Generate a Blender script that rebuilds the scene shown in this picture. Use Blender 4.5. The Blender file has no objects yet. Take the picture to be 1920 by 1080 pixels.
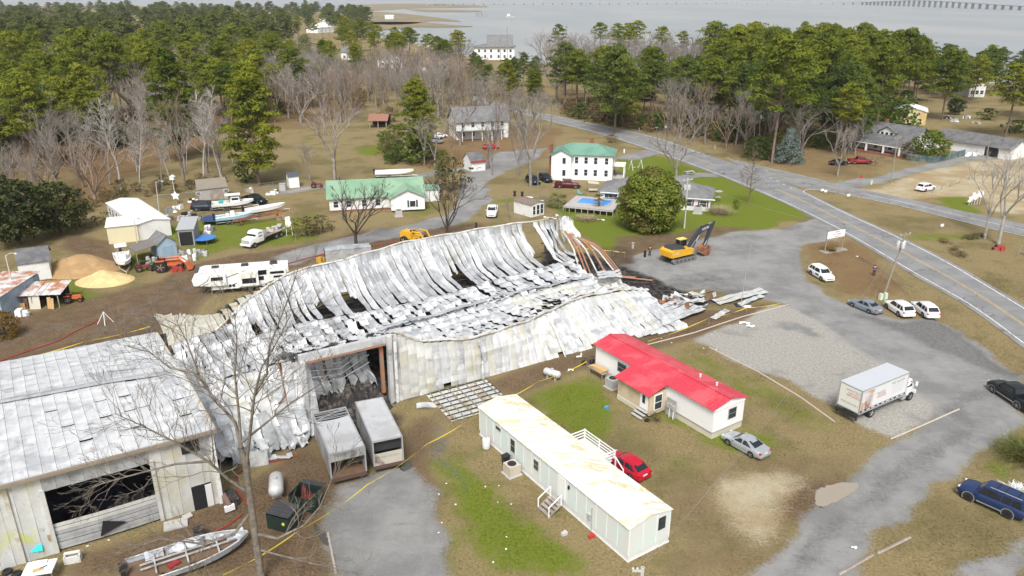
import bpy, bmesh, math, random
import numpy as np
from mathutils import Vector, Matrix
random.seed(11); RNG = np.random.default_rng(7)
SC = bpy.context.scene; COL = SC.collection
R = math.radians; PI = math.pi
# ---------------------------------------------------------------- camera
HAZE_D = .00006
FPX, CAMH, YH = 1430.0, 40.0, -8.0
PIT = math.atan((540 - YH) / FPX)
cam = bpy.data.cameras.new('camera'); cam.sensor_width = 36; cam.lens = 36 * FPX / 1920
cam.clip_end = 30000; cam.clip_start = .5
camo = bpy.data.objects.new('camera', cam); COL.objects.link(camo)
camo.location = (0, 0, CAMH); camo.rotation_euler = (PI / 2 - PIT, 0, 0)
SC.camera = camo
# ---------------------------------------------------------------- sky, sun, exposure
SUN_EL, SUN_AZ = 52, 184          # azimuth clockwise from +Y: sun behind the camera
W = bpy.data.worlds.new('World'); SC.world = W; W.use_nodes = True
wn = W.node_tree.nodes; wl = W.node_tree.links
bg = wn['Background']; bg.inputs[1].default_value = .105
sky = wn.new('ShaderNodeTexSky'); sky.sky_type = 'NISHITA'; sky.sun_disc = False
sky.sun_elevation = R(SUN_EL); sky.sun_rotation = R(SUN_AZ); sky.air_density = 1.0; sky.dust_density = 4; sky.altitude = 40
hs = wn.new('ShaderNodeHueSaturation'); hs.inputs['Saturation'].default_value = .3; hs.inputs['Value'].default_value = 1
wl.new(sky.outputs[0], hs.inputs['Color']); wl.new(hs.outputs[0], bg.inputs[0])
sl = bpy.data.lights.new('sun', 'SUN'); sl.energy = 2.1; sl.angle = R(18); sl.color = (1, .975, .94)
so = bpy.data.objects.new('sun', sl); COL.objects.link(so)
so.rotation_euler = (R(90 - SUN_EL), 0, R(-SUN_AZ) + PI)
so.location = (40, -60, 120)
SC.view_settings.view_transform = 'Standard'; SC.view_settings.look = 'None'
SC.view_settings.exposure = .68; SC.view_settings.gamma = 1
SC.render.engine = 'CYCLES'
SC.cycles.use_denoising = True; SC.cycles.max_bounces = 6; SC.cycles.diffuse_bounces = 3; SC.cycles.glossy_bounces = 2
SC.cycles.transparent_max_bounces = 6; SC.cycles.volume_bounces = 0
try: SC.cycles.denoiser = 'OPENIMAGEDENOISE'
except Exception: pass
# ---------------------------------------------------------------- pixel <-> place
CP, SP = math.cos(PIT), math.sin(PIT)
def G(x, y, z=0.0):
    u = (x - 960) / FPX; v = (540 - y) / FPX
    d = (u, CP + v * SP, -SP + v * CP); t = (z - CAMH) / d[2]
    return Vector((d[0] * t, d[1] * t, z))
def P(X, Y, Z):
    dz = Z - CAMH; c = Y * CP - dz * SP; k = Y * SP + dz * CP
    return 960 + FPX * X / c, 540 - FPX * k / c
def HT(x, yb, yt):
    g = G(x, yb); lo, hi = 0., 60.
    for _ in range(40):
        m = (lo + hi) / 2
        if P(g.x, g.y, m)[1] > yt: lo = m
        else: hi = m
    return lo
# ---------------------------------------------------------------- mesh builder
class MB:
    def __init__(s): s.v = []; s.f = []; s.mi = []; s.cur = 0; s.xf = None
    def pt(s, p):
        p = Vector(p)
        if s.xf is not None: p = s.xf @ p
        s.v.append(tuple(p)); return len(s.v) - 1
    def face(s, idx): s.f.append(tuple(idx)); s.mi.append(s.cur)
    def poly(s, pts): s.face([s.pt(p) for p in pts]); return s
    def box(s, c, d, rz=0, rx=0, ry=0, taper=1.0):
        hx, hy, hz = d[0] / 2, d[1] / 2, d[2] / 2
        m = Matrix.Rotation(rz, 4, 'Z') @ Matrix.Rotation(ry, 4, 'Y') @ Matrix.Rotation(rx, 4, 'X')
        i = []
        for z in (-1, 1):
            k = taper if z > 0 else 1
            for a, b in ((-1, -1), (1, -1), (1, 1), (-1, 1)):
                i.append(s.pt(Vector(c) + m @ Vector((a * hx * k, b * hy * k, z * hz))))
        for q in ((3, 2, 1, 0), (4, 5, 6, 7), (0, 1, 5, 4), (1, 2, 6, 5), (2, 3, 7, 6), (3, 0, 4, 7)): s.face([i[k] for k in q])
        return s
    def ext(s, pts, d):              # extrude a flat polygon along vector d
        d = Vector(d); a = [s.pt(p) for p in pts]; b = [s.pt(Vector(p) + d) for p in pts]; n = len(a)
        s.face(a[::-1]); s.face(b)
        for k in range(n): s.face((a[k], a[(k + 1) % n], b[(k + 1) % n], b[k]))
        return s
    def tube(s, pts, rad, n=6, cap=True):
        pts = [Vector(p) for p in pts]
        if not hasattr(rad, '__len__'): rad = [rad] * len(pts)
        rings = []
        for k, p in enumerate(pts):
            t = (pts[min(k + 1, len(pts) - 1)] - pts[max(k - 1, 0)])
            t = t.normalized() if t.length > 1e-9 else Vector((0, 0, 1))
            a = t.orthogonal() if abs(t.z) < .999 else Vector((1, 0, 0))
            if abs(t.z) < .95: a = t.cross(Vector((0, 0, 1)))
            else: a = t.cross(Vector((0, 1, 0)))
            a.normalize(); b = t.cross(a)
            rings.append([s.pt(p + (a * math.cos(2 * PI * j / n) + b * math.sin(2 * PI * j / n)) * rad[k]) for j in range(n)])
        for k in range(len(rings) - 1):
            for j in range(n): s.face((rings[k][j], rings[k][(j + 1) % n], rings[k + 1][(j + 1) % n], rings[k + 1][j]))
        if cap: s.face(rings[0][::-1]); s.face(rings[-1])
        return s
    def lathe(s, prof, c=(0, 0, 0), n=14, axis='z'):
        c = Vector(c); rings = []
        for r, h in prof:
            ring = []
            for j in range(n):
                a = 2 * PI * j / n; x, y = r * math.cos(a), r * math.sin(a)
                ring.append(s.pt(c + (Vector((x, y, h)) if axis == 'z' else Vector((x, h, y)) if axis == 'y' else Vector((h, x, y)))))
            rings.append(ring)
        for k in range(len(rings) - 1):
            for j in range(n): s.face((rings[k][j], rings[k][(j + 1) % n], rings[k + 1][(j + 1) % n], rings[k + 1][j]))
        s.face(rings[0][::-1]); s.face(rings[-1]); return s
    def loft(s, secs, closed=True, cap=True):
        rings = [[s.pt(p) for p in q] for q in secs]; n = len(rings[0])
        for k in range(len(rings) - 1):
            for j in range(n if closed else n - 1): s.face((rings[k][j], rings[k][(j + 1) % n], rings[k + 1][(j + 1) % n], rings[k + 1][j]))
        if cap: s.face(rings[0][::-1]); s.face(rings[-1])
        return s
    def grid(s, fn, nu, nv):
        i = [[s.pt(fn(a / nu, b / nv)) for b in range(nv + 1)] for a in range(nu + 1)]
        for a in range(nu):
            for b in range(nv): s.face((i[a][b], i[a + 1][b], i[a + 1][b + 1], i[a][b + 1]))
        return s
    def mesh(s, name, mats, smooth=False):
        me = bpy.data.meshes.new(name); me.from_pydata(s.v, [], s.f)
        for m in (mats if isinstance(mats, (list, tuple)) else [mats]): me.materials.append(m)
        if any(s.mi): me.polygons.foreach_set('material_index', s.mi)
        bm = bmesh.new(); bm.from_mesh(me); bmesh.ops.recalc_face_normals(bm, faces=bm.faces); bm.to_mesh(me); bm.free()
        if smooth:
            me.polygons.foreach_set('use_smooth', [True] * len(me.polygons))
            try: me.set_sharp_from_angle(angle=R(42))
            except Exception: pass
        return me
    def build(s, name, mats, parent=None, smooth=False):
        return put(name, s.mesh(name, mats, smooth), parent)
def put(name, me, parent=None, loc=None):
    o = bpy.data.objects.new(name, me); COL.objects.link(o)
    if parent is not None: o.parent = parent
    if loc is not None: o.location = loc
    return o
def tag(o, label, cat, group=None, kind=None):
    if label: o['label'] = label
    if cat: o['category'] = cat
    if group: o['group'] = group
    if kind: o['kind'] = kind
    return o
def T(name, label, cat, loc=(0, 0, 0), rz=0, group=None):
    o = bpy.data.objects.new(name, None); COL.objects.link(o); o.empty_display_size = .3
    o.location = loc; o.rotation_euler = (0, 0, rz); return tag(o, label, cat, group)
def copy_tree(o, parent=None):
    c = o.copy(); COL.objects.link(c); c.parent = parent
    for ch in KIDS.get(o.name) or [k for k in o.children]: copy_tree(ch, c)
    return c
KIDS = {}
def np_mesh(name, V, F, mat, smooth=False):
    V = np.asarray(V, np.float32); F = np.asarray(F, np.int32); k = F.shape[1]
    me = bpy.data.meshes.new(name); me.vertices.add(len(V)); me.vertices.foreach_set('co', V.ravel())
    me.loops.add(F.size); me.loops.foreach_set('vertex_index', F.ravel())
    me.polygons.add(len(F)); me.polygons.foreach_set('loop_start', np.arange(0, F.size, k, dtype=np.int32))
    if smooth: me.polygons.foreach_set('use_smooth', np.ones(len(F), bool))
    me.update(calc_edges=True); me.validate()
    for m in (mat if isinstance(mat, (list, tuple)) else [mat]): me.materials.append(m)
    return me
# ---------------------------------------------------------------- materials
MATS = {}
class NT:
    def __init__(s, name):
        s.m = bpy.data.materials.new(name); s.m.use_nodes = True; s.t = s.m.node_tree; s.n = s.t.nodes
        s.b = s.n['Principled BSDF']; s.pos = s.n.new('ShaderNodeNewGeometry').outputs['Position']
    def link(s, a, b): s.t.links.new(a, b)
    def noise(s, scale, detail=3, rough=.55, vec=None, stretch=None, dist=0):
        n = s.n.new('ShaderNodeTexNoise'); n.inputs['Scale'].default_value = scale; n.inputs['Detail'].default_value = detail
        n.inputs['Roughness'].default_value = rough; n.inputs['Distortion'].default_value = dist
        v = vec or s.pos
        if stretch:
            mp = s.n.new('ShaderNodeMapping'); mp.inputs['Scale'].default_value = stretch[:3]
            if len(stretch) > 3: mp.inputs['Rotation'].default_value = (0, 0, stretch[3])
            s.link(v, mp.inputs[0]); v = mp.outputs[0]
        s.link(v, n.inputs['Vector']); return n.outputs['Fac']
    def ramp(s, fac, a, b):
        r = s.n.new('ShaderNodeMapRange'); r.interpolation_type = 'SMOOTHSTEP'
        r.inputs[1].default_value = a; r.inputs[2].default_value = b; s.link(fac, r.inputs[0]); return r.outputs[0]
    def math(s, op, a, b):
        m = s.n.new('ShaderNodeMath'); m.operation = op
        for k, q in enumerate((a, b)):
            if isinstance(q, (int, float)): m.inputs[k].default_value = q
            else: s.link(q, m.inputs[k])
        return m.outputs[0]
    def mix(s, fac, a, b):
        m = s.n.new('ShaderNodeMix'); m.data_type = 'RGBA'
        for k, q in ((0, fac), (6, a), (7, b)):
            if isinstance(q, (int, float)): m.inputs[k].default_value = q
            elif isinstance(q, (tuple, list)): m.inputs[k].default_value = tuple(q[:3]) + (1,)
            else: s.link(q, m.inputs[k])
        return m.outputs[2]
    def bump(s, h, strength=.3, dist=.05):
        b = s.n.new('ShaderNodeBump'); b.inputs['Strength'].default_value = strength; b.inputs['Distance'].default_value = dist
        s.link(h, b.inputs['Height']); s.link(b.outputs[0], s.b.inputs['Normal'])
    def done(s, col, rough=.6, metal=0, spec=None):
        s.link(col, s.b.inputs['Base Color']); s.b.inputs['Metallic'].default_value = metal
        if isinstance(rough, (int, float)): s.b.inputs['Roughness'].default_value = rough
        else: s.link(rough, s.b.inputs['Roughness'])
        if spec is not None: s.b.inputs['Specular IOR Level'].default_value = spec
        return s.m
def C(*a): return tuple(a)
def mat(name, col, rough=.6, metal=0, var=.12, scale=1.2, col2=None, amt=.5, bump=0, bscale=8, stretch=None, spec=None):
    """plain painted / raw surface: two-scale noise variation, optional second colour in patches"""
    if name in MATS: return MATS[name]
    n = NT(name); c = tuple(col)
    f = n.noise(scale, 4, .6, stretch=stretch)
    base = n.mix(f, [min(1, x * (1 - var)) for x in c], [min(1, x * (1 + var)) for x in c])
    if col2:
        p = n.ramp(n.noise(scale * .6, 5, .65, stretch=stretch, dist=.4), .62 - amt * .4, .78 - amt * .4)
        base = n.mix(p, base, col2)
    if bump: n.bump(n.noise(bscale, 3, .6, stretch=stretch), bump, .04)
    MATS[name] = n.done(base, rough, metal, spec); return MATS[name]
def glass(name='window_glass', col=(.03, .04, .05)):
    if name in MATS: return MATS[name]
    n = NT(name); f = n.noise(.8, 2); MATS[name] = n.done(n.mix(f, [x * .6 for x in col], [x * 1.5 for x in col]), .08, 0, .6); return MATS[name]
def rnd_mat(name, cols, rough=.8, scale=.5, leaf=False, per=.22):
    """foliage / bark: noise between colours plus a per-object shift"""
    if name in MATS: return MATS[name]
    n = NT(name); f = n.noise(scale, 3)
    base = n.mix(n.ramp(f, .3, .7), cols[0], cols[1])
    if len(cols) > 2: base = n.mix(n.ramp(n.noise(scale * .35, 2), .5, .72), base, cols[2])
    oi = n.n.new('ShaderNodeObjectInfo'); h = n.n.new('ShaderNodeHueSaturation')
    v = n.n.new('ShaderNodeMapRange'); v.inputs[3].default_value = 1 - per; v.inputs[4].default_value = 1 + per
    n.link(oi.outputs['Random'], v.inputs[0]); n.link(v.outputs[0], h.inputs['Value'])
    hv = n.n.new('ShaderNodeMapRange'); hv.inputs[3].default_value = .515; hv.inputs[4].default_value = .485
    n.link(oi.outputs['Random'], hv.inputs[0]); n.link(hv.outputs[0], h.inputs['Hue']); n.link(base, h.inputs['Color'])
    m = n.done(h.outputs[0], rough, 0, .25)
    if leaf:
        tr = n.n.new('ShaderNodeBsdfTranslucent'); mx = n.n.new('ShaderNodeMixShader'); mx.inputs[0].default_value = .3
        n.link(h.outputs[0], tr.inputs[0]); out = n.n['Material Output']
        n.link(n.b.outputs[0], mx.inputs[1]); n.link(tr.outputs[0], mx.inputs[2]); n.link(mx.outputs[0], out.inputs[0])
    MATS[name] = m; return m
# ---------------------------------------------------------------- helpers for outlines on the ground
def px(*pts): return [G(*p[:2]) for p in pts]
def resample(pl, n):
    pl = [Vector(p) for p in pl]; d = [0]
    for a, b in zip(pl, pl[1:]): d.append(d[-1] + (b - a).length)
    out = []
    for k in range(n):
        t = d[-1] * k / (n - 1); j = 0
        while j < len(d) - 2 and d[j + 1] < t: j += 1
        w = (t - d[j]) / max(1e-9, d[j + 1] - d[j]); out.append(pl[j].lerp(pl[j + 1], min(1, w)))
    return out
def smooth_line(pl, it=2):
    pl = [Vector(p) for p in pl]
    for _ in range(it):
        o = [pl[0]]
        for a, b in zip(pl, pl[1:]): o += [a.lerp(b, .25), a.lerp(b, .75)]
        o.append(pl[-1]); pl = o
    return pl
def offset(pl, d):
    out = []
    for k, p in enumerate(pl):
        t = pl[min(k + 1, len(pl) - 1)] - pl[max(k - 1, 0)]; t.z = 0; t.normalize()
        out.append(p + Vector((-t.y, t.x, 0)) * d)
    return out
def ribbon(pl, w):
    a, b = offset(pl, w / 2), offset(pl, -w / 2); return a + b[::-1]
def strip_mesh(name, A, B, z, m, parent=None, n=80):
    A, B = resample(A, n), resample(B, n); mb = MB(); i = []
    for a, b in zip(A, B): i.append((mb.pt((a.x, a.y, z)), mb.pt(((a.x + b.x) / 2, (a.y + b.y) / 2, z + .01)), mb.pt((b.x, b.y, z))))
    for k in range(n - 1):
        for q in (0, 1): mb.face((i[k][q], i[k + 1][q], i[k + 1][q + 1], i[k][q + 1]))
    return mb.build(name, m, parent)
def vnoise(X, Y, s, seed=0):
    r = np.random.default_rng(seed).random((64, 64)); x = X / s; y = Y / s
    xi = np.floor(x).astype(int); yi = np.floor(y).astype(int); fx = x - xi; fy = y - yi
    fx = fx * fx * (3 - 2 * fx); fy = fy * fy * (3 - 2 * fy); g = lambda a, b: r[a % 64, b % 64]
    return (g(xi, yi) * (1 - fx) + g(xi + 1, yi) * fx) * (1 - fy) + (g(xi, yi + 1) * (1 - fx) + g(xi + 1, yi + 1) * fx) * fy
def inside(X, Y, poly):
    m = np.zeros(X.shape, bool); n = len(poly)
    for k in range(n):
        x1, y1, x2, y2 = poly[k][0], poly[k][1], poly[(k + 1) % n][0], poly[(k + 1) % n][1]
        if y1 == y2: continue
        c = ((y1 > Y) != (y2 > Y)) & (X < (x2 - x1) * (Y - y1) / (y2 - y1) + x1); m ^= c
    return m
# ================================================================ GROUND
# zones: outlines read off the photo, laid on the flat ground
ZONES = []   # (channel, outline, weight, blur)
def zone(ch, poly, w=1.0): ZONES.append((ch, [(p[0], p[1]) for p in poly], w))
GRN, STR, DRT, SND, GRV, GRY, CHR, TRD = range(8)
HWY_L = smooth_line(px((880, 186), (940, 202), (1017, 223.5), (1117, 248), (1204, 274.5), (1341, 324), (1455, 371), (1550, 417), (1624, 458), (1721, 517), (1798, 559), (1850, 593), (1920, 646), (2030, 730)))
HWY_R = smooth_line(px((885, 180), (950, 197), (1012, 212), (1146, 239.6), (1233, 258.5), (1291, 280), (1379, 310), (1440, 333), (1506, 360), (1576, 396), (1689, 447), (1778, 492.5), (1857, 540), (1920, 578), (2040, 652)))
SIDE_U = smooth_line(px((1360, 297), (1466, 321), (1564, 343), (1624, 357), (1721, 377), (1817, 399), (1920, 420), (2080, 452)))
SIDE_L = smooth_line(px((1400, 318), (1470, 343), (1520, 356), (1552, 358.5), (1624, 373), (1697, 388), (1793, 413), (1865, 431), (1920, 443), (2080, 482)))
DITCH = smooth_line(px((1572, 446), (1600, 470), (1640, 492), (1660, 505), (1700, 545), (1760, 590), (1830, 640), (1905, 695)))
# soft lawn and soil patches
zone(GRN, px((900, 380), (1000, 368), (1060, 415), (1130, 470), (1300, 450), (1440, 428), (1517, 405), (1480, 380), (1340, 326), (1240, 340), (1160, 400), (1050, 385)), .95)
zone(GRN, px((1150, 296), (1232, 290), (1335, 322), (1265, 338), (1165, 330)), .8)
zone(GRN, px((1200, 262), (1100, 262), (1060, 245), (1110, 250), (1205, 280)), .4)
zone(GRN, px((1140, 700), (1165, 770), (1290, 800), (1340, 845), (1470, 850), (1440, 800), (1330, 805), (1230, 755), (1180, 740)), .85)
zone(GRN, px((960, 730), (1110, 700), (1160, 790), (1120, 850), (1050, 800), (1000, 760)), .75)
zone(GRN, px((1180, 800), (1330, 850), (1420, 900), (1250, 960), (1160, 860)), .4)
zone(GRN, px((1000, 760), (950, 735), (880, 840), (1000, 960), (1200, 1090), (780, 1090), (780, 900), (900, 780)), .42)
zone(GRN, px((790, 870), (850, 840), (920, 900), (1010, 985), (1150, 1080), (900, 1090), (860, 980)), .8)
zone(GRN, px((1210, 690), (1290, 650), (1420, 700), (1560, 790), (1650, 830), (1480, 800)), .5)
zone(GRN, px((290, 430), (380, 395), (420, 415), (520, 410), (600, 395), (590, 450), (520, 460), (400, 470), (380, 500), (350, 480)), .7)
zone(GRN, px((90, 520), (130, 490), (160, 540), (230, 560), (140, 590), (90, 600)), .7)
zone(GRN, px((310, 565), (355, 545), (365, 575), (330, 590)), .8)
zone(GRN, px((225, 478), (270, 470), (300, 500), (240, 520)), .7)
zone(GRN, px((700, 430), (880, 400), (900, 420), (840, 445), (790, 440)), .5)
zone(GRN, px((740, 400), (800, 380), (880, 360), (880, 330), (850, 380), (780, 415)), .5)
zone(GRN, px((660, 280), (740, 262), (760, 285), (690, 295)), .7)
zone(GRN, px((1740, 370), (1800, 365), (1850, 405), (1800, 400)), .9)
zone(GRN, px((1690, 440), (1840, 430), (1830, 450), (1700, 455)), .6)
zone(GRN, px((1690, 318), (1800, 300), (1830, 310), (1760, 320)), .7)
zone(GRN, px((1545, 450), (1700, 560), (1920, 690), (1915, 700), (1690, 575)), .35)
zone(GRN, px((1860, 870), (1925, 840), (1930, 930), (1880, 905)), .8)
zone(GRN, px((820, 1000), (880, 1000), (900, 1080), (840, 1085)), .4)
zone(STR, px((120, 370), (150, 300), (240, 245), (330, 245), (420, 262), (330, 300), (250, 330), (180, 390)), .9)
zone(STR, px((0, 300), (150, 260), (300, 200), (560, 170), (700, 200), (600, 240), (240, 260), (120, 330), (0, 380)), .7)
zone(STR, px((760, 270), (880, 230), (1060, 240), (1030, 300), (880, 325), (760, 310)), .75)
zone(STR, px((1040, 205), (1290, 262), (1480, 325), (1620, 345), (1680, 300), (1620, 270), (1400, 240), (1250, 200), (1040, 160)), .6)
zone(STR, px((1510, 440), (1560, 425), (1650, 480), (1700, 545), (1660, 560), (1580, 555), (1545, 520), (1515, 490)), .8)
zone(STR, px((1760, 440), (1930, 440), (1930, 520), (1850, 480)), .35)
zone(DRT, px((-40, 610), (120, 590), (250, 560), (330, 510), (430, 478), (560, 462), (700, 425), (700, 470), (560, 500), (340, 570), (300, 620), (290, 650), (-60, 700)), 1.0)
zone(DRT, px((-40, 600), (100, 575), (330, 520), (420, 540), (330, 620), (-60, 720)), .8)
zone(DRT, px((560, 470), (760, 430), (900, 415), (920, 430), (760, 470), (600, 500)), .9)
zone(CHR, px((-60, 680), (200, 630), (330, 560), (345, 580), (310, 630), (290, 650), (-60, 705)), .5)
zone(DRT, px((100, 1100), (130, 1035), (410, 940), (590, 800), (625, 900), (640, 1100)), .9)
zone(DRT, px((770, 780), (840, 760), (830, 830), (810, 900), (830, 1000), (860, 1100), (640, 1100), (620, 900), (740, 870)), .8)
zone(DRT, px((880, 715), (1120, 650), (1300, 585), (1480, 565), (1480, 580), (1300, 640), (1200, 665), (1100, 690), (960, 745)), .85)
zone(DRT, px((1110, 500), (1150, 445), (1340, 425), (1450, 425), (1350, 445), (1220, 475), (1200, 510)), .8)
zone(CHR, px((1060, 480), (1150, 455), (1205, 470), (1190, 505), (1110, 520)), .6)
zone(DRT, px((1180, 860), (1450, 850), (1700, 825), (1560, 960), (1400, 1100), (1200, 1100), (1260, 1020)), .5)
zone(DRT, px((1400, 870), (1540, 870), (1640, 880), (1540, 950), (1450, 1020), (1380, 950)), .5)
zone(SND, px((1345, 910), (1400, 880), (1500, 890), (1545, 905), (1470, 950), (1440, 1000), (1400, 1030), (1360, 985)), .85)
zone(SND, px((1350, 905), (1420, 885), (1450, 920), (1420, 990), (1385, 1000)), 1.0)
zone(DRT, px((1480, 900), (1640, 890), (1620, 935), (1540, 975), (1440, 1010), (1460, 950)), .9)
zone(SND, px((1550, 356), (1640, 352), (1700, 330), (1760, 312), (1930, 285), (1960, 400), (1860, 400), (1830, 368), (1740, 368), (1722, 380)), .9)
zone(SND, px((1140, 495), (1195, 490), (1230, 508), (1180, 520)), .8)
zone(DRT, px((200, 500), (110, 460), (130, 440), (200, 450), (240, 500)), .9)
zone(TRD, px((1560, 558), (1600, 585), (1700, 602), (1790, 605), (1850, 655), (1925, 702), (1925, 715), (1840, 690), (1750, 650), (1660, 605), (1590, 590)), .95)
for q_, w_, k_ in (([(1870, 725), (1820, 745), (1800, 775), (1820, 800), (1760, 850), (1640, 930), (1530, 1010), (1440, 1090)], 2.2, .7), ([(1925, 790), (1800, 880), (1690, 950), (1560, 1060)], 1.6, .5), ([(1500, 500), (1530, 560), (1640, 620), (1780, 690), (1860, 740)], 1.2, .4), ([(-20, 640), (200, 600), (340, 545), (520, 478), (640, 452), (740, 425)], 1.4, .8), ([(-20, 665), (220, 622), (330, 570), (400, 520), (560, 480)], 1.2, .7), ([(150, 640), (260, 590), (340, 520)], 2.5, .5), ([(840, 770), (825, 830), (850, 900), (870, 930)], 1.2, .9), ([(1210, 470), (1300, 450), (1400, 470), (1500, 440)], 1.5, .45), ([(1450, 428), (1480, 428), (1510, 420)], 2.5, .8), ([(1340, 455), (1320, 480), (1290, 500)], 2, .4), ([(1760, 770), (1700, 810), (1640, 840)], 1.0, .5)): zone(TRD, ribbon(smooth_line(px(*q_)), w_), k_)
# charred floor of the burnt warehouse, scorched yard around it
WE = Vector((.8565, .5161, 0)); WN = Vector((.5161, -.8565, 0)); W0 = G(740, 755)
def WQ(s, q, z=0): v = W0 + WE * s + WN * q; v.z = z; return v
zone(CHR, [WQ(-19, 3), WQ(-9, 2), WQ(0, -1), WQ(35, -1), WQ(50, -6), WQ(47, -31), WQ(-3, -31), WQ(-19, -27)], 1)
zone(CHR, px((575, 800), (750, 760), (790, 850), (700, 880), (640, 905), (600, 860)), .75)
zone(CHR, px((1080, 560), (1300, 500), (1440, 540), (1450, 565), (1190, 640), (1120, 655)), .5)
# hard surfaces: also get a sheet object of their own
LOTS = {}
def lot(name, ch, poly, w=1.0): zone(ch, poly, w); LOTS.setdefault(name, []).append([(p[0], p[1]) for p in poly])
lot('parking_lot', GRY, px((1150, 505), (1200, 478), (1330, 445), (1440, 430), (1480, 425), (1535, 405), (1600, 436), (1560, 445), (1512, 462), (1498, 490), (1505, 525), (1545, 550), (1600, 575), (1700, 600), (1780, 600), (1850, 650), (1925, 700), (1925, 800), (1860, 845), (1700, 960), (1550, 1100), (1370, 1100), (1450, 1030), (1545, 935), (1640, 865), (1700, 820), (1780, 770), (1480, 570), (1440, 565), (1300, 540), (1180, 560)))
lot('gravel_lot', GRV, px((1290, 640), (1475, 572), (1600, 600), (1720, 640), (1860, 700), (1870, 735), (1780, 772), (1675, 822), (1600, 790), (1480, 720)))
lot('gravel_pad', GRY, px((612, 910), (700, 890), (770, 870), (800, 920), (830, 1000), (850, 1100), (630, 1100), (612, 990)), .85)
lot('driveway', GRY, ribbon(smooth_line(px((1010, 285), (950, 300), (885, 325), (895, 370), (870, 405), (780, 428), (690, 445), (600, 468), (520, 490))), 6.5), .8)
lot('driveway', GRY, px((880, 330), (940, 285), (1030, 275), (1010, 300), (950, 320), (910, 345)), .85)
lot('lane', GRY, ribbon(smooth_line(px((520, 362), (610, 351), (700, 338), (800, 328), (880, 318))), 4.5), .8)
lot('house_drive', GRY, ribbon(smooth_line(px((1560, 350), (1640, 338), (1720, 318), (1800, 300), (1845, 293), (1860, 282))), 5), .8)
lot('house_drive', GRY, px((1800, 300), (1800, 275), (1850, 278), (1890, 290), (1860, 300)), .8)
lot('yard_drive', GRY, ribbon(smooth_line(px((1165, 300), (1200, 290), (1250, 278), (1275, 283))), 6), .8)
lot('yard_drive', GRY, ribbon(smooth_line(px((1260, 340), (1310, 328), (1350, 330))), 5), .8)
lot('corner_road', GRY, px((1780, 1100), (1850, 1055), (1930, 1000), (1930, 1100)), .95)
xs = np.concatenate([-112 - np.cumsum(.6 * 1.13 ** np.arange(1, 62))[::-1], np.arange(-112, 132, .55), 132 + np.cumsum(.6 * 1.13 ** np.arange(1, 62))])
ys = np.concatenate([np.linspace(-150, 40, 12)[:-1], np.arange(40, 190, .5), np.arange(190, 300, .9), 300 + np.cumsum(1.0 * 1.09 ** np.arange(0, 80))])
GX, GY = np.meshgrid(xs, ys, indexing='ij')
# shoreline: land ends here (outline runs round the land, far side open to the left)
SHORE = [(p.x, p.y) for p in px((2600, 165), (1920, 150), (1700, 148), (1500, 140), (1300, 138), (1100, 128), (985, 110), (900, 103), (850, 92), (800, 80), (745, 72), (700, 62), (668, 45), (640, 22), (560, 12), (300, 10), (-400, 10))]
LAND = SHORE + [(-9000, SHORE[-1][1]), (-9000, -300), (9000, -300), (9000, SHORE[0][1])]
WX = GX + (vnoise(GX, GY, 5, 1) - .5) * 2.2 + (vnoise(GX, GY, 1.7, 2) - .5) * .8
WY = GY + (vnoise(GX, GY, 5, 3) - .5) * 2.2 + (vnoise(GX, GY, 1.7, 4) - .5) * .8
def blur(a, k):
    for _ in range(k):
        b = a.copy(); b[1:-1] = (a[:-2] + 2 * a[1:-1] + a[2:]) / 4; a = b.copy(); a[:, 1:-1] = (b[:, :-2] + 2 * b[:, 1:-1] + b[:, 2:]) / 4
    return a
ZW = [np.zeros(GX.shape) for _ in range(8)]
for ch, poly, w in ZONES:
    soft = 4 if ch in (GRV, GRY, TRD) else 9
    m = blur(inside(WX, WY, poly).astype(float) * w, soft); ZW[ch] = np.maximum(ZW[ch], m)
land = blur(inside(GX, GY, LAND).astype(float), 1)
hz = (vnoise(GX, GY, 3.1, 5) + vnoise(GX, GY, 9, 6) - 1) * .03
dd = blur(inside(GX, GY, [(p.x, p.y) for p in ribbon(DITCH, 1.7)]).astype(float), 2)
sm = np.clip(1 - np.maximum(ZW[GRY], ZW[GRV]), 0, 1)
GZ = hz * sm - .75 * dd - 5 * (1 - land)
N1, N2 = GX.shape
V = np.stack([GX.ravel(), GY.ravel(), GZ.ravel()], 1)
ii = np.arange(N1 * N2).reshape(N1, N2)
F = np.stack([ii[:-1, :-1].ravel(), ii[1:, :-1].ravel(), ii[1:, 1:].ravel(), ii[:-1, 1:].ravel()], 1)
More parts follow.
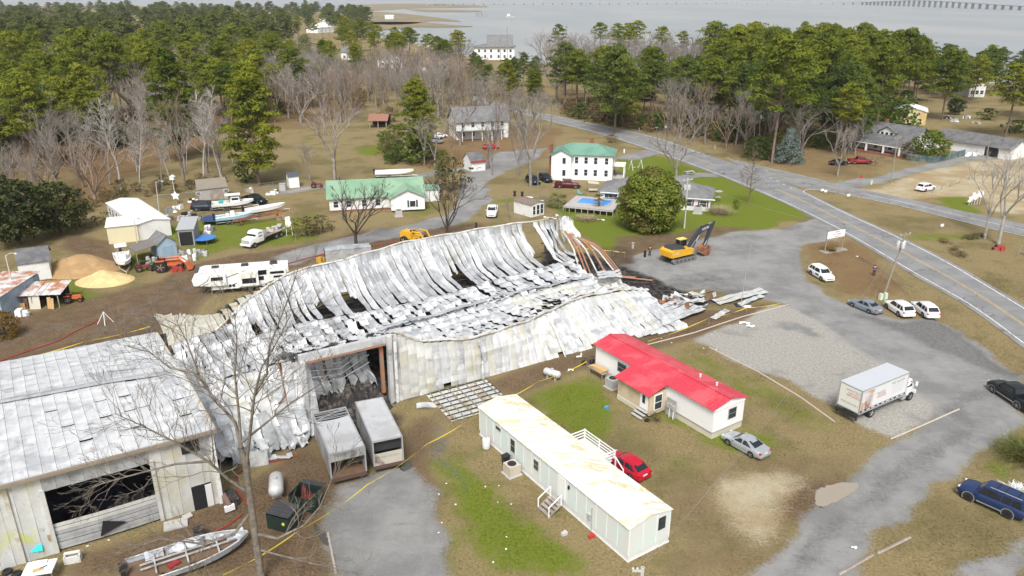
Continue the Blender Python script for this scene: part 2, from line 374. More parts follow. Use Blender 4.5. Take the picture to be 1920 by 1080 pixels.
def ground_material():
    n = NT('ground_cover')
    aa = n.n.new('ShaderNodeAttribute'); aa.attribute_name = 'za'; ab = n.n.new('ShaderNodeAttribute'); ab.attribute_name = 'zb'
    sa = n.n.new('ShaderNodeSeparateColor'); n.link(aa.outputs['Color'], sa.inputs[0]); sb = n.n.new('ShaderNodeSeparateColor'); n.link(ab.outputs['Color'], sb.inputs[0])
    big = n.noise(.09, 4, .6); mid = n.noise(.5, 5, .65, dist=.5); fine = n.noise(4.5, 4, .7); tiny = n.noise(16, 2, .7)
    fm = n.math('ADD', n.math('MULTIPLY', mid, .55), n.math('MULTIPLY', fine, .45))
    def zw(out, lo=.28, hi=.6, k=.5): return n.ramp(n.math('ADD', out, n.math('MULTIPLY', n.math('SUBTRACT', fm, .5), k * 2)), lo, hi)
    fm2 = n.math('ADD', n.math('MULTIPLY', fine, .6), n.math('MULTIPLY', tiny, .4))
    c = n.mix(n.ramp(fm2, .3, .7), (.145, .112, .05), (.33, .26, .135))
    c = n.mix(n.ramp(big, .48, .66), c, n.mix(n.ramp(fm2, .3, .7), (.105, .085, .036), (.225, .18, .085)))
    c = n.mix(n.math('MULTIPLY', n.ramp(n.noise(.22, 4, .6), .52, .68), .45), c, (.10, .11, .03))
    grn = n.mix(n.ramp(fm2, .3, .7), (.07, .105, .008), (.195, .225, .03))
    c = n.mix(zw(sa.outputs[0], .3, .75, .75), c, grn)
    st = n.mix(n.ramp(fm2, .3, .7), (.12, .068, .034), (.26, .16, .08))
    c = n.mix(n.math('MULTIPLY', zw(sa.outputs[1], .25, .9, .8), .8), c, st)
    dr = n.mix(n.ramp(n.math('ADD', n.math('MULTIPLY', fm, .5), n.math('MULTIPLY', fm2, .5)), .35, .65), (.075, .05, .03), (.215, .15, .09))
    c = n.mix(zw(sa.outputs[2], .3, .8, .6), c, dr)
    sn = n.mix(n.ramp(n.noise(.13, 5, .7), .35, .65), (.34, .255, .14), (.47, .42, .30)); sn = n.mix(n.ramp(fm2, .3, .7), n.mix(.35, sn, (.25, .18, .1)), sn)
    c = n.mix(zw(aa.outputs['Alpha'], .2, .9, .7), c, sn)
    gv = n.mix(n.ramp(n.noise(3.4, 5, .8), .3, .7), (.25, .24, .215), (.43, .41, .37))
    gv = n.mix(n.ramp(n.noise(.14, 4, .6), .52, .68), gv, n.mix(fine, (.17, .17, .165), (.26, .255, .25)))
    gv = n.mix(n.math('MULTIPLY', n.ramp(n.noise(2.2, 4, .8), .6, .68), .7), gv, (.14, .13, .115))
    c = n.mix(zw(sb.outputs[0], .25, .7, .6), c, gv)
    gy = n.mix(n.ramp(n.noise(.16, 6, .72), .36, .64), (.165, .165, .162), (.285, .28, .27))
    gy = n.mix(n.math('MULTIPLY', n.ramp(n.noise(.3, 6, .75, stretch=(1, 3.2, 1, .62)), .54, .68), .5), gy, (.12, .12, .12))
    gy = n.mix(n.math('MULTIPLY', n.ramp(n.noise(.5, 6, .8), .60, .70), .6), gy, (.36, .345, .32))
    gy = n.mix(n.ramp(n.noise(9, 3, .8), .25, .75), gy, n.mix(.5, gy, n.mix(tiny, (.12, .12, .12), (.5, .5, .48))))
    c = n.mix(zw(sb.outputs[1], .25, .72, .75), c, gy)
    dk = n.mix(n.ramp(n.noise(2.6, 5, .8), .3, .7), (.075, .075, .075), (.20, .20, .195))
    c = n.mix(n.math('MULTIPLY', zw(ab.outputs['Alpha'], .3, .8, .7), .75), c, dk)
    ch = n.mix(n.ramp(n.noise(1.1, 5, .8), .4, .72), (.012, .012, .013), (.13, .115, .10))
    c = n.mix(zw(sb.outputs[2], .35, .85, .5), c, ch)
    n.bump(n.math('ADD', n.math('MULTIPLY', fine, .7), tiny), .8, .09)
    return n.done(c, .92, 0, .15)
MG = ground_material()
def ground_obj(name, faces, dz):
    used = np.unique(faces); remap = np.full(len(V), -1); remap[used] = np.arange(len(used))
    v = V[used].copy(); v[:, 2] += dz
    me = np_mesh(name, v, remap[faces], MG, True)
    A = np.stack([ZW[GRN].ravel(), ZW[STR].ravel(), ZW[DRT].ravel(), ZW[SND].ravel()], 1)[used]
    B = np.stack([ZW[GRV].ravel(), ZW[GRY].ravel(), ZW[CHR].ravel(), ZW[TRD].ravel()], 1)[used]
    for nm, arr in (('za', A), ('zb', B)):
        at = me.attributes.new(nm, 'FLOAT_COLOR', 'POINT'); at.data.foreach_set('color', arr.astype(np.float32).ravel())
    o = put(name, me); o['kind'] = 'structure'; return o
ground_obj('ground', F, 0)
cx = (GX[:-1, :-1] + GX[1:, 1:]).ravel() / 2; cy = (GY[:-1, :-1] + GY[1:, 1:]).ravel() / 2
wx = cx + (vnoise(cx, cy, 5, 1) - .5) * 2.2; wy = cy + (vnoise(cx, cy, 5, 3) - .5) * 2.2
for k, (nm, polys) in enumerate(LOTS.items()):
    m = np.zeros(cx.shape, bool)
    for p in polys: m |= inside(wx, wy, p)
    if m.any(): ground_obj(nm, F[m], .006 + .004 * k)
# ---------------------------------------------------------------- water
def water_material():
    n = NT('sound_water')
    a = n.noise(.004, 4, .6, stretch=(1, .35, 1)); b = n.noise(.02, 4, .6, stretch=(1, .25, 1))
    c = n.mix(n.ramp(a, .42, .62), (.25, .27, .27), (.33, .325, .31)); c = n.mix(n.math('MULTIPLY', n.ramp(b, .45, .7), .5), c, (.30, .33, .335))
    n.bump(n.noise(.35, 3, .6, stretch=(1, .5, 1)), .35, .6)
    return n.done(c, .32, 0, .35)
mb = MB(); mb.grid(lambda u, v: (-14000 + 28000 * u, 150 + 14000 * v * v, -1.0), 24, 24)
o = mb.build('water', water_material()); o['kind'] = 'structure'
marsh_m = mat('marsh_reed', (.27, .20, .11), .9, 0, .3, .02, (.18, .15, .08), .6)
for k, q in enumerate([[(690, 8), (760, 6), (860, 8), (930, 12), (880, 14.5), (780, 15), (700, 20), (640, 22), (640, 10)],
          [(640, 24), (700, 21), (760, 25), (830, 34), (880, 41), (800, 38), (780, 45), (700, 46), (640, 40)],
          [(660, 42), (720, 40), (800, 41), (850, 47), (900, 49), (830, 51), (760, 50), (690, 60)],
          [(760, 17), (850, 18.5), (920, 20), (860, 23), (790, 22)]]):
    pts = smooth_line([G(*p) for p in q + q[:1]], 2)[:-1]
    mb = MB(); mb.ext([(p.x, p.y, -2) for p in pts], (0, 0, 1.6)); o = mb.build('marsh', marsh_m); o['kind'] = 'structure'
# far shore beyond the bridge
mb = MB(); mb.box((-4200, 8600, 4), (7000, 300, 14)); o = mb.build('far_shore', mat('far_shore', (.10, .11, .10), .9, 0, .2, .003)); o['kind'] = 'structure'
# ---------------------------------------------------------------- roads
def asphalt_material():
    n = NT('road_asphalt')
    c = n.mix(n.ramp(n.noise(.25, 4, .6), .35, .65), (.165, .165, .168), (.235, .235, .238))
    c = n.mix(n.math('MULTIPLY', n.noise(7, 3, .7), .5), c, (.27, .27, .268))
    v = n.n.new('ShaderNodeTexVoronoi'); v.feature = 'DISTANCE_TO_EDGE'; v.inputs['Scale'].default_value = .24
    mx = n.n.new('ShaderNodeVectorMath'); mx.operation = 'ADD'; nz = n.n.new('ShaderNodeTexNoise'); nz.inputs['Scale'].default_value = .6
    n.link(n.pos, nz.inputs['Vector']); sc = n.n.new('ShaderNodeVectorMath'); sc.operation = 'SCALE'; sc.inputs['Scale'].default_value = 2.2
    n.link(nz.outputs['Color'], sc.inputs[0]); n.link(n.pos, mx.inputs[0]); n.link(sc.outputs[0], mx.inputs[1]); n.link(mx.outputs[0], v.inputs['Vector'])
    crack = n.ramp(v.outputs['Distance'], .022, .006); crack = n.math('MULTIPLY', crack, n.ramp(n.noise(.15, 2), .45, .58))
    c = n.mix(n.math('MULTIPLY', crack, .75), c, (.08, .08, .085))
    n.bump(n.noise(12, 3, .7), .3, .02)
    return n.done(c, .85, 0, .2)
MA = asphalt_material()
MW = mat('road_paint_white', (.72, .72, .70), .7, 0, .12, 2, (.36, .36, .36), .35); MY = mat('road_paint_yellow', (.52, .36, .10), .7, 0, .12, 2, (.33, .29, .2), .45)
hw = strip_mesh('highway', offset(HWY_L, -.9) if False else offset(HWY_L, .0), offset(HWY_R, 0), .062, MA, n=140); hw['kind'] = 'structure'
def shoulder(nm, line, d0, d1, z):
    o = strip_mesh(nm, offset(line, d0), offset(line, d1), z, MA, n=140); o['kind'] = 'structure'
shoulder('highway_shoulder', HWY_L, -.7, .02, .056); shoulder('highway_shoulder', HWY_R[len(HWY_R) // 2:], .7, -.02, .056)
shoulder('highway_shoulder', HWY_R[:len(HWY_R) // 2 + 2], .7, -.02, .05)
sr = strip_mesh('side_road', SIDE_U, SIDE_L, .045, MA, n=90); sr['kind'] = 'structure'
def paint(name, line, d, w, z, m, parent, n=140, a=0., b=1.):
    L = resample(line, 400); L = L[int(a * 399):int(b * 399) + 1]
    o = strip_mesh(name, offset(L, d + w / 2), offset(L, d - w / 2), z, m, None, n); o.parent = parent; return o
paint('edge_line', HWY_L, .12, .16, .074, MW, hw)
iR = [p for p in HWY_R]
paint('edge_line', [p for p in HWY_R if P(*p)[0] > 1504], -.12, .18, .074, MW, hw)
paint('edge_line', [p for p in HWY_R if P(*p)[0] < 1330], -.12, .16, .074, MW, hw)
A_, B_ = resample(HWY_L, 300), resample(HWY_R, 300); MIDL = [a.lerp(b, .5) for a, b in zip(A_, B_)]
for d in (-.16, .16):
    paint('centre_line', [p for p in MIDL if P(*p)[0] > 1450], d, .13, .076, MY, hw)
    paint('centre_line', [p for p in MIDL if P(*p)[0] < 1345], d, .13, .076, MY, hw)
    paint('centre_line', [a.lerp(b, .5) for a, b in zip(resample(SIDE_U, 60), resample(SIDE_L, 60)) if 1420 < P(a.x, a.y, 0)[0] < 1600], d, .12, .058, MY, sr, 30)
paint('edge_line', [p for p in SIDE_L if P(*p)[0] > 1506], .12, .14, .058, MW, sr, 60)
paint('edge_line', [p for p in SIDE_U if P(*p)[0] < 1560], -.12, .12, .072, MW, sr, 60)
paint('edge_line', [a.lerp(b, .5) for a, b in zip(resample(SIDE_U, 60), resample(SIDE_L, 60)) if P(a.x, a.y, 0)[0] > 1600], 0, .12, .058, MW, sr, 40)
# nose of the painted island and the turn-lane dashes
tip = smooth_line(px((1552, 358.5), (1522, 355), (1508, 357), (1506, 360.5), (1512, 364)), 2)
paint('edge_line', tip, 0, .16, .08, MW, sr, 24)
for (x, y) in [(1366, 296), (1384, 302), (1402, 309), (1420, 315), (1437, 321), (1445, 334), (1458, 340), (1470, 347), (1483, 353), (1260, 266), (1280, 274), (1300, 284), (1320, 292)]:
    g = G(x, y); t = (G(x + 12, y + 5) - g).normalized(); mb = MB(); q = Vector((-t.y, t.x, 0)) * .09
    mb.poly([(p.x, p.y, .078) for p in (g - t * .5 - q, g + t * .5 - q, g + t * .5 + q, g - t * .5 + q)]); mb.build('lane_dash', MW, hw)
# water lying in the ditch and in the track
wet = NT('ditch_water'); MWET = wet.done(wet.mix(wet.noise(.8), (.05, .05, .045), (.10, .095, .085)), .12, 0, .5)
DW = [p for p in DITCH if 1590 < P(*p)[0] < 1735]
o = strip_mesh('ditch_water', [p + Vector((0, .25 + .2 * math.sin(k * .9), 0)) for k, p in enumerate(DW)], [p - Vector((0, .3 + .25 * math.sin(k * .6), 0)) for k, p in enumerate(DW)], -.45, MWET, n=60); o['kind'] = 'structure'
pud = NT('puddle_water'); MP = pud.done(pud.mix(pud.noise(.5), (.27, .235, .18), (.33, .29, .23)), .1, 0, .5)
def puddle(q, z=.05, m=None):
    pts = smooth_line([G(*p) for p in q + q[:1]], 3)[:-1]; mb = MB(); mb.poly([(p.x + random.uniform(-.12, .12), p.y + random.uniform(-.12, .12), z) for p in pts])
    o = mb.build('puddle', m or MP); o['kind'] = 'structure'
puddle([(1532, 920), (1560, 906), (1617, 906), (1600, 925), (1560, 945), (1540, 955), (1525, 940)])
puddle([(590, 985), (612, 1000), (620, 1030), (605, 1020), (592, 1000)], .05, MWET); puddle([(742, 868), (772, 862), (774, 876), (752, 888)], .06, MWET)

gw = (1 - ZW[GRY]) * (1 - ZW[GRV]) * (1 - ZW[CHR]) * (1 - ZW[SND]) * (1 - .85 * ZW[DRT]) * (1 - .9 * ZW[TRD]) * ((GY > 42) & (GY < 125) & (np.abs(GX) < 100)) * np.clip(1.5 - GY / 110, .2, 1) * np.clip(vnoise(GX, GY, 1.9, 9) * 1.8 - .4, 0, 1)
pr = gw.ravel() / gw.sum(); NB = 110000; ix = RNG.choice(len(pr), NB, p=pr); bp = V[ix] + np.stack([RNG.uniform(-.3, .3, NB), RNG.uniform(-.3, .3, NB), np.zeros(NB)], 1)
az = RNG.uniform(0, 6.283, NB); hh = RNG.uniform(.03, .1, NB); ww = RNG.uniform(.04, .11, NB); dx_ = np.stack([np.cos(az), np.sin(az), 0 * az], 1); tip = bp + np.stack([RNG.normal(0, .11, NB), RNG.normal(0, .11, NB), hh], 1)
GV = np.stack([bp - dx_ * ww[:, None], bp + dx_ * ww[:, None], tip], 1).reshape(-1, 3); gm = np_mesh('grass', GV, np.arange(NB * 3).reshape(-1, 3), MG)
for nm, chs in (('za', (GRN, STR, DRT, SND)), ('zb', (GRV, GRY, CHR, TRD))):
    at = gm.attributes.new(nm, 'FLOAT_COLOR', 'POINT'); at.data.foreach_set('color', np.repeat(np.stack([ZW[c].ravel()[ix] for c in chs], 1), 3, 0).astype(np.float32).ravel())
tag(put('grass', gm), 'short rough winter grass on the lawns', 'grass', None, 'stuff')
# ================================================================ VEGETATION
BARK_G = rnd_mat('bark_grey', [(.20, .175, .15), (.30, .27, .24)], .9, 1.2); BARK_P = rnd_mat('bark_pine', [(.15, .10, .075), (.24, .18, .14)], .9, 1.5)
BARK_D = rnd_mat('bark_dark', [(.07, .055, .045), (.12, .095, .08)], .9, 1.5); BARK_L = rnd_mat('bark_pale', [(.30, .28, .25), (.42, .39, .36)], .9, 1.2)
TWIG_B = rnd_mat('twig_brown', [(.20, .15, .11), (.28, .22, .17)], .9, 1.2)
LF_PINE = rnd_mat('pine_needles', [(.115, .15, .009), (.22, .235, .02), (.085, .12, .012)], .7, .35, True)
LF_DEEP = rnd_mat('dark_needles', [(.06, .10, .014), (.12, .155, .024), (.052, .078, .018)], .7, .4, True)
LF_OAK = rnd_mat('evergreen_leaf', [(.035, .05, .014), (.075, .085, .02), (.03, .042, .014)], .55, .6, True)
LF_MAG = rnd_mat('magnolia_leaf', [(.085, .135, .012), (.17, .205, .03), (.14, .12, .032)], .4, .5, True, .1)
LF_SPR = rnd_mat('blue_spruce', [(.13, .175, .15), (.22, .265, .23)], .7, .7, True, .05)
LF_BRN = rnd_mat('dry_shrub_leaf', [(.13, .10, .045), (.20, .15, .07), (.10, .11, .035)], .8, .5, True)
LF_BRZ = rnd_mat('bronze_hedge_leaf', [(.16, .095, .012), (.22, .14, .02)], .7, 1.5, True, .05)
LF_TAN = rnd_mat('pampas_blade', [(.36, .29, .17), (.50, .42, .28)], .85, .8, True, .05)
LF_PALM = rnd_mat('palm_blade', [(.13, .15, .035), (.20, .21, .06), (.17, .13, .05)], .6, .8, True, .05)
def leaf_cloud(rng, clumps, n, size, asp=.45, up=.35, fill=.55):
    """clumps: (x,y,z,rx,rz); leaf-sized quads spread through each clump, facing roughly outward"""
    Vs = []
    for (x, y, z, rx, rz) in clumps:
        k = max(6, int(n * (rx * rx + rx * rz) / 2)); d = rng.normal(size=(k, 3)); d /= np.linalg.norm(d, axis=1)[:, None]
        d[:, 2] = np.where(d[:, 2] < -.35, -d[:, 2] * .6, d[:, 2])
        rad = (fill + (1 - fill) * rng.random(k) ** .5)[:, None]
        c = d * rad * np.array([rx, rx, rz]) + np.array([x, y, z])
        nrm = d + rng.normal(size=(k, 3)) * .45 + np.array([0, 0, up]); nrm /= np.linalg.norm(nrm, axis=1)[:, None]
        a = np.cross(nrm, rng.normal(size=(k, 3))); a /= np.linalg.norm(a, axis=1)[:, None]; b = np.cross(nrm, a)
        s = (size * (.6 + .8 * rng.random(k)))[:, None]
        Vs.append(np.stack([c - a * s, c - b * s * asp, c + a * s, c + b * s * asp], 1).reshape(-1, 3))
    V = np.concatenate(Vs); return V, np.arange(len(V)).reshape(-1, 4)
def tubes_np(segs, n=4):
    """segs: list of (p0,p1,r0,r1); open prisms"""
    S = np.array([(*a, *b) for a, b, _, _ in segs]); r0 = np.array([s[2] for s in segs]); r1 = np.array([s[3] for s in segs])
    p0, p1 = S[:, :3], S[:, 3:]; t = p1 - p0; t /= np.maximum(1e-9, np.linalg.norm(t, axis=1))[:, None]
    h = np.where(np.abs(t[:, 2:3]) < .9, np.array([[0, 0, 1.]]), np.array([[1., 0, 0]])); a = np.cross(t, h); a /= np.linalg.norm(a, axis=1)[:, None]; b = np.cross(t, a)
    V = []
    for p, r in ((p0, r0), (p1, r1)):
        for j in range(n): V.append(p + (a * math.cos(2 * PI * j / n) + b * math.sin(2 * PI * j / n)) * r[:, None])
    V = np.stack(V, 1).reshape(-1, 3); base = np.arange(len(segs))[:, None] * 2 * n
    F = np.concatenate([base + np.array([[j, (j + 1) % n, n + (j + 1) % n, n + j]]) for j in range(n)])
    return V, F
def grow(rng, p, d, L, r, lev, segs, spread, up=.12, ratio=.72, kids=(2, 4), wig=.14, minr=.012):
    n = 3 if lev > 1 else 2; q = p
    pts = [p]
    for k in range(n):
        d = d + Vector(rng.normal(size=3)) * wig + Vector((0, 0, up * .4)); d.normalize(); q2 = q + d * (L / n)
        ra, rb = max(minr, r * (1 - .35 * k / n)), max(minr, r * (1 - .35 * (k + 1) / n)); segs.append((q, q2, ra, rb)); q = q2; pts.append(q)
    if lev <= 0: return
    for j in range(int(rng.integers(kids[0], kids[1] + 1))):
        t = pts[-1] if j < 2 else pts[int(rng.integers(1, len(pts)))]
        a = Vector(rng.normal(size=3)); a = a - d * a.dot(d); a.normalize(); nd = (d + a * spread * rng.uniform(.55, 1.15) + Vector((0, 0, up))).normalized()
        grow(rng, t, nd, L * ratio * rng.uniform(.75, 1.1), r * .62, lev - 1, segs, spread, up, ratio, kids, wig, minr)
def bare_mesh(seed, h, style, m):
    rng = np.random.default_rng(seed); segs = []
    if style == 'slim':
        z = 0; q = Vector((0, 0, -.2)); r = h * .011; d = Vector((0, 0, 1))
        N = 9
        for k in range(N):
            d = (d + Vector(rng.normal(size=3)) * .05).normalized(); d.z = abs(d.z); q2 = q + d * h / N; segs.append((q, q2, r * (1 - k / N) + .025, r * (1 - (k + 1) / N) + .025))
            if k >= 3:
                for j in range(5):
                    az = rng.uniform(0, 2 * PI); e = rng.uniform(.5, 1.1); grow(rng, q.lerp(q2, rng.random()), Vector((math.cos(az) * math.cos(e), math.sin(az) * math.cos(e), math.sin(e))), h * .12 * (1.25 - k / N), r * .35, 3, segs, .55, .12, .75, (2, 3), .13, .012)
            q = q2
    elif style == 'pyramid':
        q = Vector((0, 0, -.2)); N = 14; r = h * .012
        for k in range(N):
            q2 = Vector((0, 0, h * (k + 1) / N)); segs.append((q, q2, r * (1 - k / N) + .02, r * (1 - (k + 1) / N) + .02))
            if k >= 3:
                for j in range(7):
                    az = rng.uniform(0, 2 * PI); e = rng.uniform(.25, .7); L = h * .2 * (1.15 - k / N)
                    grow(rng, q.lerp(q2, rng.random()), Vector((math.cos(az) * math.cos(e), math.sin(az) * math.cos(e), math.sin(e))), L, r * .25, 2, segs, .5, .05, .6, (2, 3), .08, .012)
            q = q2
    else:
        fork = {'broad': .22, 'tall': .35, 'vase': .12, 'yard': .28}[style]; r = h * .02
        q = Vector((0, 0, -.2)); d = Vector((rng.normal() * .05, rng.normal() * .05, 1)).normalized(); q2 = q + d * h * fork; segs.append((q, q2, r * 1.15, r * .9))
        nb = {'broad': 6, 'tall': 4, 'vase': 5, 'yard': 5}[style]; sp = {'broad': .75, 'tall': .38, 'vase': .42, 'yard': .6}[style]
        for j in range(nb):
            az = 2 * PI * j / nb + rng.uniform(-.4, .4); nd = Vector((math.cos(az) * sp, math.sin(az) * sp, 1)).normalized()
            grow(rng, q.lerp(q2, rng.uniform(.75, 1)), nd, h * .27, r * .55, 5, segs, .55, .1, .73, (2, 3), .12, .013)
    V, F = tubes_np(segs); top = V[:, 2].max(); V *= h / top
    return np_mesh('bare_branches', V, F, m)
def pine_meshes(seed, h, R0, low, n=22, size=.42, m=None, flat=.55, dens=1.0, nb=36):
    rng = np.random.default_rng(seed); segs = []; lean = Vector((rng.normal() * .03, rng.normal() * .03, 1))
    tr = lambda t: Vector((lean.x * t * h + .25 * math.sin(t * 5 + seed), lean.y * t * h + .25 * math.cos(t * 4 + seed), t * h)); K = 9
    for k in range(K): segs.append((tr(k / K) - Vector((0, 0, .2 if k == 0 else 0)), tr((k + 1) / K), h * .0135 * (1 - .85 * k / K), h * .0135 * (1 - .85 * (k + 1) / K)))
    cl = []
    for j in range(nb):
        t = low + (1 - low) * ((j + .5) / nb) ** .9; u = (t - low) / (1 - low); prof = (math.sin(PI * min(1, .18 + u * .82)) ** .75) * (1.05 - .35 * u); az = j * 2.399 + rng.normal() * .3
        rr = R0 * prof * rng.uniform(.55, 1.12); b = tr(min(.985, t)); e = b + Vector((math.cos(az) * rr, math.sin(az) * rr, rr * rng.uniform(.12, .42)))
        segs.append((b, e, .02 + .0045 * h * (1 - t) + .03, .025))
        cr = rng.uniform(.75, 1.3) * R0 * .27
        cl.append((e.x, e.y, e.z, cr, cr * flat))
        if rr > R0 * .35:
            mid = b.lerp(e, .55) + Vector(rng.normal(size=3)) * .3; cl.append((mid.x, mid.y, mid.z + .2, cr * .85, cr * flat * .8))
        s2 = e + Vector((rng.normal(), rng.normal(), rng.normal() * .4)) * R0 * .2; cl.append((s2.x, s2.y, s2.z, cr * .7, cr * .7 * flat))
    tp = tr(1.0); cl.append((tp.x, tp.y, tp.z - .3, R0 * .26, R0 * .22))
    V, F = leaf_cloud(rng, cl, n * dens, size, .36, .35); Vt, Ft = tubes_np(segs, 5)
    return np_mesh('pine_trunk', Vt, Ft, BARK_P), np_mesh('pine_crown', V, F, m or LF_PINE)
def bushy_meshes(seed, h, w, m, n=26, size=.3, skirt=.08, nc=60, cone=False, rag=.18, bark=None, asp=.55):
    rng = np.random.default_rng(seed); cl = []; segs = [((0, 0, -.1), (0, 0, h * .5), h * .02 + .04, h * .012 + .02)]
    for j in range(nc):
        u = (j + .5) / nc; z = h * (skirt + (1 - skirt) * u); rr = w / 2 * ((1 - u) ** .85 if cone else math.sin(PI * (.16 + .80 * u)) ** .7)
        az = j * 2.399 + rng.normal() * .3; rr *= rng.uniform(1 - rag * 2, 1 + rag); cr = w * .15 * rng.uniform(.7, 1.25)
        cl.append((math.cos(az) * max(0, rr - cr * .6), math.sin(az) * max(0, rr - cr * .6), min(z, h - cr * .6), cr, cr * .8))
        if j % 6 == 0: segs.append(((0, 0, z * .5), (math.cos(az) * rr * .8, math.sin(az) * rr * .8, z), .05 + h * .004, .02))
    V, F = leaf_cloud(rng, cl, n, size, asp, .2, .5); Vt, Ft = tubes_np(segs, 5)
    return np_mesh('bush_stem', Vt, Ft, bark or BARK_D), np_mesh('bush_crown', V, F, m)
PINES = [pine_meshes(s, 24, r0, low, 26, .40, nb=46) for s, r0, low in ((1, 6.4, .40), (2, 5.8, .48), (3, 7.0, .34), (4, 6.2, .52), (5, 6.0, .44))]
PINE_FAR = [pine_meshes(s, 24, 7.4, .3, 6, .85, nb=40) for s in (11, 12, 13)]
PINE_LOW = [pine_meshes(s, 24, 6.0, .13, 34, .38, nb=84) for s in (21, 22)]
PINE_TALL = [pine_meshes(s, 24, 4.4, .64, 26, .40, nb=24) for s in (31, 32)]
PINE_DEEP = [pine_meshes(s, 24, r0, low, 26, .40, m=LF_DEEP, nb=48) for s, r0, low in ((41, 6.4, .32), (42, 5.8, .46), (43, 7.0, .24))]
BARES = [bare_mesh(s, 20, st, BARK_G) for s, st in ((51, 'tall'), (52, 'tall'), (53, 'broad'), (54, 'vase'), (55, 'tall'))]
BARE_SLIM = [bare_mesh(s, 20, 'slim', BARK_L) for s in (61, 62, 63)]
BARE_BRN = [bare_mesh(s, 20, st, TWIG_B) for s, st in ((71, 'vase'), (72, 'tall'))]
OAKS = [bushy_meshes(s, 12, 12, LF_OAK, 24, .34, .12, 70) for s in (81, 82)]
SHRUB_G = [bushy_meshes(s, 4, 5, LF_DEEP, 30, .26, .02, 34, rag=.3) for s in (91, 92)]
SHRUB_B = [bushy_meshes(s, 4, 5.5, LF_BRN, 22, .24, .02, 34, rag=.35) for s in (93, 94)]
def plant(kind, x, y, h, label, cat, name, group=None, rz=None, wide=1.0, ref=24, loc=None):
    """a tree standing at photo position x,y; kind = (trunk mesh, crown mesh) or one branch mesh"""
    g = loc if loc is not None else G(x, y); s = h / ref; r = T(name, label, cat, (g.x, g.y, 0), random.uniform(0, 6.28) if rz is None else rz, group); r.scale = (s * wide, s * wide, s)
    if isinstance(kind, tuple): put('trunk', kind[0], r); put('crown', kind[1], r)
    else: put('branches', kind, r)
    return r
def pick(l): return random.choice(l)
def on_road(p):
    return any(inside(np.array([p.x]), np.array([p.y]), [(q.x, q.y) for q in poly])[0] for poly in NO_TREE)
NO_TREE = [offset(HWY_L, -3) + offset(HWY_R, 3)[::-1], offset(SIDE_U, 3) + offset(SIDE_L, -3)[::-1]]
PLACED = []
def scatter(poly, n, gap, fn, tries=40):
    pts = [G(*q) for q in poly]; pp = [(p.x, p.y) for p in pts]; x0, x1 = min(p[0] for p in pp), max(p[0] for p in pp); y0, y1 = min(p[1] for p in pp), max(p[1] for p in pp); c = 0
    for _ in range(n * tries):
        if c >= n: break
        p = Vector((random.uniform(x0, x1), random.uniform(y0, y1), 0))
        if not inside(np.array([p.x]), np.array([p.y]), pp)[0] or on_road(p): continue
        if any((p.x - q[0]) ** 2 + (p.y - q[1]) ** 2 < (gap * .5 + q[2] * .5) ** 2 for q in PLACED): continue
        PLACED.append((p.x, p.y, gap)); fn(p); c += 1
def tall(x, yb, yt): return HT(x, yb, yt)
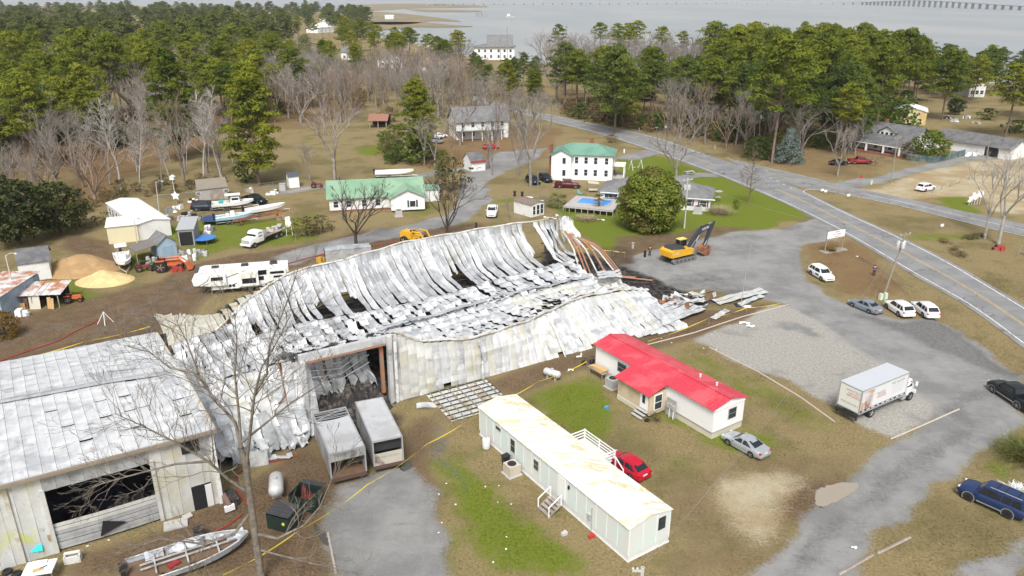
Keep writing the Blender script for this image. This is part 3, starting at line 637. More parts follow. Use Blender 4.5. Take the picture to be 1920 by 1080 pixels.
# ---- single trees that the photo lets one pick out
big = bare_mesh(101, 17, 'yard', BARK_G)
def foreground_tree():
    rng = np.random.default_rng(5); segs = []; g = G(492, 1092)
    W_ = lambda x, y, k: Vector(G(x, y, 0)) if False else None
    def at(x, y, Y):           # a point of the tree at photo position x,y in the tree's own upright plane
        u = (x - 960) / FPX; v = (540 - y) / FPX; d = Vector((u, CP + v * SP, -SP + v * CP)); t = Y / d.y
        return Vector((d.x * t, Y, CAMH + d.z * t)) - Vector((g.x, g.y, 0))
    Y0 = g.y
    def limb(pts, r0, r1, kids=5, L=1.6, dy=0):
        q = [at(x, y, Y0 + k * dy) for k, (x, y) in enumerate(pts)]; n = len(q)
        for k in range(n - 1):
            ra = r0 + (r1 - r0) * k / (n - 1); rb = r0 + (r1 - r0) * (k + 1) / (n - 1); segs.append((q[k], q[k + 1], ra, rb))
            if k >= 1 or n < 4:
                for j in range(kids):
                    d = (q[k + 1] - q[k]).normalized(); a = Vector(rng.normal(size=3)); a = (a - d * a.dot(d)).normalized()
                    grow(rng, q[k].lerp(q[k + 1], rng.random()), (d + a * 1.0).normalized(), L * rng.uniform(.6, 1.2), max(.02, ra * .35), 3, segs, .55, .06, .72, (2, 3), .16, .008)
    limb([(492, 1095), (478, 1000), (470, 940), (462, 880), (452, 840)], .27, .2, 0)
    limb([(452, 840), (440, 790), (400, 745), (372, 700), (350, 640), (330, 600)], .14, .02, 6, 1.9, .5)
    limb([(462, 870), (470, 800), (477, 740), (490, 690), (520, 640), (545, 590)], .13, .02, 6, 1.9, -.3)
    limb([(452, 840), (448, 780), (440, 700), (444, 640), (440, 590)], .12, .025, 6, 1.7, .35)
    limb([(477, 740), (500, 700), (505, 650), (540, 560), (560, 500)], .1, .03, 4, 1.5, .3)
    limb([(468, 925), (430, 900), (390, 865), (330, 830), (270, 800), (215, 775)], .14, .02, 7, 1.7, -.6)
    limb([(390, 865), (330, 870), (270, 885), (215, 900), (165, 915)], .1, .02, 6, 1.5, -.4)
    limb([(478, 1000), (520, 1010), (570, 985), (600, 950), (630, 880)], .14, .03, 5, 1.5, .3)
    limb([(470, 960), (440, 1000), (380, 1020), (300, 1010), (240, 1030)], .13, .02, 5, 1.5, -.4)
    limb([(452, 830), (490, 800), (540, 760), (600, 720), (640, 670)], .1, .02, 5, 1.4, .5)
    limb([(372, 700), (320, 690), (280, 660), (240, 650)], .08, .02, 5, 1.4, .4)
    limb([(482, 1030), (540, 1045), (600, 1060), (680, 1075)], .1, .02, 5, 1.4, .2)
    BKF = rnd_mat('bark_foreground', [(.13, .11, .09), (.23, .2, .17)], .9, 2.5, per=0); V, F = tubes_np(segs, 5); r = T('bare_tree', 'large leafless grey tree in the foreground before the collapsed roof', 'tree', (g.x, g.y, 0))
    Vt, Ft = tubes_np(segs[:4], 9); put('trunk', np_mesh('tree_trunk', Vt, Ft, BKF), r); put('branches', np_mesh('tree_branches', V[4 * 10:], F[F.min(axis=1) >= 40] - 40, BKF), r)
foreground_tree()
BT = 'bare_tree'; PT = 'pine_tree'
for (x, yb, yt, k, lab, w) in [
    (228, 356, 178, BARE_SLIM[0], 'tall slim pale bare tree, nearest left of the white trailer', 1.3),
    (110, 356, 232, BARES[2], 'spreading bare tree above the dark evergreen at the left', 1.0),
    (305, 356, 225, BARE_SLIM[1], 'leaning slim bare tree behind the long white trailer', 1.1),
    (347, 350, 165, BARE_BRN[1], 'pinkish brown bare tree in front of the big left pine', .9),
    (382, 342, 160, BARE_SLIM[2], 'pale slender bare tree, left of a close pair behind the grey shed', 1.0),
    (415, 337, 165, BARE_SLIM[0], 'pale slender bare tree, right of a close pair behind the grey shed', 1.1),
    (263, 356, 240, BARE_SLIM[1], 'short slim bare tree just right of the tall pale one', 1.2),
    (583, 343, 262, BARES[4], 'small bare tree beside the white garden hut', 1.1),
    (628, 345, 190, BARES[0], 'broad pale bare tree behind the green roofed house', 1.1),
    (995, 350, 165, BARES[1], 'tall bare tree with thick trunk left of the white two storey house', 1.0),
    (1268, 332, 225, BARES[3], 'bare forked tree on the lawn beside the highway', 1.1)]:
    plant(k, x, yb, tall(x, yb, yt), lab, 'tree', BT, None, None, w, 20)
plant(bare_mesh(110, 9, 'pyramid', TWIG_B), 1404, 384, tall(1404, 384, 283), 'small upright bare tree by the highway edge right of the ranch house', 'tree', BT, None, None, 1.1, 9)
plant(bare_mesh(111, 10, 'broad', BARK_D), 668, 462, tall(668, 462, 335), 'dark many stemmed bare tree in front of the green roofed house', 'tree', BT, None, None, 1.05, 10)
plant(bare_mesh(112, 9, 'vase', BARK_D), 838, 438, tall(838, 438, 320), 'dark gnarled pruned tree beside the yellow loader', 'tree', BT, None, None, 1.0, 9)
plant(bare_mesh(113, 14, 'tall', BARK_L), 1846, 447, tall(1846, 447, 280), 'pale bare tree on the grass, left of the two by the side road', 'tree', BT, None, None, 1.0, 14)
plant(bare_mesh(114, 15, 'tall', BARK_L), 1872, 458, tall(1872, 458, 270), 'pale bare tree on the grass, right of the two by the side road', 'tree', BT, None, None, 1.1, 15)
plant(BARES[2], 1570, 330, tall(1570, 330, 225), 'cut back bare tree in front of the porch house', 'tree', BT, None, .4, 1.0, 20)
plant(BARES[2], 1300, 262, tall(1300, 262, 195), 'sprawling bare tree beside the side street mouth', 'tree', BT, None, 1.4, 1.2, 20)
plant(BARE_BRN[0], 1642, 312, 3.4, 'little bare bush tree on the lawn before the porch house', 'tree', BT, None, None, 1.6, 20)
for (x, yb, yt, k, lab, w) in [
    (485, 348, 122, PINE_LOW[0], 'big solitary pine with low boughs behind the grey shed', .92),
    (345, 300, 96, PINE_LOW[1], 'tall bright pine in the middle of the left wood', .95),
    (178, 235, 55, PINES[2], 'tall broad crowned pine at the left with bare dark stem', 1.0),
    (228, 240, 65, PINES[1], 'dark stemmed pine right beside the broad crowned one', .8),
    (790, 300, 152, PINE_LOW[0], 'dense pine left of the grey roofed white farmhouse', 1.0),
    (1450, 305, 70, PINES[0], 'tall pine on the right, left of the round crowned ones', 1.05),
    (1335, 215, 78, PINE_TALL[0], 'pine with long bare pale trunk above the road', 1.2),
    (1482, 252, 95, PINES[3], 'large forked pine behind the blue spruce', 1.15),
    (1565, 262, 108, PINES[2], 'bright green bushy pine left of the porch house', .95),
    (1610, 235, 105, PINES[0], 'rounded bright pine behind the porch house', 1.0),
    (1768, 225, 95, PINES[2], 'broad pine standing behind the junk yard', 1.1),
    (1886, 258, 120, PINES[4], 'tall pine at the right edge beside the garage', 1.25),
    (1150, 250, 90, PINE_DEEP[2], 'massive dark pine on the far side of the highway', 1.2),
    (1175, 232, 120, PINE_LOW[1], 'smaller green pine in front of the massive dark one', .9),
    (600, 190, 120, PINES[3], 'small pine beside the bend of the far road', 1.0)]:
    plant(k, x, yb, tall(x, yb, yt), lab, 'tree', PT, None, None, w, 24)
# evergreens and shrubs
m1 = bushy_meshes(120, 12, 12, LF_MAG, 60, .27, .03, 190, rag=.10, asp=.6)
plant(m1, 1217, 430, tall(1217, 430, 318), 'huge rounded glossy magnolia beside the ranch house', 'tree', 'magnolia_tree', None, None, 1.0, 12)
m2 = bushy_meshes(121, 9, 8.4, LF_SPR, 50, .2, .03, 120, cone=True, rag=.1)
plant(m2, 1477, 306, tall(1477, 306, 240), 'blue grey conical spruce standing by the highway', 'tree', 'spruce_tree', None, None, 1.0, 9)
m3 = bushy_meshes(122, 7, 8, LF_MAG, 34, .26, .05, 80, rag=.15)
plant(m3, 1742, 300, 7.5, 'round green magnolia between the porch house and garage', 'tree', 'magnolia_tree', None, None, 1.05, 7)
plant(SHRUB_B[0], 1700, 298, 4.5, 'rusty brown shrub at the porch house corner', 'shrub', 'shrub', None, None, 1, 4)
m4 = bushy_meshes(123, 3, 3.2, LF_BRZ, 90, .12, .0, 90, rag=.08)
plant(m4, 12, 632, 3.4, 'round bronze clipped bush at the left edge', 'shrub', 'shrub', None, None, 1.0, 3)
for (x, y, h, lab, w) in [(40, 458, 11, 'very dark broad evergreen tree at the left edge', 1.1), (115, 440, 9.5, 'dark evergreen tree behind the sand pile', 1.0), (-25, 430, 11, 'dark evergreen cut off by the left edge', 1.0)]:
    plant(pick(OAKS), x, y, h, lab, 'tree', 'evergreen_tree', None, None, w, 12)
for (x, y, h, k, lab, w) in [(150, 425, 5, SHRUB_B[0], 'brown green shrub left of the white trailer', 1.3), (1420, 298, 6, SHRUB_G[0], 'green roadside shrub left of the blue spruce', 1.2), (1375, 265, 9, OAKS[0], 'deep green rounded tree by the utility pole', .9),
    (1452, 290, 6, SHRUB_G[1], 'olive shrub just behind the blue spruce', 1.0), (460, 342, 5, SHRUB_G[1], 'young green pine shrub at the foot of the solitary pine', .9), (1147, 268, 2.6, SHRUB_B[1], 'brown shrub behind the white two storey house', 1.1),
    (1148, 333, 1.8, SHRUB_G[0], 'small green shrub at the white house corner', 1.0), (1380, 392, 2.0, SHRUB_G[1], 'small dark shrub beside the pampas grass', .6), (830, 330, 6, SHRUB_G[0], 'dark conical shrub beside the small white barn', .6),
    (850, 355, 7, SHRUB_B[0], 'tall olive brown shrub in the drive loop', 1.0), (780, 305, 6, SHRUB_G[1], 'green undergrowth below the dense farm pine', 1.3), (745, 300, 5, SHRUB_G[0], 'low green shrub at the meadow edge', 1.2),
    (1905, 250, 4, SHRUB_G[0], 'yellow green shrub behind the garage', 1.5), (1850, 225, 4, SHRUB_G[1], 'green shrub by the junk yard', 1.3), (575, 440, 3.2, SHRUB_B[1], 'reddish brown thicket left of the dark bare tree', 1.5), (605, 435, 3, SHRUB_B[0], 'brown thicket touching the dark bare tree', 1.3), (1790, 215, 6, OAKS[1], 'dark low oak by the far junk', 1.0)]:
    plant(k, x, y, h, lab, 'shrub', 'shrub', None, None, w, 12 if k in OAKS else 4)
FRONT_WOOD = 1
# ---- woods: every trunk its own tree, look-alikes share a label
def fp(h0, h1, kinds, lab, grp, w=1.0, ref=24, name=PT, cat='tree'):
    return lambda p: plant(pick(kinds), 0, 0, random.uniform(h0, h1), lab, cat, name, grp, None, w * random.uniform(.85, 1.15), ref, p)
LW = 'trees of the left wood'; RW = 'trees of the wood across the highway'; FW = 'trees of the far wood'
scatter([(-60, 330), (100, 330), (230, 265), (120, 200), (-80, 220)], 22, 6, fp(16, 23, PINES + PINE_LOW, 'yellow green pine at the near edge of the left wood', LW))
scatter([(-80, 225), (330, 225), (560, 190), (500, 130), (-100, 130)], 48, 8, fp(20, 27, PINES, 'yellow green pine inside the left wood', LW))
scatter([(-40, 315), (200, 300), (235, 262), (140, 235), (-60, 240)], 12, 5.5, fp(15, 22, PINES + PINE_LOW, 'bright pine close behind the left yard', LW))
scatter([(330, 250), (470, 245), (560, 205), (400, 195)], 12, 6.5, fp(17, 24, PINES + PINE_LOW[:1], 'green pine at the meadow side of the left wood', LW))
scatter([(-40, 350), (440, 330), (460, 300), (330, 300), (-40, 315)], 20, 4.5, fp(11, 18, BARE_SLIM + BARES[:2], 'thin leafless tree in the front row of the left wood', LW, 1, 20, BT))
scatter([(240, 270), (560, 225), (640, 225), (600, 190), (300, 215)], 26, 5, fp(13, 20, BARES + BARE_BRN, 'leafless tree between the left pines and the meadow', LW, 1, 20, BT))
scatter([(-60, 300), (120, 300), (220, 250), (120, 225), (-60, 225)], 14, 6, fp(17, 24, PINES, 'broad yellow green pine above the left yard', LW, 1.1))
scatter([(-60, 330), (230, 300), (560, 215), (560, 190), (200, 200), (-60, 230)], 36, 4.6, fp(14, 21, BARES + BARE_SLIM, 'leafless grey tree inside the left wood', LW, 1, 20, BT))
scatter([(-20, 400), (180, 390), (230, 330), (60, 310), (-60, 340)], 14, 4, fp(8, 14, BARES + BARE_BRN, 'leafless tangled tree at the edge of the left wood', LW, 1, 20, BT))
scatter([(100, 220), (600, 215), (600, 130), (100, 140)], 44, 5.5, fp(15, 22, BARES, 'leafless grey tree behind the left pines', LW, 1, 20, BT))
# the far canopy reads as one mass: one object of foliage, one of trunks
def far_wood(polys, name):
    Vc, Fc, Vt, Ft = [], [], [], []; nc = nt = 0
    for poly, n, gap, h0, h1 in polys:
        pts = []
        def add(p): pts.append(p)
        scatter(poly, n, gap, add)
        for p in pts:
            k = pick(PINE_FAR); h = random.uniform(h0, h1); sc_ = h / 24; a = random.uniform(0, 6.28); ca, sa = math.cos(a), math.sin(a); w = random.uniform(1.0, 1.35)
            for me, VV, FF in ((k[1], Vc, Fc), (k[0], Vt, Ft)):
                v = np.empty(len(me.vertices) * 3, np.float32); me.vertices.foreach_get('co', v); v = v.reshape(-1, 3) * sc_; f = np.empty(len(me.polygons) * 4, np.int32); me.polygons.foreach_get('vertices', f) if False else me.loops.foreach_get('vertex_index', f); f = f.reshape(-1, 4)
                x = (v[:, 0] * ca - v[:, 1] * sa) * w + p.x; y = (v[:, 0] * sa + v[:, 1] * ca) * w + p.y
                if VV is Vc: FF.append(f + nc); nc += len(v)
                else: FF.append(f + nt); nt += len(v)
                VV.append(np.stack([x, y, v[:, 2]], 1))
    o = put(name, np_mesh(name, np.concatenate(Vc), np.concatenate(Fc), LF_FAR)); tag(o, 'dense pine canopy of the distant wood', 'wood', None, 'stuff'); put('trunks', np_mesh(name + '_trunks', np.concatenate(Vt), np.concatenate(Ft), BARK_P), o)
LF_FAR = rnd_mat('far_foliage', [(.065, .09, .016), (.13, .15, .028), (.07, .085, .028)], .75, .06, True)
far_wood([([(-200, 128), (560, 128), (540, 75), (-300, 75)], 105, 11, 19, 27), ([(-500, 74), (520, 74), (500, 36), (-600, 36)], 150, 15, 20, 30), ([(-600, 36), (640, 36), (600, 20), (-700, 20)], 120, 24, 18, 30), ([(470, 66), (700, 58), (690, 36), (600, 24), (470, 30)], 55, 15, 16, 26)], 'distant_wood')
scatter([(540, 100), (700, 100), (700, 62), (560, 62)], 16, 11, fp(17, 24, PINES + PINE_TALL, 'pine among the far shore houses', FW))
scatter([(640, 165), (860, 160), (880, 118), (640, 110)], 22, 9, fp(17, 24, PINE_TALL + PINES[3:4], 'slender pine near the waterside houses', FW))
scatter([(540, 235), (660, 235), (640, 160), (540, 150)], 26, 5.5, fp(12, 19, BARES + BARE_BRN, 'leafless grey tree beyond the meadow', 'trees of the middle thicket', 1, 20, BT))
scatter([(870, 200), (1000, 200), (990, 140), (880, 135)], 22, 5.5, fp(6, 10, BARES + BARE_BRN, 'low leafless tree before the waterside house', 'trees of the middle thicket', 1, 20, BT))
scatter([(640, 230), (780, 230), (870, 215), (870, 130), (620, 165)], 62, 5.2, fp(13, 20, BARES + BARE_BRN, 'leafless grey brown tree in the middle thicket', 'trees of the middle thicket', 1, 20, BT))
scatter([(540, 200), (640, 190), (700, 150), (540, 120)], 10, 8, fp(14, 20, PINES + PINE_LOW, 'pine beyond the meadow', 'trees of the middle thicket'))
scatter([(800, 260), (1000, 262), (1020, 225), (900, 200), (800, 220)], 16, 6, fp(11, 17, BARES + BARE_BRN, 'leafless tree around the grey roofed farmhouse', 'trees round the farmhouse', 1, 20, BT))
scatter([(780, 330), (1000, 335), (1000, 275), (800, 270)], 9, 6, fp(8, 14, BARES + BARE_BRN, 'leafless yard tree near the small barn', 'trees round the farmhouse', 1, 20, BT))
scatter([(860, 190), (1010, 200), (1010, 165), (880, 155)], 12, 7, fp(11, 16, PINE_LOW + PINE_DEEP, 'bushy green pine where the highway vanishes', RW))
scatter([(1030, 205), (1300, 250), (1600, 300), (1640, 270), (1400, 215), (1250, 185), (1040, 180)], 44, 6, fp(15, 23, PINE_DEEP + PINES[:2], 'dark pine along the far side of the highway', RW))
scatter([(1300, 250), (1640, 265), (1720, 200), (1650, 165), (1300, 170)], 48, 7.5, fp(22, 29, PINES, 'tall green pine in the wood across the highway', RW))
scatter([(1030, 190), (1300, 215), (1320, 160), (1040, 150)], 34, 5.5, fp(18, 25, BARES, 'leafless grey tree in the wood across the highway', RW, 1, 20, BT))
scatter([(1000, 165), (1500, 175), (1700, 168), (1700, 150), (1100, 135), (1000, 140)], 38, 7.5, fp(18, 25, BARES, 'leafless tree at the water behind the wood', RW, 1, 20, BT))
scatter([(1200, 250), (1330, 275), (1600, 305), (1640, 275), (1300, 220)], 22, 4.5, fp(10, 18, BARES + BARE_BRN, 'leafless roadside tree across the highway', RW, 1, 20, BT))
scatter([(1000, 155), (1560, 165), (1560, 148), (1100, 133)], 16, 10, fp(22, 28, PINE_TALL, 'thin tall pine standing out against the water', RW, 1.1))
scatter([(1640, 200), (1930, 200), (2000, 165), (1680, 155)], 22, 9, fp(14, 21, PINE_DEEP + PINES[2:3], 'dark bushy tree behind the garage', RW))
scatter([(1880, 262), (2000, 300), (2050, 200), (1900, 195)], 7, 8, fp(15, 21, PINES, 'pine at the right edge behind the garage', RW))
scatter([(1050, 218), (1240, 252), (1340, 270), (1640, 285), (1600, 250), (1240, 235), (1060, 205)], 60, 3.4, fp(3, 6, SHRUB_B + SHRUB_G, 'roadside thicket shrub across the highway', RW, 1, 4, 'shrub', 'shrub'))
scatter([(1300, 240), (1700, 260), (1700, 200), (1300, 200)], 30, 4.5, fp(4, 8, SHRUB_G, 'dark undergrowth shrub below the tall pines', RW, 1, 4, 'shrub', 'shrub'))
scatter([(60, 400), (200, 360), (420, 335), (430, 345), (200, 385), (100, 420)], 34, 2.4, fp(1.2, 3.2, SHRUB_B, 'brown brush along the back of the yard', LW, 1, 4, 'shrub', 'shrub'))
scatter([(-60, 330), (200, 310), (560, 210), (560, 190), (100, 240)], 26, 4, fp(2.5, 5, SHRUB_B + SHRUB_G, 'undergrowth shrub below the left pines', LW, 1, 4, 'shrub', 'shrub'))
scatter([(640, 215), (800, 240), (980, 195), (960, 150), (640, 170)], 36, 5, fp(2.5, 5, SHRUB_B, 'brown undergrowth shrub in the middle thicket', 'trees of the middle thicket', 1, 4, 'shrub', 'shrub'))
scatter([(700, 310), (800, 320), (830, 280), (730, 250)], 10, 3, fp(2, 4.5, SHRUB_B + SHRUB_G, 'hedge shrub beside the dense farm pine', 'trees round the farmhouse', 1, 4, 'shrub', 'shrub'))
# pampas grass, palms, yuccas
def blades(seed, n, h, sp, w, m, name, droop=.5, lo=.5):
    rng = np.random.default_rng(seed); Vs = []; Fs = []
    for k in range(n):
        az = rng.uniform(0, 6.283); e = rng.uniform(.15, 1.0) ** .6; L = h * rng.uniform(lo, 1.0); d = np.array([math.cos(az), math.sin(az), 0]); s = np.array([-d[1], d[0], 0]) * w; b0 = len(Vs) * 0
        p = np.array([rng.normal() * sp * .25, rng.normal() * sp * .25, 0]); rows = []
        for j in range(4):
            t = j / 3; q = p + d * (sp * e * t ** 1.3) + np.array([0, 0, L * (t - droop * e * t * t)]); ww = s * (1 - .8 * t) if j else s * .7
            rows += [q - ww, q + ww]
        b = len(Vs); Vs += rows; Fs += [(b + 2 * j, b + 2 * j + 1, b + 2 * j + 3, b + 2 * j + 2) for j in range(3)]
    return np_mesh(name, np.array(Vs), np.array(Fs), m)
g = G(1348, 400); r = T('pampas_grass', 'pale tan pampas grass clump beside the ranch house', 'grass', g); put('blades', blades(1, 700, 2.3, 3.2, .03, LF_TAN, 'pampas_blades'), r)
g = G(1100, 412); r = T('pampas_grass', 'low dry tan grass clump in front of the pool deck', 'grass', g); put('blades', blades(2, 420, 1.2, 2.6, .04, LF_TAN, 'dry_blades'), r)
def palm(x, y, h, lab, n=34, L=1.9):
    g = G(x, y); r = T('palm_tree', lab, 'tree', g, 0); mb = MB(); mb.tube([(0, 0, -.1), (.05, 0, h * .5), (0, 0, h)], [.24, .2, .24], 8); mb.build('trunk', BARK_P, r)
    rng = np.random.default_rng(int(x)); Vs, Fs = [], []
    for k in range(n):
        az = k * 2.399; el = rng.uniform(-.5, 1.2); d = np.array([math.cos(az) * math.cos(el), math.sin(az) * math.cos(el), math.sin(el)]); c = np.array([0, 0, h]) + d * L * .55
        side = np.cross(d, [0, 0, 1.]); side /= np.linalg.norm(side); up = np.cross(side, d)
        for j in range(9):
            a = (j - 4) * .3; dd = d * math.cos(a) + side * math.sin(a); tip = c + dd * L * .62 - np.array([0, 0, .28 * L]); w = up * .0 + np.cross(dd, up) * .05; b = len(Vs); Vs += [c - w, c + w, tip]; Fs.append((b, b + 1, b + 2))
        b = len(Vs); w = side * .03; Vs += [np.array([0, 0, h]) - w, np.array([0, 0, h]) + w, c]; Fs.append((b, b + 1, b + 2))
    put('fronds', np_mesh('fronds', np.array(Vs), np.array(Fs), LF_PALM), r)
palm(1046, 388, 1.4, 'low feathery palm beside the pool deck', 46, 2.5); palm(1122, 398, 2.8, 'small trunked palm in front of the pool', 30, 1.4)
g = G(1925, 860); r = T('yucca_clump', 'spiky yellow green palm clump at the right edge', 'plant', g); put('blades', blades(3, 420, 2.6, 3.0, .06, LF_PALM, 'yucca_blades', .6), r)
g = G(1905, 852); r = T('grass_tuft', 'small rusty brown grass tuft beside the palm clump', 'grass', g); put('blades', blades(4, 200, .9, 1.1, .03, rnd_mat('rust_blade', [(.17, .07, .03), (.24, .11, .05)], .8), 'rust_blades'), r)
g = G(1558, 473); r = T('sign_plants', 'yellow green stalks planted below the business sign', 'plant', g); put('blades', blades(5, 160, 1.5, 1.6, .03, LF_BRZ, 'sign_blades', .3), r)
for k, (x, y, w) in enumerate([(1770, 455, 3), (1790, 470, 3.2), (1800, 480, 2.6), (1825, 446, 2.4), (1840, 444, 2.2), (1815, 448, 2)]):
    plant(pick(SHRUB_B), x, y, .75, ('leftmost', 'middle left', 'nearest', 'farthest', 'rightmost', 'middle')[k] + ' low dead brush bed on the grass triangle', 'shrub', 'shrub', 'dead brush beds by the bare trees', None, 2.6, 4)
# ================================================================ BURNT WAREHOUSE
def sheet_mat(name, a, b, stain=None, sa=.3, soot_dents=.25, ang=-.54, rough=.5, metal=.25):
    if name in MATS: return MATS[name]
    n = NT(name)
    c = n.mix(n.ramp(n.noise(.6, 5, .7, stretch=(1.6, .6, 1, ang)), .25, .75), a, b)
    c = n.mix(n.math('MULTIPLY', n.noise(3.5, 4, .7), .35), c, [x * .75 for x in a])
    if stain: c = n.mix(n.math('MULTIPLY', n.ramp(n.noise(.38, 4, .65, dist=.5), .62 - sa * .35, .75 - sa * .3), .8), c, stain)
    c = n.mix(n.math('MULTIPLY', n.ramp(n.noise(.9, 5, .75, dist=.4), .58, .74), soot_dents * 2), c, (.10, .10, .105))  # soot patches, plus the dark marks of dents put into the colour
    n.bump(n.noise(3.0, 4, .65), .14, .05)
    MATS[name] = n.done(c, rough, metal); return MATS[name]
S_WHT = sheet_mat('sheet_white', (.50, .51, .515), (.76, .765, .765), (.34, .355, .37), .35, .34)
S_ROOF = sheet_mat('sheet_roof_white', (.54, .55, .555), (.75, .755, .755), (.40, .415, .43), .35, .34)
S_GRY = sheet_mat('sheet_grey', (.36, .372, .385), (.58, .592, .60), (.26, .27, .28), .4, .34)
S_CRM = sheet_mat('sheet_cream', (.54, .545, .51), (.74, .74, .71), (.56, .53, .40), .32, .24)
S_YEL = sheet_mat('sheet_yellowed', (.52, .50, .41), (.66, .65, .57), (.52, .30, .12), .25, .2)
S_LIME = sheet_mat('sheet_lime', (.56, .58, .58), (.76, .78, .77), (.58, .62, .20), .42, .3)
RUST = mat('rusted_steel', (.33, .13, .055), .85, .1, .35, 1.5, (.14, .07, .045), .5); RUSTO = mat('orange_steel', (.42, .17, .08), .8, .1, .3, 1.2, (.3, .2, .15), .5)
CHAR = mat('charred_debris', (.03, .028, .027), .9, 0, .6, 2, (.14, .12, .1), .35, .6, 6); STEEL = mat('grey_steel', (.35, .36, .37), .5, .6, .2, 1.5)
GALV = mat('pale_trim', (.62, .62, .58), .5, .2, .15, 1.5, (.45, .38, .28), .4)
WANG = math.atan2(WE.y, WE.x)
def lin(tab, s):
    if s <= tab[0][0]: return tab[0][1:]
    for a, b in zip(tab, tab[1:]):
        if s <= b[0]:
            w = (s - a[0]) / (b[0] - a[0]); return tuple(x + (y - x) * w for x, y in zip(a[1:], b[1:]))
    return tab[-1][1:]
EAVE_B = [(-18, 25, 1.0), (-12, 24.3, 2.0), (-9.5, 26, 4.0), (-2, 28.6, 6.2), (4, 28.4, 6.5), (15, 30.3, 7), (30, 30.2, 7.1), (41, 29.3, 7), (47, 29, 6)]
FOOT_B = [(-18, 20, .8), (-12, 20.6, 1.4), (-4, 21.0, 1.9), (4.6, 20.2, 1.9), (16, 20.6, 1.8), (23, 21.4, 2.0), (37, 22.6, 2.3), (47, 22, 1.2)]
RIDGE = [(-18, 12, 1.0), (-9, 12, 1.9), (4, 12, 2.7), (15, 13.9, 2.5), (26, 14.6, 2.4), (34, 16, 2.1), (47, 14, .9)]
EAVE_F = [(0, .8, 7.9), (2, .9, 6.7), (4, 1.0, 5.6), (10, .7, 4.7), (18, 2.5, 4.3), (28, 6.3, 3.9), (36, 7.5, 3.0), (47, 7, .9)]
BASE_F = [(0, 0, 0), (20, 0, 0), (26, .1, 0), (30, .5, .0), (35, -.2, .1), (47, -.6, .1)]
WH = T('burnt_warehouse', 'large burnt warehouse with collapsed rippled metal roof and buckled walls', 'warehouse', W0, WANG)
def spath(pts, step=.5):
    q = smooth_line([Vector((0, a, b)) for a, b in pts], 2); L = sum((b - a).length for a, b in zip(q, q[1:])); return resample(q, max(3, int(L / step))), L
def panel(name, s, w, pts, m, rng, pill=.10, saw=.0, wander=.15, twist=.1, lift=.0, miss=0., curl=.0, jag=.0, parent=None, drift=0, bay=1.5, spread=0., sh=.0):
    """one metal sheet strip at position s, following the outline pts (y,z)"""
    q, L = spath(pts); n = len(q); mb = MB(); nu = 4; rows = []; ph = rng.uniform(0, 6); wx = 0; tw = rng.normal() * twist; so_ = rng.normal() * spread
    off = [rng.normal() * .6 for _ in range(60)]; gone = [False] * 60
    nseg_ = int(L / bay) + 1
    if rng.random() < miss * nseg_: gone[nseg_ - 1:] = [True] * 60
    arc = 0
    for k in range(n):
        if k: arc += (q[k] - q[k - 1]).length
        t = (q[min(k + 1, n - 1)] - q[max(k - 1, 0)]).normalized(); nr = Vector((0, -t.z, t.y))
        if nr.z < 0 and abs(t.z) < .8: nr = -nr
        seg = int(arc / bay); fr = arc / bay - seg
        h = lift + pill * abs(math.sin(PI * fr)) + saw * (fr - .5) * (1 + off[seg] * .8) + saw * .5 * off[seg]
        fv = (arc / L) ** 1.6; wx = wander * (math.sin(arc * .7 + ph) + .5 * math.sin(arc * 1.9 + ph * 2)) * (.3 + fv) + drift * arc + so_ * fv; wk = 1 - sh * fv
        tt = tw * math.sin(arc * .5 + ph) + twist * .6 * off[seg]; row = []
        for u in range(nu + 1):
            x = (u / nu - .5) * w * wk; e = abs(u / nu - .5) * 2; cc = curl * (e ** 3)
            row.append(mb.pt(Vector((s + x + wx, 0, 0)) + q[k] + nr * (h + x * tt + cc + (.03 if u in (0, nu) else 0) + rng.normal() * .012)))
        rows.append((row, seg))
    for k in range(n - 1):
        if gone[rows[k][1]] and 0 < k: continue
        for u in range(nu): mb.face((rows[k][0][u], rows[k][0][u + 1], rows[k + 1][0][u + 1], rows[k + 1][0][u]))
    if jag:
        for p in rows[-1][0]:
            v = Vector(mb.v[p]); mb.v[p] = (v.x, v.y, max(.05, v.z + rng.uniform(-jag, jag)))
    return mb.build(name, m, parent or WH, False)
rng = np.random.default_rng(3)
pw = .95; s = -17.5
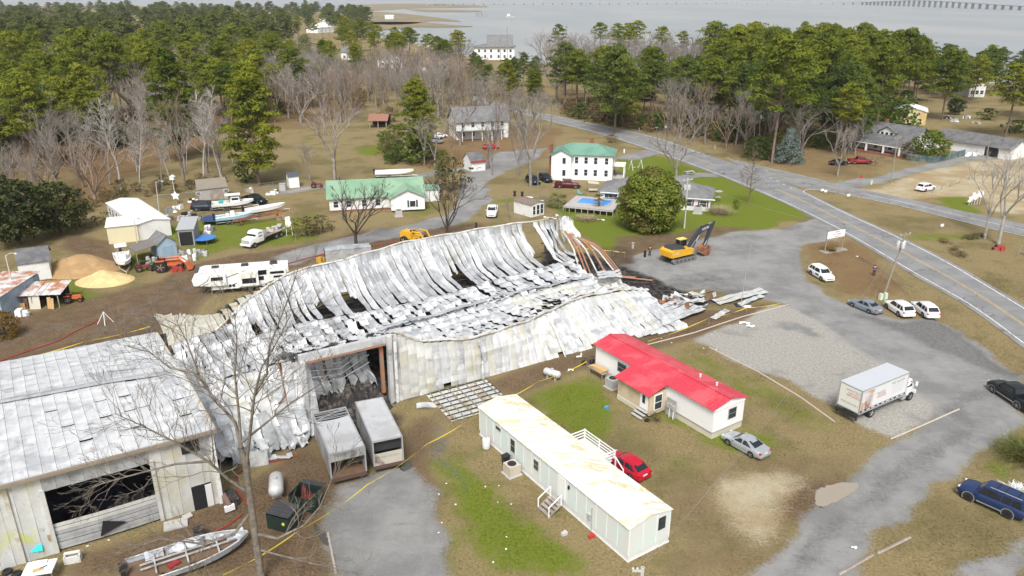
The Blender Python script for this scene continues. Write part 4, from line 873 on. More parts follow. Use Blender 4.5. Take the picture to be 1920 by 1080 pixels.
while s < 41:
    E, Fo, Rg, Fe, Ba = lin(EAVE_B, s), lin(FOOT_B, s), lin(RIDGE, s), lin(EAVE_F, s), lin(BASE_F, s); r = rng.random()
    if -9.5 < s < 39.6:                      # sheets hanging in a curtain from the back eave
        ragged = s > 33.5
        if not (ragged and r < .3):
            cut = 4 if rng.random() < .14 else 9
            panel('roof_panel', s, pw * rng.uniform(.9, 1.06) if not ragged else .75, [(E[0], E[1]), (E[0] - .5 - .5 * math.sin(s * .45) * math.sin(s * .17), E[1] - (E[1] - Fo[1]) * .24), (E[0] - 2.3 - .8 * math.sin(s * .45) * math.sin(s * .17) + rng.normal() * .15, E[1] - (E[1] - Fo[1]) * .58), (E[0] - (E[0] - Fo[0]) * .5, Fo[1] + .7), (Fo[0] + .5, Fo[1] + .15), (Fo[0] - .8, Fo[1])][:cut],
                  S_GRY if r < .75 else S_WHT, rng, .05, .04, .07 if not ragged else .3, .05 if not ragged else .5, rng.uniform(0, .05), .10, .02, .3, drift=.03, spread=.20, sh=(0, .1, .35, .5, .05)[int(r * 5)])
    if s < 38:                          # broken middle of the roof
        a = (Fo[0] + .3, Fo[1] + .15) if s > -9.5 else (E[0] + .2, E[1] + .1)
        panel('roof_panel', s + rng.normal() * .08, pw * 1.12, [a, ((a[0] + Rg[0]) / 2, min(a[1], Rg[1]) - .2 + rng.normal() * .2), (Rg[0] - .5, Rg[1] - .1)],
              S_WHT if r < .7 else S_GRY, rng, .05, .30, .10, .15, rng.uniform(0, .14), .10, .06, .2, drift=.03, spread=.25, sh=(0, .15, .3)[int(r * 3)])
    if s > -.4:
        panel('roof_panel', s + rng.normal() * .06, pw * 1.12, [(Rg[0] - .15, Rg[1]), ((Rg[0] * .6 + Fe[0] * .4), (Rg[1] * .62 + Fe[1] * .38) - .75), ((Rg[0] * .2 + Fe[0] * .8), Rg[1] * .15 + Fe[1] * .85 - .35), (Fe[0], Fe[1])],
              S_WHT if s < 22 or r < .3 else S_CRM, rng, .05, .28, .08, .14, rng.uniform(0, .1), .06 if s < 34 else .0, .05, .0, drift=.02, sh=(0, .1, .2)[int(r * 3)])
        if s < 40:
            bulge = .25 + .5 * max(0, math.sin(s * .55)); fall = max(0, (s - 22) / 14)
            panel('wall_panel', s, pw * 1.1, [(Fe[0] - .05, Fe[1]), (Fe[0] * .72 + Ba[0] * .28 - bulge * .6 - fall * .4, Fe[1] * .70), (Fe[0] * .4 + Ba[0] * .6 - bulge * .3 - fall * .3, Fe[1] * .36), (Ba[0] - fall * 1.0, Ba[1])],
                  S_CRM if r < .5 else S_WHT, rng, .05, .05 if s < 3 else .10 if s < 18 else .22, .03 if s < 18 else .06, .05 if s < 18 else .10, 0, .03, .02, .0)
    elif s > -9.4:                    # over the loading bay
        panel('roof_panel', s, pw, [(Rg[0] - .15, Rg[1] + .2), (8, 4.6), (4.5, 6.3), (1.4, 7.45)], S_WHT, rng, .1, .22, .12, .12, 0, .05, .05)
    else:                             # flattened left end
        panel('roof_panel', s + rng.normal() * .2, pw * 1.45, [(Rg[0] - .2, Rg[1]), (8, 1.2 + rng.normal() * .25), (4, 1.0 + rng.normal() * .3), (-1.5 + rng.normal() * .8, .45)], S_WHT if r < .55 else S_CRM, rng, .14, .24, .16, .14, rng.uniform(0, .2), .025, .1, .3, drift=.03)
    s += pw
r5 = np.random.default_rng(17); N_ = r5.normal(size=(60, 60))
for kx in range(4):
    for ky in range(4):
        mb = MB(); mb.grid(lambda u, v: (-18.6 + kx * 2.5 + u * 2.6 + .2 * N_[kx, ky], -2.2 + ky * 6.2 + v * 6.4, .55 + .5 * math.sin((-2.2 + ky * 6.2 + v * 6.4) / 24 * PI) + .16 * N_[int(kx * 13 + u * 12), int(ky * 13 + v * 12)] + .12 * math.sin(kx + v * 9)), 12, 12); mb.build('fallen_sheet', (S_WHT, S_GRY, S_CRM)[(kx + ky) % 3], WH)
# back wall at the left end, thrown outward over the yard
s = -18
while s < 0:
    E = lin(EAVE_B, s); o_ = max(2.5, 12.5 - .6 * (s + 18))
    panel('wall_panel', s, 1.0, [(E[0], E[1]), (E[0] + o_ * .35, E[1] * .75 + .9), (E[0] + o_ * .7, E[1] * .35 + .9), (E[0] + o_, .3)], S_YEL, rng, .08, .06, .06, .08, .02, 0, .03, .25, drift=0); s += 1.0
# trims, gutters, ridge cap
def wtube(name, pts, r, m, n=7): mb = MB(); mb.tube(pts, r, n); return mb.build(name, m, WH, True)
wtube('eave_trim', smooth_line([Vector((k, lin(EAVE_B, k)[0] + .1, lin(EAVE_B, k)[1] + .12 + .1 * math.sin(k))) for k in np.arange(-13, 41, 2.0)], 1), .13, GALV)
wtube('gutter', smooth_line([Vector((k, lin(EAVE_F, k)[0] - .12, lin(EAVE_F, k)[1] + .2 + .12 * math.sin(k * 1.3))) for k in np.arange(.2, 38, 1.6)], 1), .14, GALV)
mb = MB(); RL = [Vector((k, lin(RIDGE, k)[0] + .4 * math.sin(k * .35), lin(RIDGE, k)[1] + .42 + .1 * math.sin(k))) for k in np.arange(3, 37, .8)]
ids = [[mb.pt(p + Vector((0, d, .10 if d == 0 else 0))) for d in (-.33, 0, .33)] for p in RL]
for a, b in zip(ids, ids[1:]):
    for k in (0, 1): mb.face((a[k], a[k + 1], b[k + 1], b[k]))
mb.build('ridge_cap', S_GRY, WH, True)
for k in (10.4, 21.5):
    Fe, Ba = lin(EAVE_F, k), lin(BASE_F, k); wtube('downspout', [(k, Fe[0] - .4, Fe[1] - .1), (k, Fe[0] * .5 - .75, Fe[1] * .5), (k, Ba[0] - .55, .1)], .09, MW)
# loading bay: frame, header, rusty lining, hanging sheets, charred floor heap
mb = MB(); mb.box((-4.5, .55, 7.25), (9.6, .5, .75)); mb.build('bay_header', S_WHT, WH)
mb = MB(); mb.box((-4.5, .45, 6.75), (9.0, .28, .24)); mb.build('lintel', RUSTO, WH)
mb = MB(); mb.box((-.25, .0, 3.9), (.42, .55, 7.8), rx=.03); mb.build('bay_post', S_WHT, WH)
mb = MB(); mb.box((.32, -.1, 3.9), (.3, .22, 7.9), rx=.02); mb.build('corner_trim', MW, WH)
mb = MB(); mb.box((-9.1, .2, 3.5), (.4, .5, 7.0), rx=.02); mb.build('bay_post', S_WHT, WH)
mb = MB(); mb.box((-.75, 1.0, 4.2), (.35, .35, 6.4)); mb.build('column', RUSTO, WH)
for k in range(9):
    panel('hanging_sheet', -8.6 + k * .98, .9, [(6.6, 5.0 - .1 * k), (6.3, 3.2), (5.4, 1.3), (4.2, .4)], S_GRY, rng, .12, .2, .2, .5, 0, .1, .08, .4)
for k in range(4): wtube('pipe', [(-8.9, 5 + k * .4, 4.5 - k), (-4, 4.4 + k * .3, 3.8 - k * .8), (-.6, 5.2, 5.4 - k * .9)], .07, STEEL, 5)
mb = MB(); mb.box((-4.6, 3.6, 5.75), (8.6, .2, .25), rx=.3, ry=-.06); mb.build('beam', RUSTO, WH)
def heap(name, cx, cy, rx, ry, h, m, parent, seed, nseg=18, rough=.5):
    r2 = np.random.default_rng(seed); o = r2.normal(size=(nseg + 1, nseg + 1)); mb = MB()
    def fn(u, v):
        x, y = u * 2 - 1, v * 2 - 1; d = min(1, math.hypot(x, y)); return (cx + x * rx, cy + y * ry, max(-.03, h * (1 - d ** 1.3) * (1 + rough * o[int(round(u * nseg)), int(round(v * nseg))]) - .02))
    mb.grid(fn, nseg, nseg); return mb.build(name, m, parent, False)
heap('ash_heap', -3.6, 2.2, 4.6, 4.2, 1.1, CHAR, WH, 1, 26, .8)
# side strip of wall left of the bay, folded sheets before the flattened end
for k in range(3): panel('wall_panel', -10.3 + k * .9, .95, [(1.6, 6.7 - k * .2), (.9, 4.4), (.2, 2.2), (-.3, .1)], S_WHT, rng, .07, .08, .1, .12, 0, 0, .04)
for k in range(9): panel('wall_panel', -16.8 + k * .85, .9, [(.4 + rng.normal() * .5, 1.6 + rng.random()), (-.8, 1.2), (-2.0, .5), (-2.8 - rng.random(), .12)], S_WHT if k % 2 else S_GRY, rng, .15, .3, .25, .5, 0, .06, .1, .3)
for k in range(5): wtube('brace', [(-11 + rng.normal(), 3 + rng.normal() * 2, .8), (-9 + rng.normal(), 5 + rng.normal() * 2, 3.5 + rng.random())], .07, RUST if k % 2 else GALV, 5)
# right end: leaning rusted frames, torn top corner
mb = MB()
tops = [(42.5, 29.0, 6.4), (43.6, 28.4, 6.0), (44.8, 27.2, 5.4)]
for k in range(9):
    a = Vector((39.0 + .22 * k + rng.normal() * .1, 26.6 - .38 * k, 6.3 - .12 * k)); b = Vector((39.2 + .8 * k + rng.normal() * .4, 20.2 - .2 * k + rng.normal() * .8, .25)); c = a.lerp(b, .5) + Vector((.45, -.1, .6))
    wtube('frame_bar', [a, a.lerp(c, .6) + Vector((0, 0, .3)), c, b], .13, RUSTO if k % 3 else GALV, 6)
for k in range(4): wtube('frame_bar', [(41 + k, 20 - k, .4), (45 + k * .8 + rng.normal() * .5, 17.5 - k * 1.2, .2)], .12, RUSTO, 6)
for k in range(4):
    mb = MB(); mb.grid(lambda u, v, k=k: (39.2 + k * .45 + u * 1.2 + .25 * math.sin(v * 7 + k), 28.0 - v * 2.4 - .3 * k + .3 * math.sin(u * 5), 7.9 - .3 * k - v * v * 3.4 + .35 * math.sin(u * 6 + v * 5 + k)), 6, 9); mb.build('torn_sheet', S_CRM if k % 2 else S_WHT, WH, True)
mb = MB(); mb.box((39.9, 28.4, 4.2), (.25, .3, 6.6)); mb.build('column', GALV, WH)
mb = MB(); mb.box((39.6, 29.6, 3.2), (2.6, .16, 6.0)); mb.build('end_wall', sheet_mat('sheet_sooty', (.22, .22, .22), (.36, .36, .35), (.12, .09, .07), .5, .4), WH)
for z in (1.8, 3.4, 5.0): mb = MB(); mb.box((39.2, 29.35, z), (3.4, .14, .16)); mb.build('girt', RUST, WH)
# dark steel purlins that show through the holes
for k in range(6): wtube('purlin', [Vector((a, 17.5 + k * 1.9, .1 + .42 * k)) for a in np.arange(-8, 40, 4.0)], .08, CHAR, 4)
# rusty lean-to along the back wall
LT = T('rusted_shed', 'collapsed red brown rusted shed roof along the warehouse back wall', 'shed', WQ(20, -33), WANG)
for k in range(16):
    mb = MB(); x = -7 + k * .95; mb.grid(lambda u, v: (x + u * .93, v * 3.4 - .8, 2.6 + .05 * math.sin(u * 12) - v * 1.4 + .12 * math.sin(k * 1.7 + v * 3)), 4, 4); mb.build('roof_panel', RUST if k % 4 else RUSTO, LT)
for x in (-6.5, 0, 6.5): mb = MB(); mb.box((x, 1.9, .65), (.16, .16, 1.3)); mb.build('post', CHAR, LT)
heap('ash_heap', 8, 1.5, 4, 1.6, 1.2, CHAR, LT, 5, 14, .9)
# scattered wreck at the right end
heap('ash_heap', 42.5, 20.5, 4.0, 4.5, .9, CHAR, WH, 12, 18, .8)
DP = T('wreck_pile', 'heap of twisted white roofing and flashing on the grey lot', 'debris', WQ(45.5, -4.5), WANG)
for k in range(46):
    a = rng.uniform(0, 6.28); L = rng.uniform(.8, 3.4); w = rng.uniform(.25, .8); c = Vector((rng.normal() * 3.0, rng.normal() * 1.7 + .4, 0)); z0 = max(.12, 1.25 - c.length * .3 + rng.normal() * .15); el = rng.normal() * .3; bend = rng.normal() * .5
    mb = MB(); d = Vector((math.cos(a), math.sin(a), el)); sd = Vector((-math.sin(a), math.cos(a), rng.normal() * .4))
    mb.grid(lambda u, v: c + Vector((0, 0, z0)) + d * (u - .5) * L + sd * (v - .5) * w + Vector((0, 0, bend * (u - .5) ** 2 + .12 * math.sin(u * 9 + k) * (v - .5))), 7, 2)
    for i, p in enumerate(mb.v): mb.v[i] = (p[0], p[1], max(.04, p[2]))
    mb.build('sheet_piece', (S_WHT, S_GRY, S_CRM, S_WHT, RUST)[k % 5], DP)
heap('ash_heap', 0, .4, 4.2, 2.4, .7, CHAR, DP, 9, 18, .6)
def wreck_panel(lab, s0, q0, L, w, ang, m, bow=.25, z=.12, name='roof_sheet'):
    g = WQ(s0, q0); t = T(name, lab, 'metal sheet', (g.x, g.y, 0), WANG + ang)
    for k in range(max(1, int(w / .9))):
        y = (k - w / .9 / 2) * .92; mb = MB(); mb.grid(lambda u, v: ((u - .5) * L, y + v * .9, z + .1 + bow * abs(math.sin(u * 3.1 + k * .5)) * .5 + .05 * math.sin(u * 20 + k) + .18 * u * (1 + .3 * k)), 18, 3); mb.build('panel', m, t, True)
wreck_panel('long white roof sheet lying out to the flagpole', 53.5, -2.4, 9.0, 1.9, -.06, S_CRM, .3)
wreck_panel('narrow torn white sheet near the flagpole foot', 53.8, -.6, 5.0, .95, .1, S_WHT, .2)
wreck_panel('bright white fallen sheet beside the rusted frames', 38.8, -13.6, 3.4, 2.8, -.5, S_WHT, .4, 2.6)
wreck_panel('large flat white sheet at the front right corner', 40.3, -2.6, 9.5, 4.6, .12, S_WHT, .25, .3)
wreck_panel('loose white strip on the scorched soil', 46.6, .9, 3.6, .5, .25, S_WHT, .1, .02)
# wall section lying on the grass before the warehouse, its girts on top
t = T('fallen_wall', 'fallen corrugated wall panel with dark frame grid on the grass', 'metal sheet', WQ(7.0, 3.4), WANG - .03)
for k in range(9):
    mb = MB(); x = -3.6 + k * .8; mb.grid(lambda u, v: (x + u * .78, -3.4 + v * 6.4, .1 + .03 * math.sin(u * 9) + .03 * math.sin(k + v * 5)), 4, 6); mb.build('panel', S_CRM if k % 3 else mat('sheet_brown', (.36, .28, .2), .6, .1, .3, .8, (.6, .58, .5), .5), t)
for k in range(8): mb = MB(); mb.box((0, -3.1 + k * .85, .2), (7.2, .08, .1), rz=.01); mb.build('girt', CHAR, t)
for k in range(7): mb = MB(); mb.box((-3.2 + k * 1.05, -.2, .27), (.07, 6.4, .08)); mb.build('rib', STEEL, t)
t = T('loose_sheet', 'white sheet on the grass at the bay corner', 'metal sheet', WQ(3.2, 2.6), WANG - .4); mb = MB(); mb.grid(lambda u, v: ((u - .5) * 3.4, (v - .5) * 1.1, .1 + .06 * math.sin(u * 8)), 8, 2); mb.build('panel', S_WHT, t)
# ---------------------------------------------------------------- the metal building that still stands, left
LB = T('metal_building', 'standing scorched white metal building with black doorway at the left', 'building', WQ(-19.3, 8.2), WANG)
# local: x negative to the left, y back;  front wall at y=0
HB = 7.0; LBL = 24.0; DEP = 22.6
def lroof(x, y):
    ridge = 11.5; z = HB + .25 + 1.15 * (1 - abs(y - ridge) / ridge)
    sag = -.85 * math.exp(-((x + 1.0) / 4.5) ** 2) * math.exp(-((y - 13) / 5.5) ** 2) - .35 * math.exp(-((x + 9) / 5) ** 2) * math.exp(-((y - 9) / 5) ** 2)
    return z + sag
rng = np.random.default_rng(8); x = .35; k = 0
while x > -LBL:
    for (ya, yb) in [(-.35, 2.87)] + [(2.9 + 2.85 * j, 5.72 + 2.85 * j) for j in range(7)]:
        mb = MB(); n = int((yb - ya) / .38); o_ = [rng.normal() for _ in range(9)]
        def fn(u, v):
            yy = ya + (yb - ya) * v; xx = x - .92 + .9 * u; fr = (yy / 1.45) % 1; seg = int(yy / 1.45) % 9; dent = .075 * (1 - abs(math.sin(PI * fr))) * (1 + .6 * o_[seg])
            curl = 0; return (xx - 1.3 * (yy / 22), yy, lroof(xx, yy) - dent + (.03 if u in (0., 1.) else 0) + curl)
        mb.grid(fn, 4, n); mb.build('roof_panel', S_ROOF, LB, False)
    x -= .92; k += 1
mb = MB(); mb.grid(lambda u, v: (.4 - u * LBL, 11.1 + v * .8, lroof(.4 - u * LBL, 11.5) + .1 - .12 * abs(v - .5)), 40, 2); mb.build('ridge_cap', S_GRY, LB)
mb = MB(); mb.tube([(.42 - 1.3 * y / 22, y, lroof(.4, y) + .06) for y in np.arange(-.3, DEP, .8)], .12, 6); mb.build('edge_trim', S_YEL, LB)
mb = MB(); mb.box((-LBL / 2 + .3, -.42, HB + .1), (LBL + .4, .22, .26)); mb.build('gutter', mat('brown_gutter', (.28, .23, .18), .6, .1, .2), LB)
WALLM = S_LIME
def wall_strips(x0, x1, z0, z1, m, y=0., name='wall_panel', step=.9):
    n = max(1, int(round((x1 - x0) / step))); w = (x1 - x0) / n
    for k in range(n):
        mb = MB(); xa = x0 + k * w; mb.grid(lambda u, v: (xa + u * w * .985, y + (.03 if u in (0., 1.) else 0) * -1 + .025 * math.sin(v * 7 + k * 2), z0 + (z1 - z0) * v), 4, max(2, int((z1 - z0) / .5))); mb.build(name, m, LB, True)
OPA, OPB, OPZ = -11.9, -4.6, 5.55     # doorway in the front wall
wall_strips(-LBL, OPA, 0, HB, WALLM); wall_strips(OPB, -2.0, 0, HB, S_CRM); wall_strips(OPA, OPB, OPZ, HB, S_GRY); wall_strips(-2.0, 0, 4.8, HB, S_GRY); wall_strips(-.45, 0, 0, 4.8, S_CRM); wall_strips(-2.0, -.9, 2.3, 4.8, S_CRM); wall_strips(-.9, -.45, 2.3, 4.8, S_CRM)
mb = MB(); mb.box((-1.9, 2.6, 6.2), (.02, .02, .02))
# upper window hole, lower doors
mb = MB(); mb.box((-1.55, -.04, 6.05), (1.35, .1, 1.05)); mb.build('window', mat('soot_black', (.012, .012, .013), .8, 0, .3), LB)
mb = MB(); mb.box((-1.5, -.02, 1.15), (.95, .1, 2.3)); mb.build('door', mat('soot_black', (.012, .012, .013), .8), LB)
mb = MB(); mb.box((-.72, -.06, 1.1), (.5, .12, 2.1)); mb.build('white_door', mat('door_white', (.68, .68, .66), .5, 0, .1), LB)
# doorway: dropped roller door below, dark room behind
for k in range(7):
    mb = MB(); z = .15 + k * .34; mb.grid(lambda u, v: (OPA + u * (OPB - OPA), .12 - .25 * math.sin(u * 3.1) - .05 * (k % 2), z + v * .33 + .10 * math.sin(u * 3)), 14, 1); mb.build('door_slat', S_GRY if k < 5 else S_CRM, LB)
mb = MB(); mb.poly([(-9.0, -.32, .45), (-7.0, -.34, 1.15), (-8.6, -.34, 1.85)]); mb.build('torn_hole', MATS['soot_black'], LB)
SOOT = mat('sooty_lining', (.03, .03, .032), .9, 0, .4, 1); BLU = mat('wet_blue_floor', (.025, .028, .05), .12, 0, .5, .5, (.008, .008, .01), .5)
mb = MB(); mb.box((-LBL / 2, DEP / 2, .04), (LBL - .2, DEP - .4, .06)); mb.build('floor', BLU, LB)
mb = MB(); mb.box((-LBL / 2, DEP - .2, HB / 2), (LBL, .12, HB)); mb.build('back_wall', SOOT, LB)
mb = MB(); mb.box((-.62, DEP / 2, HB / 2), (.1, DEP - .3, HB), rz=.059); mb.build('side_wall', S_GRY, LB)
mb = MB(); mb.box((-LBL, DEP / 2, HB / 2), (.1, DEP - .2, HB)); mb.build('side_wall', SOOT, LB)
heap('ash_heap', -6.2, 3.0, 2.6, 2.2, .6, CHAR, LB, 3, 16, .8)
mb = MB(); mb.box((OPA - 2.3, -.08, 3.5), (.3, .14, 6.9), rx=0); mb.build('downspout', GALV, LB)
mb = MB(); mb.box((OPA - .3, -.09, 1.6), (.34, .08, .5)); mb.build('junction_box', mat('box_tan', (.35, .26, .14), .6), LB)
mb = MB(); mb.box((.12, -.08, 3.4), (.34, .2, 6.9)); mb.build('corner_trim', MW, LB)
mb = MB(); mb.box((OPB + .1, -.08, 2.9), (.3, .16, 5.7)); mb.build('door_jamb', S_CRM, LB); mb = MB(); mb.box((OPA - .1, -.08, 2.9), (.3, .16, 5.7)); mb.build('door_jamb', S_CRM, LB)
# ================================================================ BUILDINGS
WHT = mat('white_siding', (.74, .74, .72), .6, 0, .06, .8, (.62, .61, .57), .3); WHT2 = mat('bright_white', (.80, .80, .79), .5, 0, .04, 1)
MINT = mat('mint_siding', (.66, .74, .71), .5, .05, .05, .6, (.70, .71, .68), .5); SKIRT = mat('skirting', (.66, .67, .65), .7, 0, .08, 2)
GLS = glass(); SHGL = mat('grey_shingle', (.15, .15, .155), .9, 0, .2, 1.2, (.19, .19, .19), .5, .4, 12); SHGD = mat('dark_shingle', (.105, .105, .11), .9, 0, .2, 1.2, (.15, .15, .15), .5, .4, 12)
GRNR = mat('green_metal_roof', (.12, .27, .20), .45, .1, .1, .5, (.17, .32, .24), .5); LGRN = mat('pale_green_roof', (.20, .34, .22), .5, .1, .1, .4, (.26, .39, .27), .5)
BRICK = mat('red_brick', (.27, .10, .065), .9, 0, .3, 3, (.2, .09, .06), .5); TAN = mat('tan_siding', (.55, .47, .33), .7, 0, .08, 1.2, (.47, .38, .25), .4)
YELS = mat('cream_siding', (.66, .60, .40), .7, 0, .07, .8); GREYW = mat('grey_siding', (.36, .34, .32), .8, 0, .12, 1.2); BLUS = mat('blue_siding', (.33, .43, .52), .8, 0, .15, 1.2, (.25, .33, .4), .4)
WOOD = mat('weathered_wood', (.28, .24, .20), .9, 0, .2, 2, (.38, .34, .3), .4); PLY = mat('plywood', (.50, .33, .15), .8, 0, .15, 1.5); CONC = mat('concrete', (.42, .41, .39), .9, 0, .15, 1.5)
BLKM = mat('black_plastic', (.02, .02, .022), .5, 0, .3, 2); DKGN = mat('dark_green_paint', (.014, .028, .022), .6, 0, .3, 1.5); ACG = mat('appliance_grey', (.42, .42, .41), .6, .1, .12, 2)
MROOF = mat('white_metal_roof', (.78, .78, .76), .5, .05, .05, .6, (.66, .64, .6), .3)
def frame_of(A, B):               # front edge A->B (left to right as seen from the camera side), +y away from the viewer
    d = B - A; return (A + B) / 2, math.atan2(d.y, d.x), d.length
class House:
    """x along the front, y to the back, origin at the middle of the front edge"""
    def __init__(s, name, lab, cat, A, B, depth, h, L=None):
        c, a, l = frame_of(A, B); s.t = T(name, lab, cat, (c.x, c.y, 0), a); s.L = L or l; s.D = depth; s.h = h
    def walls(s, m, base=None, bh=.5, gable='x', rise=1.2, z0=0):
        L, D, h = s.L, s.D, s.h; mb = MB(); b = bh if base else 0
        if gable == 'x': pr = [(0, b + z0), (D, b + z0), (D, h), (D / 2, h + rise), (0, h)]; mb.ext([(-L / 2, y, z) for y, z in pr], (L, 0, 0))
        elif gable == 'y': pr = [(-L / 2, b + z0), (L / 2, b + z0), (L / 2, h), (0, h + rise), (-L / 2, h)]; mb.ext([(x, 0, z) for x, z in pr], (0, D, 0))
        else: mb.box((0, D / 2, (b + z0 + h) / 2), (L, D, h - b - z0))
        mb.build('wall', m, s.t)
        if base: mb = MB(); mb.box((0, D / 2, b / 2), (L - .06, D - .06, b)); mb.build('foundation', base, s.t)
    def roof(s, m, gable='x', rise=1.2, over=.35, th=.12, gov=.3, split=0):
        L, D, h = s.L, s.D, s.h; o = over; r = None
        if gable == 'x':
            k = rise / (D / 2); z0 = h - o * k
            for sg in (0, 1):
                ya, yb = (-o, D / 2) if sg == 0 else (D + o, D / 2); n = max(1, int(round((L + 2 * gov) / split))) if split else 1; w = (L + 2 * gov) / n
                for j in range(n):
                    x = -L / 2 - gov + j * w; mb = MB(); mb.ext([(x, ya, z0 + .02), (x, yb, h + rise + .02), (x, yb, h + rise + th), (x, ya, z0 + th)], (w * (.955 if split and split < .6 else .985 if split else 1), 0, 0))
                    mb.build('roof_panel' if split else 'roof', m, s.t)
        elif gable == 'y':
            k = rise / (L / 2); z0 = h - o * k
            for sg in (-1, 1):
                xa = sg * (L / 2 + o); mb = MB(); mb.ext([(xa, -gov, z0 + .02), (0, -gov, h + rise + .02), (0, -gov, h + rise + th), (xa, -gov, z0 + th)], (0, D + 2 * gov, 0)); mb.build('roof', m, s.t)
        elif gable == 'hip':
            a = [(-L / 2 - o, -o), (L / 2 + o, -o), (L / 2 + o, D + o), (-L / 2 - o, D + o)]; q = min(L, D) / 2; z0 = h
            R1, R2 = ((-L / 2 + q, D / 2), (L / 2 - q, D / 2)) if L >= D else ((0, q), (0, D - q)); mb = MB(); P_ = lambda p, z: (p[0], p[1], z)
            if L >= D: fs = [[a[0], a[1], R2, R1], [a[1], a[2], R2], [a[2], a[3], R1, R2], [a[3], a[0], R1]]
            else: fs = [[a[0], a[1], R1], [a[1], a[2], R2, R1], [a[2], a[3], R2], [a[3], a[0], R1, R2]]
            for f in fs: mb.poly([P_(p, z0 if p in a else z0 + rise) for p in f])
            mb.poly([P_(p, z0 - .02) for p in a]); mb.build('roof', m, s.t)
        else:
            mb = MB(); mb.ext([(-L / 2 - gov, -o, h), (-L / 2 - gov, D + o, h + rise), (-L / 2 - gov, D + o, h + rise + th), (-L / 2 - gov, -o, h + th)], (L + 2 * gov, 0, 0)); mb.build('roof', m, s.t)
    def _wall(s, side):
        L, D = s.L, s.D
        return {'f': (lambda u, o: Vector((u, -o, 0)), Vector((1, 0, 0)), Vector((0, -1, 0))), 'b': (lambda u, o: Vector((u, D + o, 0)), Vector((1, 0, 0)), Vector((0, 1, 0))),
                'l': (lambda u, o: Vector((-L / 2 - o, u, 0)), Vector((0, 1, 0)), Vector((-1, 0, 0))), 'r': (lambda u, o: Vector((L / 2 + o, u, 0)), Vector((0, 1, 0)), Vector((1, 0, 0)))}[side]
    def slab(s, side, u, z, w, h, th, off, m, name, par=None):
        at, t, n = s._wall(side); c = at(u, off); mb = MB(); mb.ext([c - t * w / 2 + Vector((0, 0, z)), c + t * w / 2 + Vector((0, 0, z)), c + t * w / 2 + Vector((0, 0, z + h)), c - t * w / 2 + Vector((0, 0, z + h))], n * th); return mb.build(name, m, par or s.t)
    def win(s, side, u, z, w=.9, h=1.3, fm=None, shut=None, mid=True, deep=.0):
        f = s.slab(side, u, z - .07, w + .16, h + .14, .05, .004 + deep, fm or WHT2, 'window')
        if mid: s.slab(side, u, z, w, h / 2 - .03, .012, .058 + deep, GLS, 'pane', f); s.slab(side, u, z + h / 2 + .03, w, h / 2 - .03, .012, .058 + deep, GLS, 'pane', f)
        else: s.slab(side, u, z, w, h, .012, .058 + deep, GLS, 'pane', f)
        if shut:
            for k in (-1, 1): s.slab(side, u + k * (w / 2 + .24), z - .05, .28, h + .1, .04, .004, shut, 'shutter')
    def door(s, side, u, z=0, w=.9, h=2.05, m=None): return s.slab(side, u, z, w, h, .06, .005, m or WHT2, 'door')
def ac_unit(x, y, lab, rz=0, m=None, loc=None, sz=.8):
    t = T('ac_unit', lab, 'air conditioner', loc or G(x, y), rz); mb = MB(); mb.box((0, 0, sz * .47), (sz, sz, sz * .9)); mb.build('case', m or ACG, t)
    mb = MB(); mb.lathe([(sz * .36, sz * .92), (sz * .36, sz * .95), (sz * .3, sz * .96)], n=14); mb.build('fan_grille', BLKM, t); mb = MB(); mb.box((0, 0, .03), (sz * 1.25, sz * 1.25, .08)); mb.build('pad', CONC, t)
# ---- white single-wide trailer with rust stained roof
A, B = G(899, 815), G(1177, 1055); E = G(1255, 1017)
RST = NT('rust_streaked_roof'); st_ = RST.math('MULTIPLY', RST.ramp(RST.noise(.55, 5, .7, stretch=(.35, 1.5, 1, -.98), dist=.6), .46, .60), RST.ramp(RST.noise(2.2, 4, .75), .3, .55))
RSTM = RST.done(RST.mix(st_, RST.mix(RST.noise(.7), (.80, .80, .76), (.86, .86, .84)), RST.mix(RST.noise(3), (.62, .47, .22), (.70, .58, .36))), .5, 0)
H = House('mobile_home', 'long white mobile home with rust streaked roof in the foreground', 'mobile home', A, B, 4.25, 3.05)
# vertical siding panels
H.walls(MINT, SKIRT, .55, 'x', .42); H.roof(RSTM, 'x', .42, .12, .07, .1, 1.25)
n = int(H.L / 1.22)
for k in range(n + 1): H.slab('f', -H.L / 2 + .05 + k * (H.L - .1) / n, .55, .05, 2.45, .018, .002, WHT2, 'batten')
for k in range(4): H.slab('r', .05 + k * 1.38, .55, .05, 2.6, .018, .002, WHT2, 'batten')
for u, z, w, h in ((-H.L * .338, 2.35, .75, .28), (-H.L * .225, 1.3, .62, 1.25), (-H.L * .055, 1.5, .62, .9)): H.win('f', u, z, w, h, mat('dull_frame', (.5, .5, .46), .5), None, h > .5)
H.win('r', 3.3, 1.75, .55, .95, BLKM); H.door('f', H.L * .115, .75, .95, 2.05); H.slab('f', H.L * .285, 1.0, .35, .5, .14, .005, ACG, 'meter'); H.slab('f', H.L * .30, .1, .06, 2.2, .06, .02, ACG, 'conduit'); H.slab('f', H.L * .16, 2.25, .16, .3, .12, .005, BLKM, 'lamp')
for sd, L_ in (('f', H.L), ('r', 4.25)): H.slab(sd, 0 if sd == 'f' else 2.12, .02, L_, .14, .03, .002, WHT2, 'bottom_rail')
def on(Hs, u, y, z=0): return Hs.t.matrix_world_calc @ Vector((u, y, z)) if hasattr(Hs.t, 'matrix_world_calc') else (Matrix.Translation(Hs.t.location) @ Matrix.Rotation(Hs.t.rotation_euler.z, 4, 'Z')) @ Vector((u, y, z))
HA = H.t.rotation_euler.z; HW = H
